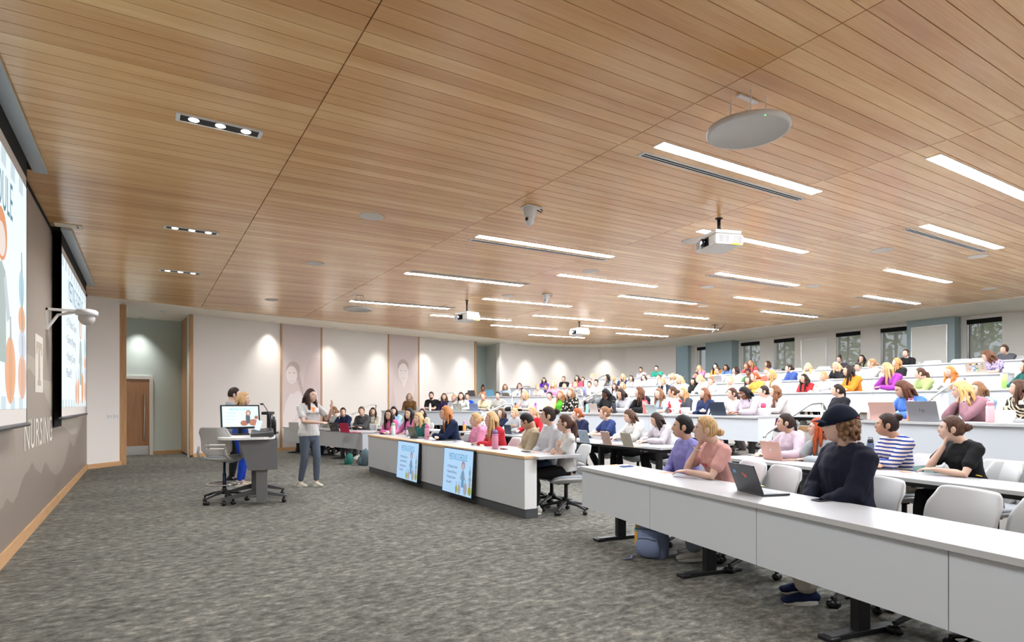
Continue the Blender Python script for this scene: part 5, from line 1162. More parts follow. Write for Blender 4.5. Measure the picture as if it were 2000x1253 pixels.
def shirt_mesh(F, vox, kind, seed=0):
    t = {'tee': .012, 'tank': .008, 'sweater': .018, 'hoodie': .024, 'jacket': .026, 'shirt': .016}[kind]; b = MB()
    torso(b, F, t, .5 if F.stand else .53, 1.06, .012 if kind != 'tank' else .0)
    for sd in (1, -1):
        e, w = F.arm[sd]; s = F.sh[sd]; k = 1.12 if F.male else 1
        if kind == 'tank': continue
        if kind == 'tee': 
            q = s.lerp(e, .66); b.tube([s + (s - e).normalized() * .005, s.lerp(e, .3), q], [.046 * k + t, .046 * k + t, .048 * k + t], 14); continue
        cuff = e.lerp(w, .94)
        b.tube([s, s.lerp(e, .3), s.lerp(e, .75), e, e.lerp(w, .25), e.lerp(w, .8), cuff], [.047 * k + t, .045 * k + t, .042 * k + t, .040 * k + t * 1.1, .040 * k + t * 1.1, .030 * k + t, .025 * k + t * .5], 12)
    if kind in ('hoodie', 'jacket'):
        P = []; Rr = []
        for a in range(0, 361, 30):
            q = R(a); z = 1.045 + .028 * math.cos(q) * -1 + (.0); P.append(F.M @ V((-.015 + .085 * math.cos(q), .088 * math.sin(q), z - .02 * (math.cos(q) > .5)))); 
        b.tube(P, .024 if kind == 'hoodie' else .016, 10)
        if kind == 'hoodie':
            b.ell(F.M @ V((-.115, 0, 1.015)), (.055, .105, .075), 14, 10); b.ell(F.M @ V((-.125, 0, .97)), (.04, .07, .06), 12, 8)
    elif kind in ('sweater', 'tee', 'shirt'):
        P = [F.M @ V((-.012 + .072 * math.cos(R(a)), .078 * math.sin(R(a)), 1.038 - .020 * math.cos(R(a)))) for a in range(0, 361, 30)]; b.tube(P, .011, 8)
    me = remesh(b, vox, 'top', (None,), 5, .5); fold_noise(me, .0105 if kind in ('hoodie', 'jacket') else .0075, seed); return me
def pants_mesh(F, vox, seed=0, wide=0.0):
    b = MB(); b.ell(V((-.01, 0, .90 if F.stand else .56)), (.122, .168, .10), 16, 10)
    if F.stand: b.ell(V((0, 0, .84)), (.105, .14, .10), 14, 10); b.ell(V((-.035, .07, .86)), (.09, .085, .09), 12, 8); b.ell(V((-.035, -.07, .86)), (.09, .085, .09), 12, 8)
    for sd in (1, -1):
        h, kn, an = F.leg[sd]; b.tube([h, h.lerp(kn, .5), kn, kn.lerp(an, .3), kn.lerp(an, .75), an.lerp(kn, .06)], [.094, .084, .066 + wide * .5, .062 + wide, .050 + wide * 1.4, .043 + wide * 1.6], 14)
    me = remesh(b, vox, 'trousers', (None,), 5, .5); fold_noise(me, .004, seed + 3); return me
def shoe_meshes(F, vox=.008):
    out = []
    for sd in (1, -1):
        an = F.leg[sd][2]; b = MB(); f = an + V((0, 0, -.095))
        b.tube([f + V((-.062, 0, .045)), f + V((0, 0, .052)), f + V((.07, 0, .040)), f + V((.165, 0, .030))], [(.036, .036), (.040, .038), (.034, .044), (.022, .038)], 14, up=(0, 0, 1))
        b.tube([an + V((-.01, 0, -.04)), an + V((-.015, 0, .005))], .044, 12); me = remesh(b, vox, 'shoe', (None,), 4)
        s = MB(); pr = [(f.x - .01 + .118 * math.cos(R(a)) + .055, f.y + (.047 - .006 * math.cos(R(a))) * math.sin(R(a))) for a in range(0, 360, 18)]; s.prism(pr, .001, .026)
        out.append((me, s.mesh('sole', (None,), False)))
    return out
# ---- hair, in head coordinates
def hair_mesh(style, vox, seed=0):
    rnd = random.Random(seed); b = MB(); male = style in ('short', 'curlyshort', 'buzz')
    vol = {'short': .010, 'curlyshort': .009, 'buzz': .004, 'curly': .016}.get(style, .009)
    low = {'short': -.045, 'buzz': -.04, 'curlyshort': -.075}.get(style, -.075)
    def cap(d):
        p = head_pt(d); z = p.z
        thr = .040 + 1.05 * max(0, z - .045) if z > -.02 else .040 - 1.3 * (-.02 - z)
        if z > .084: thr = .3
        if male: thr += -.004
        w = sm(thr + .006, thr - .006, p.x) * sm(low - .008, low + .012, z)
        top = sm(.0, .11, z)
        if style in ('bun', 'lowbun', 'topbun', 'claw', 'messy', 'pony', 'braid', 'highpony', 'short', 'buzz'): w *= 1 - sm(1.5, .6, math.hypot((p.x + .002) / .018, (p.z + .008) / .030)) * sm(.03, .05, abs(p.y))
        k = vol + .006 * top * (1.6 if style in ('short', 'curlyshort') else 1)
        n_ = noise.noise(V((p.x * 40 + seed, p.y * 40, p.z * 40))) * (.010 if 'curly' in style else .0025)
        # a parting
        part = -.004 * gs(p.y, .006) * top if not male else 0
        u = p.normalized()
        return p + u * ((k + n_ + part) * w - .012 * (1 - w))
    head_mb(b, 56, 44, cap)
    if style == 'curlyshort':
        for i in range(46):
            a = rnd.uniform(R(75), R(285)); zz = rnd.uniform(-.085, .03); c = V((math.cos(a) * .105 - .005, math.sin(a) * .088, zz)); b.ell(c, (.018, .018, .020), 8, 6)
    def lock(a, L, r0, out=1.10, wav=0.0, front=0.0, zt=.05, x1=None):
        ca, sa = math.cos(a), math.sin(a); d = V((ca, sa, .45)).normalized(); p0 = head_pt(d) * 1.0; P = [p0, head_pt(V((ca, sa, 0)).normalized()) * out]
        if ca > 0: P[1].x = min(P[1].x, .035); P[0].x = min(P[0].x, .045)
        q = P[1].copy(); n = 7; ph = rnd.uniform(0, 6)
        for i in range(1, n + 1):
            z = -L * i / n; f = i / n
            bx = (-.085 - .02 * f if ca < -.25 else q.x * (1 - f) + (.045 + front) * f if ca > .0 else q.x * (1 - f) + (-.05) * f)
            by = q.y * (1.0 + .12 * math.sin(f * PI)) * (1 - .12 * f); 
            P.append(V((bx + wav * math.sin(f * 11 + ph), by + wav * math.cos(f * 9 + ph), z)))
        Rr = [(r0 * .7, r0 * .9)] + [(r0 * (1.0 - .15 * i / n), r0 * 1.15 * (1 - .1 * i / n)) for i in range(n)] + [(r0 * .35, r0 * .4)]
        b.tube(P, Rr, 8)
    if style in ('long', 'wavy', 'longback', 'half'):
        L = {'long': .36, 'wavy': .36, 'longback': .34, 'half': .34}[style]; wv = .012 if style == 'wavy' else .003
        angs = [78, 92, 108, 126, 146, 165, 180] if style != 'longback' else [100, 118, 136, 158, 180]
        for a in angs:
            for sg in ((1, -1) if a != 180 else (1,)): lock(R(a) * sg, L * rnd.uniform(.86, 1.04), .024, 1.10, wv + rnd.uniform(0, .003))
        for a in range(84, 181, 9):
            for sg in (1, -1): lock(R(a) * sg, L * rnd.uniform(.8, 1.08), .011, 1.20, wv + .004)
    if style == 'bob':
        for a in [72, 88, 106, 126, 148, 170, 180]:
            for sg in (1, -1): lock(R(a) * sg, .150, .024, 1.12, .002)
        for a in range(76, 181, 10):
            for sg in (1, -1): lock(R(a) * sg, .155 * rnd.uniform(.9, 1.05), .011, 1.2, .003)
    if style in ('pony', 'braid', 'highpony'):
        z0 = .02 if style != 'highpony' else .07
        b.ell((-.105, 0, z0), (.022, .024, .024), 10, 8)
        P = [V((-.10, 0, z0)), V((-.135, 0, z0 - .02)), V((-.145, 0, z0 - .09)), V((-.135, .01, z0 - .18)), V((-.125, .02, z0 - .28)), V((-.12, .02, z0 - .34))]
        if style == 'braid':
            for i in range(9): f = i / 8; c = V((-.115 - .01 * math.sin(f * 3), .012 * math.sin(i * PI), -.02 - .30 * f)); b.ell(c + V((0, (.012 if i % 2 else -.012), 0)), (.020, .022, .026), 10, 8)
            P = [V((-.10, 0, .02)), V((-.12, 0, -.03)), V((-.125, 0, -.18)), V((-.12, 0, -.36))]; b.tube(P, [.02, .018, .014, .008], 8)
        else:
            b.tube(P, [.024, .032, .036, .034, .024, .008], 12)
            for i in range(5): b.tube([p + V((rnd.uniform(-.02, .02), rnd.uniform(-.025, .025), 0)) for p in P], [.01, .012, .012, .011, .008, .003], 6)
    if style in ('bun', 'topbun', 'lowbun', 'claw', 'messy'):
        c = {'bun': V((-.115, 0, .055)), 'topbun': V((-.055, 0, .135)), 'lowbun': V((-.118, 0, -.025)), 'claw': V((-.115, 0, .015)), 'messy': V((-.095, 0, .085))}[style]
        b.ell(c, (.036, .042, .038), 12, 9)
        for i in range(16 if style in ('messy', 'claw', 'topbun') else 9):
            a = rnd.uniform(0, 6.28); e_ = rnd.uniform(-1, 1); o = V((math.cos(a) * math.cos(e_), math.sin(a) * math.cos(e_), math.sin(e_))) * .030; b.ell(c + o, (.018, .016, .018), 8, 6)
        if style in ('claw', 'messy'):
            for i in range(5): a = rnd.uniform(-1, 1); b.tube([c, c + V((-.03, a * .03, .02)), c + V((-.045 + .01 * i, a * .07, .035 - .025 * i))], [.008, .006, .002], 6)
    if style in ('messy', 'pony', 'bun', 'claw'):
        for sg in (1, -1): b.tube([V((.045, sg * .060, .06)), V((.052, sg * .076, .0)), V((.048, sg * .074, -.06))], [.005, .004, .002], 6)
    me = remesh(b, vox, 'hair', (None,), 2, .4); return me
def skin_m(c): return mat('skin_%d_%d_%d' % c, tuple(int(v * .87) for v in c), .5, spec=.35, sss=.12)
def hair_m(c):
    nm = 'hair_%d_%d_%d' % c
    if nm in MATS: return MATS[nm]
    m = mat(nm, c, .55, spec=.22); t = NT(m); f = t.noise(t.mapping(t.pos(), (110, 110, 9)), 1.0, 4, .7)
    dk = tuple(int(v * .66) for v in c); lt = tuple(min(255, int(v * 1.18 + 8)) for v in c)
    t.l(t.ramp(f, [(.32, dk), (.5, c), (.68, lt)]), t.b.inputs['Base Color']); t.bump(f, .7, .006); return m
def cloth_m(spec):
    "(r,g,b) or (kind, colours...)"
    if isinstance(spec[0], int):
        nm = 'cloth_%d_%d_%d' % spec
        if nm in MATS: return MATS[nm]
        m = mat(nm, tuple(int(v * (.84 if min(spec) > 195 else .88 if min(spec) > 120 else .89)) for v in spec), .85, spec=.2); t = NT(m); t.bump(t.noise(t.pos(), 260, 2), .25, .002); return m
    nm = 'cloth_' + '_'.join(str(s) for s in spec).replace(' ', '').replace('(', '').replace(')', '').replace(',', '_')
    if nm in MATS: return MATS[nm]
    kind, a, b_ = spec[0], tuple(int(v * .9) for v in spec[1]), tuple(int(v * .9) for v in spec[2]); m = mat(nm, a, .85, spec=.2); t = NT(m); p = t.pos(); s = t.n('ShaderNodeSeparateXYZ'); t.l(p, s.inputs[0])
    if kind == 'stripe':
        w = t.math('FRACT', t.math('MULTIPLY', t.math('ADD', s.outputs[2], t.math('MULTIPLY', t.noise(p, 4, 1), .02)), spec[3])); f = t.math('GREATER_THAN', w, .55)
    elif kind == 'floral':
        v = t.n('ShaderNodeTexVoronoi'); v.inputs['Scale'].default_value = spec[3]; t.l(p, v.inputs['Vector']); f = t.math('LESS_THAN', v.outputs['Distance'], .36)
    elif kind == 'zebra':
        w = t.n('ShaderNodeTexWave'); w.inputs['Scale'].default_value = 9; w.inputs['Distortion'].default_value = 6; w.bands_direction = 'DIAGONAL'; t.l(p, w.inputs['Vector']); f = t.math('GREATER_THAN', w.outputs['Fac'], .5)
    else: # tie dye
        f = t.math('MULTIPLY', t.math('SUBTRACT', t.noise(p, 7, 2), .42), 6)
    t.l(t.mix(f, rgb(a), rgb(b_)), t.b.inputs['Base Color']); return m
CACHE = {}
def cached(key, fn):
    if key not in CACHE: CACHE[key] = fn()
    return CACHE[key]
M_IRIS = mat('iris_dark', (58, 42, 32), .15); M_EYEW = mat('eye_white', (226, 220, 214), .2)
def face_parts(near, mouth=(170, 100, 92)):
    "meshes in head coordinates"
    out = []
    ex, ez = .031, .008
    if near:
        b = MB(); 
        for sd in (1, -1): b.cur = 0; b.ell(V((face_x(sd * ex, ez) - .0065, sd * ex, ez)), (.0095, .0145, .0078), 14, 10); b.cur = 1; b.ell(V((face_x(sd * ex, ez) - .0008, sd * ex, ez)), (.0050, .0062, .0062), 12, 8)
        out.append(('eyes', b.mesh('eyes', (M_EYEW, M_IRIS), True)))
        b = MB()
        for sd in (1, -1):
            y = [.013, .024, .036, .046]; z = [ez + .0178, ez + .0205, ez + .0200, ez + .0150]; b.tube([V((face_x(yy, zz) + .0008, sd * yy, zz)) for yy, zz in zip(y, z)], [(.0022, .0018), (.0032, .002), (.0028, .002), (.0012, .001)], 8)
        out.append(('eyebrows', b.mesh('eyebrows', (None,), True)))
        b = MB()
        for sd in (1, -1): b.tube([V((face_x(yy, zz) + .0008, sd * yy, zz)) for yy, zz in [(.017, ez + .001), (.024, ez + .0068), (.033, ez + .0072), (.0445, ez + .001)]], [.0008, .0015, .0016, .001], 6)
        out.append(('eyelashes', b.mesh('eyelashes', (None,), True)))
        b = MB(); b.tube([V((face_x(yy, -.0575 + .001 * abs(yy / .01)) + .0002, yy, -.0575 + .0012 * abs(yy / .01))) for yy in (-.022, -.011, 0, .011, .022)], [(.0012, .001), (.0042, .003), (.0040, .003), (.0042, .003), (.0012, .001)], 8).tube([V((face_x(yy, -.066) + .0002, yy, -.0655 + .0025 * abs(yy / .02))) for yy in (-.018, -.008, 0, .008, .018)], [(.001, .001), (.0046, .003), (.005, .003), (.0046, .003), (.001, .001)], 8)
        out.append(('lips', b.mesh('lips', (None,), True)))
    else:
        b = MB()
        for sd in (1, -1): b.cur = 0; b.ell(V((face_x(sd * ex, ez) - .003, sd * ex, ez)), (.006, .012, .0065), 8, 6); b.tube([V((face_x(yy, ez + .019), sd * yy, ez + .019)) for yy in (.016, .030, .044)], [.0022, .0028, .0018], 6)
        out.append(('eyes', b.mesh('eyes', (M_IRIS,), True)))
        b = MB(); b.tube([V((face_x(yy, -.060), yy, -.060)) for yy in (-.019, 0, .019)], [(.003, .002), (.0055, .0035), (.003, .002)], 6)
        out.append(('lips', b.mesh('lips', (None,), True)))
    return out
def glasses_mesh(near):
    b = MB(); n = 20
    for sd in (1, -1):
        c = V((.106, sd * .033, .004)); P = [c + V((-.004 * abs(math.cos(R(a))), .024 * math.cos(R(a)), .020 * math.sin(R(a)))) for a in range(0, 361, 20)]; b.tube(P, .0018 if near else .0026, 6); b.tube([V((.100, sd * .058, .008)), V((.05, sd * .078, .006)), V((-.01, sd * .080, .0))], .0016 if near else .0022, 6)
    b.tube([V((.108, .010, .006)), V((.112, 0, .009)), V((.108, -.010, .006))], .0018, 6); return b.mesh('glasses', (None,), True)
def apply(me, M, name):
    m = me.copy(); m.transform(M); m.name = name; return m
def setm(o, mats):
    for i, m in enumerate(mats):
        o.material_slots[i].link = 'OBJECT'; o.material_slots[i].material = m
    return o
def person(pos, yaw, F, key, label, skin=(226, 184, 160), hair='long', hcol=(92, 62, 42), top='hoodie', tcol=(60, 60, 60), pants=(40, 42, 48), head=(0, 0, 0), near=0, scale=1.0, glasses=None, shoes=(225, 222, 214), group=None, mouth=None, cap=None, wide=0.0, beard=None, seed=0, extras=None, longbot=True):
    e = empty('person', tuple(pos), yaw, label, 'person', group); e.scale = (scale,) * 3
    vox = {0: .0125, 1: .0085, 2: .0062}[near]; Y, Pt, Ro = head
    bd = cached(('b', key, near, Y, Pt, Ro), lambda: body_mesh(F, vox, Y, Pt, Ro)); o = link('body', bd, e); setm(o, [skin_m(skin)])
    Rm = head_rot(F, Y, Pt, Ro)
    sv = {0: .014, 1: .010, 2: .008}[near]
    tm = cached(('t', key, near, top, seed % 3), lambda: shirt_mesh(F, sv, top, seed % 3)); nm = {'hoodie': 'hoodie', 'sweater': 'sweater', 'tee': 'shirt', 'tank': 'tank_top', 'jacket': 'jacket', 'shirt': 'shirt'}[top]
    ts = link(nm, tm, e); setm(ts, [cloth_m(tcol)])
    pm = cached(('p', key, near, wide), lambda: pants_mesh(F, sv, 0, wide)); o = link('trousers', pm, e); setm(o, [cloth_m(pants)])
    for sh_, sl_ in cached(('s', key), lambda: shoe_meshes(F, .010 if not near else .007)):
        o = link('shoe', sh_, e); setm(o, [cloth_m(shoes)]); q = link('sole', sl_, o); setm(q, [mat('sole_white', (222, 220, 212), .6)])
    hd = empty('head_detail', (0, 0, 0)); hd.parent = e; hd.matrix_local = Rm
    hm = cached(('h', hair, near, seed % 4), lambda: hair_mesh(hair, {0: .0105, 1: .007, 2: .0048}[near], seed % 4)); o = link('hair', hm, e); o.matrix_local = Rm; setm(o, [hair_m(hcol)])
    bpy.data.objects.remove(hd)
    lipc = mouth or (tuple(int(a * k) for a, k in zip(skin, (.84, .62, .62))))
    for nm_, me in cached(('f', near > 0), lambda: face_parts(near > 0)):
        o = link(nm_, me, e); o.matrix_local = Rm
        if nm_ == 'lips': setm(o, [mat('lips_%d_%d_%d' % lipc, lipc, .4)])
        elif nm_ in ('eyebrows', 'eyelashes'): dk = tuple(int(v * .6) for v in hcol) if nm_ == 'eyebrows' else (36, 26, 22); setm(o, [mat('brow_%d_%d_%d' % dk, dk, .7)])
    if glasses: o = link('glasses', cached(('g', near > 0), lambda: glasses_mesh(near > 0)), e); o.matrix_local = Rm; setm(o, [mat('frame_%d_%d_%d' % glasses, glasses, .3)])
    if beard:
        def bf(d):
            p = head_pt(d, True); w = sm(-.035, -.055, p.z) * sm(-.01, .02, p.x); w *= 1 - .9 * gs(p.y, .02) * gs(p.z + .061, .008); return p + p.normalized() * (.0035 * w - .010 * (1 - w))
        b = MB(); head_mb(b, 40, 32, bf); o = link('beard', b.mesh('beard', (None,), True), e); o.matrix_local = Rm; setm(o, [hair_m(beard)])
    e['_'] = 0; del e['_']
    return e, ts, Rm
def decal(parent, target, Fo, text_or_mesh, size, center, direction, up, m, name='lettering', sx=1.0, arc=0.0):
    "lettering laid on a garment: centre and direction in the person's coordinates"
    me = text_mesh(text_or_mesh, size, sx) if isinstance(text_or_mesh, str) else text_or_mesh
    bm = bmesh.new(); bm.from_mesh(me); bmesh.ops.triangulate(bm, faces=bm.faces); bmesh.ops.subdivide_edges(bm, edges=[e_ for e_ in bm.edges if e_.calc_length() > .012], cuts=2, use_grid_fill=False); bm.to_mesh(me); bm.free()
    tree = BVHTree.FromPolygons([v.co for v in target.data.vertices], [tuple(p.vertices) for p in target.data.polygons])
    d = V(direction).normalized(); u = V(up); u = (u - d * u.dot(d)).normalized(); r = d.cross(u) ; c = V(center)
    for v in me.vertices:
        p = c + r * v.co.x + u * (v.co.y - arc * v.co.x ** 2 * 8); h = tree.ray_cast(p - d * .5, d); v.co = (h[0] - d * .003) if h[0] is not None else p
    me.materials.clear(); return link(name, me, parent, m)
BLK, DBR, BRN, LBR, AUB, GIN, BLD, PLT, GRY = (22, 18, 18), (44, 30, 24), (78, 52, 38), (128, 92, 64), (150, 78, 40), (172, 112, 64), (184, 150, 104), (200, 172, 126), (150, 130, 108)
HN = {BLK: 'black', DBR: 'dark brown', BRN: 'brown', LBR: 'light brown', AUB: 'auburn', GIN: 'ginger', BLD: 'blonde', PLT: 'platinum blonde', GRY: 'greying'}
FAIR, MED, TAN, OLV, BRS, DRK = (236, 196, 174), (226, 184, 158), (206, 158, 128), (214, 172, 140), (150, 98, 68), (104, 66, 46)
SN_ = {'curly': 'big curly', 'long': 'long', 'wavy': 'long wavy', 'longback': 'long swept-back', 'bob': 'shoulder-length', 'pony': 'ponytailed', 'highpony': 'high-ponytailed', 'braid': 'braided', 'bun': 'bun-tied', 'topbun': 'topknotted', 'lowbun': 'low-bun', 'claw': 'clip-tied', 'messy': 'messy-bun', 'short': 'short', 'curlyshort': 'short curly', 'buzz': 'cropped', 'half': 'half-tied long'}
PN = {'fold': 'arms folded on the desk', 'type': 'hands out on the desk', 'chin': 'one hand at the chin', 'chinl': 'one hand at the cheek', 'both': 'both hands at the face', 'lap': 'hands in the lap', 'rest': 'arms resting on the desk', 'cross': 'arms crossed'}
RN = {'K': 'at oak-edged counter', 'AL': 'at mural-side front desk', 'AR': 'at nearest desk', 'B': 'at floor-level table', 'C': 'on first tier', 'C2': 'at first-tier open table', 'D': 'on second tier', 'E': 'on third tier', 'F': 'in top row'}
GR = {'K': 'students at the oak-edged counter', 'AL': 'students at the front desk by the mural wall', 'AR': 'students at the desk nearest the camera', 'B': 'students at the open tables on the floor', 'C': 'students at the first-tier panelled desks', 'C2': 'students at the first-tier open tables', 'D': 'students on the second tier', 'E': 'students on the third tier', 'F': 'students in the top row'}
PINK, HPINK, NAVY, WHT, CRM, RED, GRYC, LGR, CHR, BLKC, LBL, BLU = (226, 130, 170), (240, 170, 200), (30, 38, 66), (236, 236, 236), (232, 224, 204), (196, 44, 54), (120, 120, 122), (196, 196, 200), (70, 68, 70), (24, 24, 26), (170, 200, 230), (56, 90, 160)
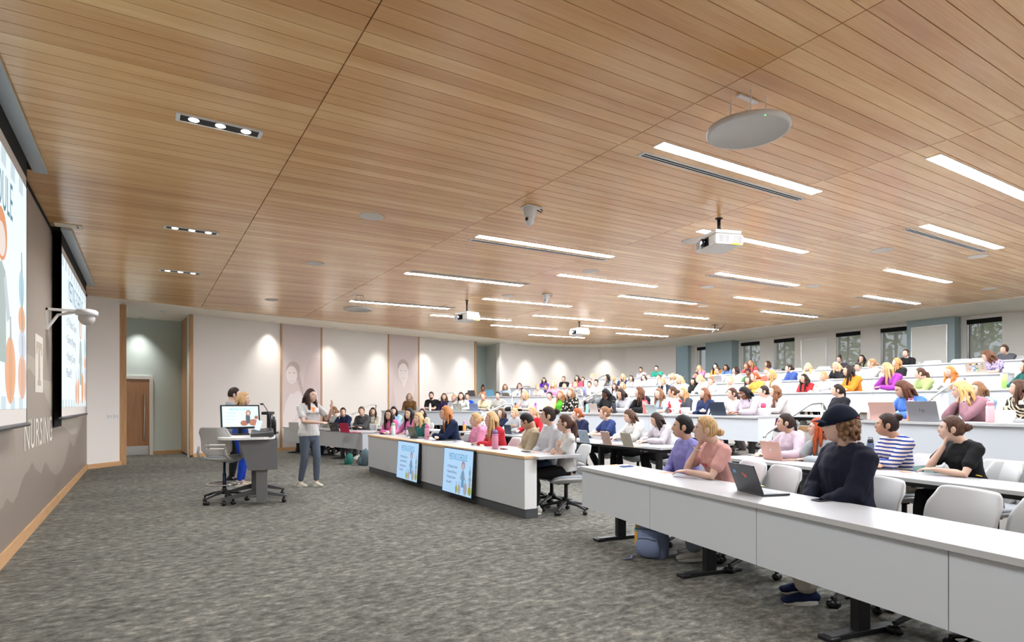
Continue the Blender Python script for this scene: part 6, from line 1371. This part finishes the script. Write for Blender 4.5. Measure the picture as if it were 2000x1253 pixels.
# px of the head, py of the crown, row, hair, hair colour, skin, top, colour, pose, colour word, options
PEOPLE = [
 (634, 812, 'AL', 'bob', LBR, FAIR, 'sweater', ('floral', (200, 200, 196), (120, 124, 120), 26), 'fold', 'grey patterned', dict(p=20)),
 (652, 793, 'AL', 'lowbun', LBR, MED, 'tee', (226, 230, 228), 'lap', 'white', dict(g='L')),
 (668, 795, 'AL', 'pony', DBR, FAIR, 'hoodie', NAVY, 'chin', 'navy', {}),
 (705, 793, 'AL', 'messy', BRN, MED, 'hoodie', (74, 72, 74), 'fold', 'charcoal', {}),
 (727, 795, 'B', 'long', DBR, MED, 'sweater', CRM, 'chin', 'cream', {}),
 (749, 799, 'K', 'long', DBR, MED, 'sweater', (224, 116, 168), 'fold', 'pink', dict(gl=(60, 50, 50), off=.75)),
 (768, 792, 'B', 'long', BLK, FAIR, 'sweater', LBL, 'fold', 'light blue', dict(p=12)),
 (799, 796, 'K', 'wavy', BLK, MED, 'hoodie', (226, 130, 180), 'rest', 'pink', dict(off=.85)),
 (816, 804, 'K', 'long', BLD, FAIR, 'sweater', (24, 74, 70), 'chinl', 'dark green', dict(p=5)),
 (824, 797, 'B', 'long', DBR, MED, 'sweater', (196, 182, 158), 'lap', 'tan', {}),
 (872, 792, 'K', 'longback', GIN, FAIR, 'sweater', (28, 40, 70), 'fold', 'navy', dict(n=1)),
 (929, 805, 'K', 'claw', BLD, FAIR, 'hoodie', (232, 150, 184), 'lap', 'pink', dict(n=1, g='L')),
 (960, 803, 'K', 'long', BLD, FAIR, 'sweater', (200, 48, 60), 'fold', 'red', dict(n=1, g='L')),
 (978, 796, 'B', 'bob', BRN, FAIR, 'sweater', (36, 44, 70), 'lap', 'navy', {}),
 (1004, 796, 'B', 'lowbun', BLD, FAIR, 'hoodie', (186, 188, 192), 'rest', 'grey', dict(n=1, txt=('TENNESSEE', (226, 160, 80)))),
 (1040, 793, 'B', 'pony', BLD, FAIR, 'sweater', (196, 30, 44), 'rest', 'red', {}),
 (1034, 801, 'K', 'short', BLK, TAN, 'jacket', (190, 174, 146), 'lap', 'beige', dict(n=1, male=True, p=28, gl=(200, 200, 206))),
 (1071, 793, 'K', 'bun', DBR, FAIR, 'jacket', (226, 228, 234), 'lap', 'white', dict(n=1, g='L')),
 (1103, 808, 'K', 'pony', BRN, FAIR, 'tee', (232, 230, 226), 'cross', 'white', dict(n=2, g='L', gl=(210, 210, 214), off=.62, pants=(22, 22, 24), yaw=158)),
 (1128, 796, 'B', 'lowbun', AUB, FAIR, 'sweater', (32, 40, 72), 'chin', 'navy', dict(n=1, g='L')),
 (1182, 793, 'B', 'bun', LBR, FAIR, 'tee', (50, 68, 118), 'type', 'blue', dict(n=1, g='L', pants=(22, 22, 26))),
 (1233, 796, 'B', 'longback', BRN, FAIR, 'hoodie', (232, 228, 222), 'type', 'cream', dict(n=1, p=20, pants=(20, 20, 22))),
 (1286, 802, 'B', 'long', DBR, MED, 'hoodie', (206, 198, 204), 'type', 'lilac grey', dict(n=1, p=22, pants=(20, 20, 22))),
 (1334, 809, 'AR', 'lowbun', BLK, MED, 'sweater', (142, 138, 200), 'lap', 'periwinkle', dict(n=2, g='L', pants=(150, 166, 184), wide=.015)),
 (1380, 811, 'AR', 'lowbun', BLD, FAIR, 'tee', (226, 170, 162), 'chin', 'pale pink', dict(n=2, g='L', pants=(140, 152, 164), wide=.02, hp=True)),
 (1643, 783, 'AR', 'curlyshort', (112, 82, 58), FAIR, 'jacket', (28, 30, 48), 'lap', 'dark navy', dict(n=2, g='L', male=True, cap=True, pants=(210, 204, 190), wide=.02, shoes=(34, 46, 84))),
 (1535, 806, 'B', 'braid', DBR, MED, 'hoodie', (228, 206, 220), 'rest', 'pale pink', dict(n=1, g='L')),
 (1598, 815, 'B', 'long', (170, 74, 36), FAIR, 'hoodie', (176, 182, 186), 'chin', 'light grey', dict(n=2, g='L', pants=(110, 112, 114))),
 (1735, 806, 'B', 'messy', DBR, TAN, 'sweater', ('stripe', (230, 218, 212), (44, 66, 142), 26), 'fold', 'blue and white striped', dict(n=2, g='L', pants=(136, 128, 112))),
 (1862, 811, 'B', 'claw', BRN, FAIR, 'tee', (26, 26, 28), 'chin', 'black', dict(n=2, g='L', pants=(22, 22, 23))),
 # first tier
 (799, 767, 'C', 'bob', GRY, FAIR, 'sweater', ('floral', (112, 78, 44), (150, 112, 66), 40), 'lap', 'brown patterned', dict(gl=(90, 80, 70))),
 (842, 764, 'C', 'short', DBR, FAIR, 'tee', (30, 30, 32), 'fold', 'black', dict(male=True, beard=DBR, gl=(40, 40, 40))),
 (867, 767, 'C', 'long', BRN, MED, 'sweater', (44, 38, 70), 'lap', 'dark navy', {}),
 (884, 769, 'C', 'messy', BLD, FAIR, 'hoodie', (206, 206, 206), 'fold', 'pale grey', dict(r=-22, off=1.0)),
 (900, 765, 'C', 'longback', DBR, FAIR, 'sweater', (232, 230, 220), 'rest', 'off-white', {}),
 (912, 766, 'C2', 'short', DBR, FAIR, 'tee', (40, 84, 200), 'lap', 'bright blue', {}),
 (944, 765, 'C', 'pony', AUB, FAIR, 'tee', (234, 226, 178), 'chin', 'pale yellow', {}),
 (972, 764, 'C', 'lowbun', DBR, FAIR, 'sweater', ('stripe', (230, 226, 214), (90, 92, 84), 30), 'rest', 'striped cream', {}),
 (1024, 762, 'C', 'bob', BLD, FAIR, 'tank', (236, 238, 240), 'chin', 'white', {}),
 (1073, 764, 'C', 'lowbun', DBR, FAIR, 'tee', ('dye', (240, 240, 236), (238, 226, 130)), 'fold', 'yellow and white tie-dyed', {}),
 (1094, 762, 'C', 'wavy', (156, 100, 58), MED, 'tee', (96, 196, 56), 'lap', 'bright green', {}),
 (1114, 757, 'C', 'long', (138, 104, 74), FAIR, 'jacket', ('floral', (28, 26, 26), (222, 212, 184), 16), 'lap', 'black floral', {}),
 (1184, 755, 'C', 'longback', BLK, DRK, 'hoodie', (24, 24, 26), 'chinl', 'black', dict(p=26, r=-14)),
 (1214, 757, 'C', 'bob', DBR, MED, 'hoodie', (190, 190, 194), 'chin', 'grey', dict(p=12)),
 (1250, 754, 'C', 'longback', (100, 66, 46), FAIR, 'jacket', (28, 28, 30), 'chin', 'black', dict(g='L')),
 (1287, 757, 'C', 'long', LBR, FAIR, 'tee', (198, 214, 232), 'type', 'light blue', {}),
 (1314, 754, 'C', 'claw', BRN, MED, 'sweater', ('floral', (236, 230, 224), (206, 50, 60), 7), 'lap', 'white heart-printed', dict(g='L')),
 (1334, 756, 'C2', 'wavy', (176, 132, 84), FAIR, 'sweater', (74, 74, 82), 'lap', 'dark grey', {}),
 (1376, 756, 'C', 'long', (124, 80, 54), FAIR, 'sweater', (38, 52, 92), 'cross', 'navy', dict(off=1.05)),
 (1430, 756, 'C', 'pony', BRN, FAIR, 'tee', (234, 232, 228), 'rest', 'white', {}),
 (1458, 751, 'C', 'longback', BLK, BRS, 'hoodie', (206, 194, 204), 'type', 'pale lilac', dict(n=1, p=26, gl=(226, 226, 230), pants=(150, 140, 144))),
 (1493, 752, 'C2', 'lowbun', DBR, FAIR, 'sweater', (236, 226, 224), 'fold', 'pale white', dict(g='L')),
 (1515, 751, 'C2', 'wavy', (118, 78, 52), FAIR, 'sweater', (234, 226, 222), 'fold', 'off-white', dict(g='L', pants=(160, 50, 130))),
 (1637, 749, 'C2', 'braid', DBR, MED, 'tee', (34, 34, 40), 'lap', 'black', dict(g='L')),
 (1770, 738, 'C', 'long', (88, 52, 36), MED, 'sweater', (84, 130, 214), 'type', 'bright blue', dict(n=1, p=22)),
 (1884, 739, 'C', 'long', (208, 170, 110), FAIR, 'sweater', (160, 118, 128), 'both', 'dusty mauve', dict(n=1, g='L', p=14)),
 (1910, 744, 'C2', 'bob', LBR, FAIR, 'sweater', (160, 190, 226), 'lap', 'powder blue', {}),
 (1990, 740, 'C2', 'long', BRN, MED, 'sweater', ('zebra', (222, 206, 176), (40, 34, 32)), 'lap', 'zebra-striped', dict(n=1, g='L')),
 # second tier
 (942, 750, 'D', 'topbun', BLK, BRS, 'sweater', (186, 172, 152), 'chin', 'taupe', {}),
 (986, 749, 'D', 'bob', LBR, MED, 'sweater', (186, 206, 232), 'lap', 'light blue', {}),
 (1014, 747, 'D', 'long', BRN, FAIR, 'jacket', (232, 234, 236), 'chin', 'white', dict(gl=(120, 90, 120))),
 (1050, 747, 'D', 'topbun', BLD, FAIR, 'tee', (238, 212, 196), 'fold', 'peach', dict(p=20)),
 (1066, 749, 'D', 'pony', DBR, MED, 'sweater', (56, 56, 110), 'lap', 'navy and lilac', dict(off=1.3)),
 (1080, 744, 'D', 'long', BLD, FAIR, 'hoodie', (236, 160, 208), 'lap', 'pink', {}),
 (1102, 748, 'D', 'buzz', BLD, FAIR, 'tee', (214, 228, 238), 'lap', 'pale blue', {}),
 (1123, 745, 'D', 'lowbun', BLD, FAIR, 'tee', ('dye', (236, 230, 210), (236, 196, 110)), 'type', 'cream and yellow', {}),
 (1151, 743, 'D', 'short', DBR, FAIR, 'sweater', (228, 228, 230), 'lap', 'white', dict(off=1.25)),
 (1164, 740, 'D', 'messy', DBR, FAIR, 'hoodie', (232, 234, 232), 'type', 'white', dict(n=1)),
 (1200, 749, 'D', 'long', BRN, FAIR, 'tee', (204, 216, 234), 'rest', 'ice blue', {}),
 (1215, 745, 'D', 'long', BLD, FAIR, 'tee', (236, 236, 234), 'rest', 'white', {}),
 (1294, 737, 'D', 'pony', BLD, FAIR, 'hoodie', (44, 52, 70), 'chin', 'dark blue', dict(p=12)),
 (1328, 732, 'D', 'long', PLT, FAIR, 'hoodie', (222, 230, 240), 'lap', 'pale blue-white', dict(p=10)),
 (1354, 737, 'D', 'bob', BLK, MED, 'jacket', (46, 46, 48), 'lap', 'black and white', dict(off=1.25)),
 (1367, 731, 'D', 'lowbun', PLT, FAIR, 'hoodie', (238, 238, 236), 'chinl', 'white', dict(g='L')),
 (1388, 735, 'D', 'lowbun', (150, 100, 64), FAIR, 'sweater', (238, 234, 232), 'rest', 'ivory', {}),
 (1426, 734, 'D', 'buzz', BLD, FAIR, 'sweater', (236, 232, 224), 'chin', 'pale cream', {}),
 (1461, 733, 'D', 'long', BRN, FAIR, 'tee', (236, 232, 230), 'lap', 'soft white', dict(off=1.25)),
 (1475, 726, 'D', 'lowbun', AUB, FAIR, 'hoodie', (240, 168, 74), 'rest', 'apricot', dict(g='L')),
 (1507, 720, 'D', 'wavy', (176, 138, 88), FAIR, 'sweater', (238, 236, 232), 'rest', 'white', dict(g='L')),
 (1570, 729, 'D', 'wavy', DBR, MED, 'tee', (204, 54, 62), 'fold', 'red', {}),
 (1608, 724, 'D', 'lowbun', BLD, MED, 'sweater', (240, 240, 240), 'rest', 'white v-neck', {}),
 (1659, 712, 'D', 'long', DBR, MED, 'jacket', (238, 146, 48), 'fold', 'orange', dict(n=1, g='L')),
 (1735, 706, 'D', 'long', BLD, FAIR, 'sweater', (164, 66, 170), 'chin', 'purple', dict(n=1, g='L', p=8)),
 (1797, 717, 'D', 'pony', BRN, FAIR, 'sweater', (172, 190, 126), 'fold', 'sage green', dict(g='L')),
 (1855, 714, 'D', 'wavy', (214, 124, 62), FAIR, 'sweater', (240, 240, 234), 'rest', 'white', {}),
 (2006, 700, 'D', 'bob', BRN, FAIR, 'jacket', (24, 92, 84), 'rest', 'teal', dict(g='L')),
 # third tier
 (1062, 737, 'E', 'wavy', DBR, MED, 'tee', (112, 60, 190), 'lap', 'purple', {}),
 (1100, 734, 'E', 'pony', BRN, MED, 'sweater', (26, 26, 28), 'fold', 'black', {}),
 (1127, 732, 'E', 'long', DBR, FAIR, 'jacket', (206, 90, 110), 'lap', 'rose', {}),
 (1138, 735, 'E', 'wavy', BRN, MED, 'sweater', (216, 96, 116), 'chin', 'coral', dict(off=1.2)),
 (1156, 729, 'E', 'short', (214, 160, 100), FAIR, 'hoodie', (236, 236, 236), 'chin', 'white', dict(male=True)),
 (1186, 730, 'E', 'longback', BLK, FAIR, 'tee', (150, 152, 154), 'chin', 'grey', dict(g='L')),
 (1197, 736, 'E', 'long', BLD, FAIR, 'tee', (210, 200, 180), 'lap', 'sand', dict(off=1.25)),
 (1216, 729, 'E', 'long', BLD, FAIR, 'sweater', (50, 58, 104), 'lap', 'navy', dict(gl=(150, 120, 90))),
 (1232, 732, 'E', 'longback', DBR, MED, 'sweater', (236, 234, 230), 'chin', 'white', {}),
 (1257, 731, 'E', 'bob', BRN, FAIR, 'sweater', (232, 226, 206), 'lap', 'cream', {}),
 (1286, 730, 'E', 'lowbun', BRN, FAIR, 'sweater', (238, 236, 232), 'both', 'white', {}),
 (1313, 729, 'E', 'long', BLD, FAIR, 'tee', (236, 236, 236), 'lap', 'white', {}),
 (1359, 727, 'E', 'short', DBR, TAN, 'tee', (60, 58, 56), 'lap', 'dark', {}),
 (1401, 716, 'E', 'bun', BRN, FAIR, 'hoodie', (196, 196, 196), 'type', 'grey', dict(gl=(160, 60, 70))),
 (1437, 715, 'E', 'longback', (48, 28, 28), FAIR, 'jacket', (228, 214, 188), 'lap', 'cream fleece', dict(g='L')),
 (1461, 721, 'E', 'short', BLK, BRS, 'tee', (90, 150, 90), 'lap', 'green', {}),
 (1497, 722, 'E', 'short', (170, 110, 70), FAIR, 'tee', (226, 110, 90), 'lap', 'coral', {}),
 (1541, 710, 'E', 'lowbun', DBR, FAIR, 'shirt', (66, 92, 160), 'fold', 'blue', dict(g='L')),
 (1578, 708, 'E', 'wavy', PLT, FAIR, 'jacket', (232, 220, 192), 'lap', 'cream', {}),
 (1634, 704, 'E', 'wavy', PLT, FAIR, 'sweater', (34, 34, 36), 'chinl', 'black', dict(p=26)),
 (1675, 708, 'E', 'short', DBR, MED, 'shirt', (170, 190, 220), 'lap', 'pale blue', {}),
 (1703, 700, 'E', 'lowbun', (160, 116, 78), FAIR, 'sweater', (228, 228, 224), 'cross', 'white', dict(g='L')),
 (1752, 698, 'E', 'long', (178, 132, 84), FAIR, 'jacket', (34, 34, 34), 'lap', 'black', dict(g='L')),
 (1934, 680, 'E', 'wavy', (98, 62, 42), FAIR, 'tee', ('floral', (176, 160, 206), (90, 84, 110), 22), 'type', 'lavender floral', dict(n=1, p=26, g='L')),
 # top row
 (1251, 716, 'F', 'lowbun', BLK, TAN, 'tee', (200, 196, 200), 'fold', 'light grey', {}),
 (1282, 713, 'F', 'short', BLK, MED, 'tee', (38, 142, 116), 'fold', 'emerald green', dict(male=True)),
 (1365, 712, 'F', 'wavy', BLD, FAIR, 'hoodie', (234, 150, 184), 'chinl', 'pink', {}),
 (1397, 709, 'F', 'long', BLK, FAIR, 'sweater', (232, 158, 48), 'fold', 'mustard', {}),
 (1417, 711, 'F', 'bob', DBR, TAN, 'sweater', (106, 140, 196), 'chin', 'blue', dict(p=14)),
 (1457, 711, 'F', 'wavy', AUB, FAIR, 'sweater', (224, 96, 100), 'chin', 'coral red', {}),
 (1466, 703, 'F', 'long', (196, 150, 100), FAIR, 'hoodie', (226, 108, 112), 'rest', 'salmon', dict(off=1.3)),
 (1499, 704, 'F', 'wavy', BRN, FAIR, 'tee', (150, 176, 224), 'rest', 'light blue', dict(g='L')),
 (1639, 695, 'F', 'topbun', DBR, FAIR, 'jacket', (60, 50, 60), 'lap', 'dark', dict(gl=(40, 30, 34))),
 (1682, 694, 'F', 'long', DBR, MED, 'sweater', (140, 146, 124), 'chin', 'olive', dict(gl=(110, 80, 100))),
 (1769, 681, 'F', 'bun', BRN, FAIR, 'hoodie', (26, 26, 27), 'lap', 'black', dict(n=0)),
 (1961, 690, 'F', 'curly', BRN, FAIR, 'sweater', (90, 90, 96), 'fold', 'grey', {}),
]
SPEAKER = Vector((2.3, 10.4))
GNAME = {'tee': 'T-shirt', 'tank': 'tank top', 'sweater': 'sweatshirt', 'hoodie': 'hoodie', 'jacket': 'jacket', 'shirt': 'shirt'}
FIGS = {}
used_labels = {}
def fig(pose, male, leg):
    k = (pose, male, leg)
    if k not in FIGS: FIGS[k] = Fig(pose, male, 1.0, leg)
    return FIGS[k]
ALLP = []
for i, (px, yt, row, hs, hc, sk, top, tc, pose, cw, o) in enumerate(PEOPLE):
    rr = 'A' if row in ('AL', 'AR') else row
    off = o.get('off', .72 if row == 'K' else .84 if rr in ('A', 'B') else .88)
    if row == 'K': off += .12
    male = o.get('male', False); near = o.get('n', 0); leg = (i * 7) % 3 if near < 2 else (1 if row == 'AR' else 0)
    F = fig(pose, male, leg)
    # hip position: iterate so that the head lands on the ray of px
    hipx = px
    for it in range(3):
        p, n = row_pt(rr if row != 'K' else 'K', hipx, off); face = math.atan2(n.y, n.x)          # towards the front wall
        tgt = SPEAKER - p; want = math.atan2(tgt.y, tgt.x)
        if o.get('g') == 'L':
            k = (px - 1000) / FPX; vd = Vector((SN + k * CS, CS - k * SN)); want = math.atan2(-vd.x, vd.y) + math.pi if False else math.atan2(vd.x, -vd.y)
            want += R(o.get('ga', 6))
        dlt = (want - face + PI) % (2 * PI) - PI
        yaw = face + max(-R(34), min(R(34), dlt * .42))
        if 'yaw' in o: yaw = R(o['yaw'])
        rel = (want - yaw + PI) % (2 * PI) - PI; rel = max(-R(62), min(R(62), rel))
        h = F.head; hw = Vector((p.x + math.cos(yaw) * h.x, p.y + math.sin(yaw) * h.x)); hp = 1000 + FPX * (hw.x * CS - hw.y * SN) / (hw.x * SN + hw.y * CS)
        hipx += px - hp
    fl = T[RT[rr]] if row != 'K' else 0
    d = hw.x * SN + hw.y * CS; zt = CAMH + (HZ - yt) * d / FPX; crown = F.head.z + .128 + (.01 if hs in ('short', 'curlyshort') else 0) + (.035 if o.get('cap') else 0) + (.04 if hs == 'topbun' else 0)
    s = max(.88, min(1.14, (zt - fl) / crown))
    q = 12 if near == 0 else 6
    hy = round(math.degrees(rel) / q) * q; pit = o.get('p', 0); 
    ALLP.append((px, yt, row, round((zt - fl) / crown, 2), p, yaw))
    lab = 'person with %s %s hair in a %s %s' % (SN_[hs], HN.get(hc, 'brown' if hc[0] < 150 else ('ginger' if hc[1] < 132 else 'blonde')), cw, GNAME[top])
    lab2 = lab.replace(' in a ', ' in ') + ' ' + RN[row]
    if o.get('gl'): lab2 = lab2.replace(' hair in', ' hair and glasses in')
    used_labels.setdefault(lab2, []).append(i)
    e, ts, Rm = person((p.x, p.y, fl), yaw, F, (pose, male, leg), lab2, sk, hs, hc, top, tc, o.get('pants', [(36, 38, 46), (70, 84, 110), (24, 24, 26), (120, 124, 126)][i % 4]), (hy, pit, o.get('r', 0)), near, s, o.get('gl'), o.get('shoes', (222, 218, 208)), GR[row], wide=o.get('wide', 0.0), beard=o.get('beard'), seed=i)
    if o.get('cap'):
        b = MB()
        def cf(dv):
            pt = head_pt(dv, True); w = sm(.012 + .25 * (-pt.x), .026 + .25 * (-pt.x), pt.z + .0); return pt + pt.normalized() * (.030 * w - .02 * (1 - w)) + V((0, 0, .008 * w))
        head_mb(b, 48, 40, cf)
        br = MB(); vs = []; nn = 14
        for j in range(nn + 1):
            a = -1 + 2 * j / nn
            for kk, (r_, dz) in enumerate(((0, 0), (.5, -.002), (1, -.012))): vs.append(V((.085 - .035 * a * a + r_ * (.085 - .03 * a * a), a * .072, .042 + dz - .012 * a * a)))
        vs2 = [v + V((0, 0, .004)) for v in vs]; N3 = len(vs); fs = []
        for j in range(nn):
            for kk in range(2): a_ = j * 3 + kk; fs += [(a_, a_ + 1, a_ + 4, a_ + 3), (a_ + N3, a_ + 3 + N3, a_ + 4 + N3, a_ + 1 + N3)]
            fs += [(j * 3 + 2, j * 3 + 2 + N3, j * 3 + 5 + N3, j * 3 + 5), (j * 3, j * 3 + 3, j * 3 + 3 + N3, j * 3 + N3)]
        br.add(vs + vs2, fs)
        c_ = b.obj('baseball_cap', cloth_m((22, 30, 48)), e, True); c_.matrix_local = Rm; c2 = br.obj('cap_brim', cloth_m((30, 44, 70)), c_, True)
        rd = MB(); rd.ell(V((-.098, .050, .058)), (.010, .014, .009), 10, 8); rd.obj('cap_mark', mat('cap_mark_red', (160, 50, 54), .7), c_, True)
        e['label'] = 'person in navy cap and dark navy jacket with short curly hair at nearest desk'
    if o.get('txt'): decal(e, ts, F, o['txt'][0], .062, F.M @ V((.12, 0, .90)), (-1, 0, -.1), (0, 0, 1), mat('print_orange', o['txt'][1], .7), 'lettering', .95, .06)
    if px == 1103:
        decal(e, ts, F, 'TTOI', .13, F.M @ V((.10, .03, .87)), (-1, -.25, -.1), (0, 0, 1), mat('print_orange2', (214, 122, 62), .7), 'lettering', .55)
    if px == 1380:
        hm_ = []
        for sgn in (-1, 1):
            pts = [(.028 * math.sin(R(a)) ** 3, .025 * (13 * math.cos(R(a)) - 5 * math.cos(R(2 * a)) - 2 * math.cos(R(3 * a)) - math.cos(R(4 * a))) / 16) for a in range(0, 360, 18)]
            me = bpy.data.meshes.new('heart'); me.from_pydata([(x + sgn * .035, y, 0) for x, y in pts], [], [tuple(range(len(pts)))]); decal(e, ts, F, me, 1, F.M @ V((.12, .0, .88)), (-1, 0, 0), (0, 0, 1), mat('heart_red', (206, 86, 92), .7), 'heart_print')
    if px in (1380, 1862, 1735, 1884): # watch on a wrist
        sd = {1380: -1, 1862: -1, 1735: 1, 1884: 1}[px]; el, w_ = F.arm[sd]; u = (w_ - el).normalized(); c = w_ - u * .02
        if px != 1862:
            b = MB(); a1 = u.cross(V((0, 0, 1))).normalized(); a2 = u.cross(a1); b.tube([c + a1 * .030 * math.cos(R(a)) + a2 * .026 * math.sin(R(a)) for a in range(0, 361, 20)], [(.003, .010)] * 19, 8); b.obj('watch_strap', mat('strap_pale', (206, 200, 196), .5), e, True)
            MB().ell(c - a2 * .028 * (1 if a2.z < 0 else -1), (.016, .014, .008), 10, 8).obj('watch_face', M_GLASSB, e, True)
# labels: tell apart the ones that came out the same
for lab, ids in used_labels.items():
    if len(ids) > 1:
        for i in ids:
            near_ = min((j for j in range(len(PEOPLE)) if j not in ids and PEOPLE[j][2] == PEOPLE[i][2]), key=lambda j: abs(PEOPLE[j][0] - PEOPLE[i][0]))
            for ob in bpy.data.objects:
                if ob.parent is None and ob.get('label') == lab and abs(1000 + FPX * (ob.location.x * CS - ob.location.y * SN) / (ob.location.x * SN + ob.location.y * CS) - PEOPLE[i][0]) < 14:
                    ob['label'] = lab.replace(' in a ', ' in ') + ', beside %s %s' % (PEOPLE[near_][9], GNAME[PEOPLE[near_][6]]); break
# ---- chairs: one under every seated person, plus the empty ones
for i, (px, yt, row, r_, p, yaw) in enumerate(ALLP):
    rr = 'A' if row in ('AL', 'AR') else row
    fl = T[RT[rr]] if row != 'K' else 0
    cw, top = PEOPLE[i][9], GNAME[PEOPLE[i][6]]
    clab = 'white swivel chair under person with %s %s hair in %s %s' % (SN_[PEOPLE[i][3]], HN.get(PEOPLE[i][4], 'brown'), cw, top)
    if clab in used_labels: clab += ', ' + RN[row]
    used_labels[clab] = 1
    c = chair(p.x, p.y, fl, yaw, clab, near=(row in ('AR', 'B') and px > 1080) or (row == 'K' and px > 1050), group='white swivel chairs')
def empty_chair(row, px, off, label, dyaw=0, near=False, rot=None):
    p, n = row_pt(row, px, off); return chair(p.x, p.y, T[RT[row]], math.atan2(n.y, n.x) + R(dyaw), label, near, 'white swivel chairs', rot)
empty_chair('A', 1478, .78, 'empty white swivel chair behind the dark grey laptop at the desk nearest the camera', -15, True, .3)
empty_chair('A', 1818, .80, 'empty white swivel chair beside the person in the navy cap', -14, True, .2)
empty_chair('A', 1995, .80, 'empty white swivel chair cut by the frame edge at the desk nearest the camera', -14, True)
empty_chair('B', 1945, .82, 'empty white swivel chair beyond the black tee at the open table', -8, True)
empty_chair('B', 1812, 1.0, 'empty white swivel chair between the striped shirt and the black tee', -14, True)
empty_chair('A', 583, .8, 'empty white swivel chair behind the speaker at the front desk', 0)
empty_chair('C', 1354, .72, 'empty white chair tucked in beside the heart-printed top on the first tier'); empty_chair('C', 1392, .72, 'empty white chair tucked in beside the large dark blue laptop')
empty_chair('F', 1812, .7, 'empty white chair in the top row before the whiteboard column'); empty_chair('F', 1868, .7, 'empty white chair in the top row beside the blue-grey column edge'); empty_chair('F', 1905, .7, 'empty white chair in the top row under the last window'); empty_chair('F', 1985, .7, 'empty white chair in the top row at the frame edge')
empty_chair('E', 1815, .7, 'empty white chair on the third tier behind the sage green top'); empty_chair('E', 1868, .7, 'empty white chair on the third tier behind the ginger-haired person')
empty_chair('F', 1545, .7, 'empty white chair in the top row behind the blue shirt'); empty_chair('F', 1600, .7, 'empty white chair in the top row under the first whiteboard'); empty_chair('D', 1400, .75, 'empty white chair on the second tier beside the light blue cup'); empty_chair('E', 1243, .7, 'empty white chair on the third tier before the light grey T-shirt'); empty_chair('F', 1310, .7, 'empty white chair in the top row beside the emerald green T-shirt'); empty_chair('D', 1580, .62, 'empty white chair on the second tier beside the red T-shirt')
# ================================================================ THE THREE PEOPLE STANDING AT THE FRONT
def yaw_img(deg):
    "facing, in degrees from straight-into-the-photo, positive turning left"
    return PI / 2 - TH + R(deg)
# speaker: faces the audience (right, slightly towards the camera)
FS = Stand({1: (V((.26, .26, 1.33)), V((.05, .1, 1)), V((.2, .9, 0)), .12, V((-.3, .6, -1))), -1: (V((.30, -.02, 1.10)), V((.9, .5, .05)), V((0, -.3, 1)), .3, V((-.4, -.7, -.6)))}, False, .12)
FS.sh = FS.sh
k = (604 - 1000) / FPX; dsp = 10.15; ps = (dsp * (SN + k * CS), dsp * (CS - k * SN), 0)
ysp = math.atan2(-(CS), SN) + 0; ysp = yaw_img(-128)
e, ts, Rm = person(ps, ysp, FS, ('speaker',), 'person standing and speaking with one hand raised, long dark hair, white T-shirt and grey jeans', FAIR, 'half', (52, 34, 28), 'tee', (228, 226, 222), (92, 100, 114), (14, -2, 0), 2, 1.0, None, (226, 218, 198))
decal(e, ts, FS, 'MEDICAL CENTER', .034, FS.M @ V((.12, 0, .885)), (-1, 0, 0), (0, 0, 1), mat('print_black', (50, 48, 46), .7), 'lettering', .8); decal(e, ts, FS, '\u2013\u2013 \u2013\u2013\u2013\u2013 \u2013\u2013 \u2013\u2013\u2013', .026, FS.M @ V((.12, 0, .845)), (-1, 0, 0), (0, 0, 1), mat('print_grey', (150, 146, 140), .7), 'lettering', .8)
me = bpy.data.meshes.new('emblem'); me.from_pydata([(x, y, 0) for x, y in [(-.05, .035), (.05, .035), (.05, .012), (.022, .012), (.022, -.045), (-.022, -.045), (-.022, .012), (-.05, .012)]], [], [(0, 1, 2, 3, 4, 5, 6, 7)])
decal(e, ts, FS, me, 1, FS.M @ V((.12, 0, .965)), (-1, 0, 0), (0, 0, 1), mat('print_orange3', (232, 130, 50), .7), 'emblem')
# man and woman behind the lectern
FM = Stand({1: (V((.20, .14, 1.02)), V((.7, -.7, .1)), V((.2, .2, 1)), .6, V((-.5, .8, -.5))), -1: (V((.18, -.12, 1.05)), V((.7, .7, .1)), V((.2, -.2, 1)), .6, V((-.5, -.8, -.5)))}, True)
k = (452 - 1000) / FPX; d_ = 10.7
e, ts, Rm = person((d_ * (SN + k * CS), d_ * (CS - k * SN), 0), yaw_img(-62), FM, ('man',), 'person with short dark hair in a grey sweatshirt standing behind the lectern', FAIR, 'short', (44, 32, 28), 'sweater', (150, 154, 160), (30, 30, 34), (0, 4, 0), 1, 1.02, None, (30, 30, 32))
FW = Stand({1: (V((.24, .10, 1.02)), V((.8, -.6, .1)), V((0, .2, 1)), .5, V((-.5, .8, -.5))), -1: (V((.22, -.10, 1.04)), V((.8, .6, .1)), V((0, -.2, 1)), .5, V((-.5, -.8, -.5)))}, False)
k = (470 - 1000) / FPX; d_ = 10.25
e, ts, Rm = person((d_ * (SN + k * CS), d_ * (CS - k * SN), 0), yaw_img(-78), FW, ('woman',), 'person with long blonde hair in blue scrubs behind the monitor on the lectern', FAIR, 'wavy', (186, 150, 104), 'tee', (40, 70, 150), (30, 70, 190), (0, 6, 0), 1, .97, None, (222, 200, 180))
bpy.data.scenes.remove(_TS)
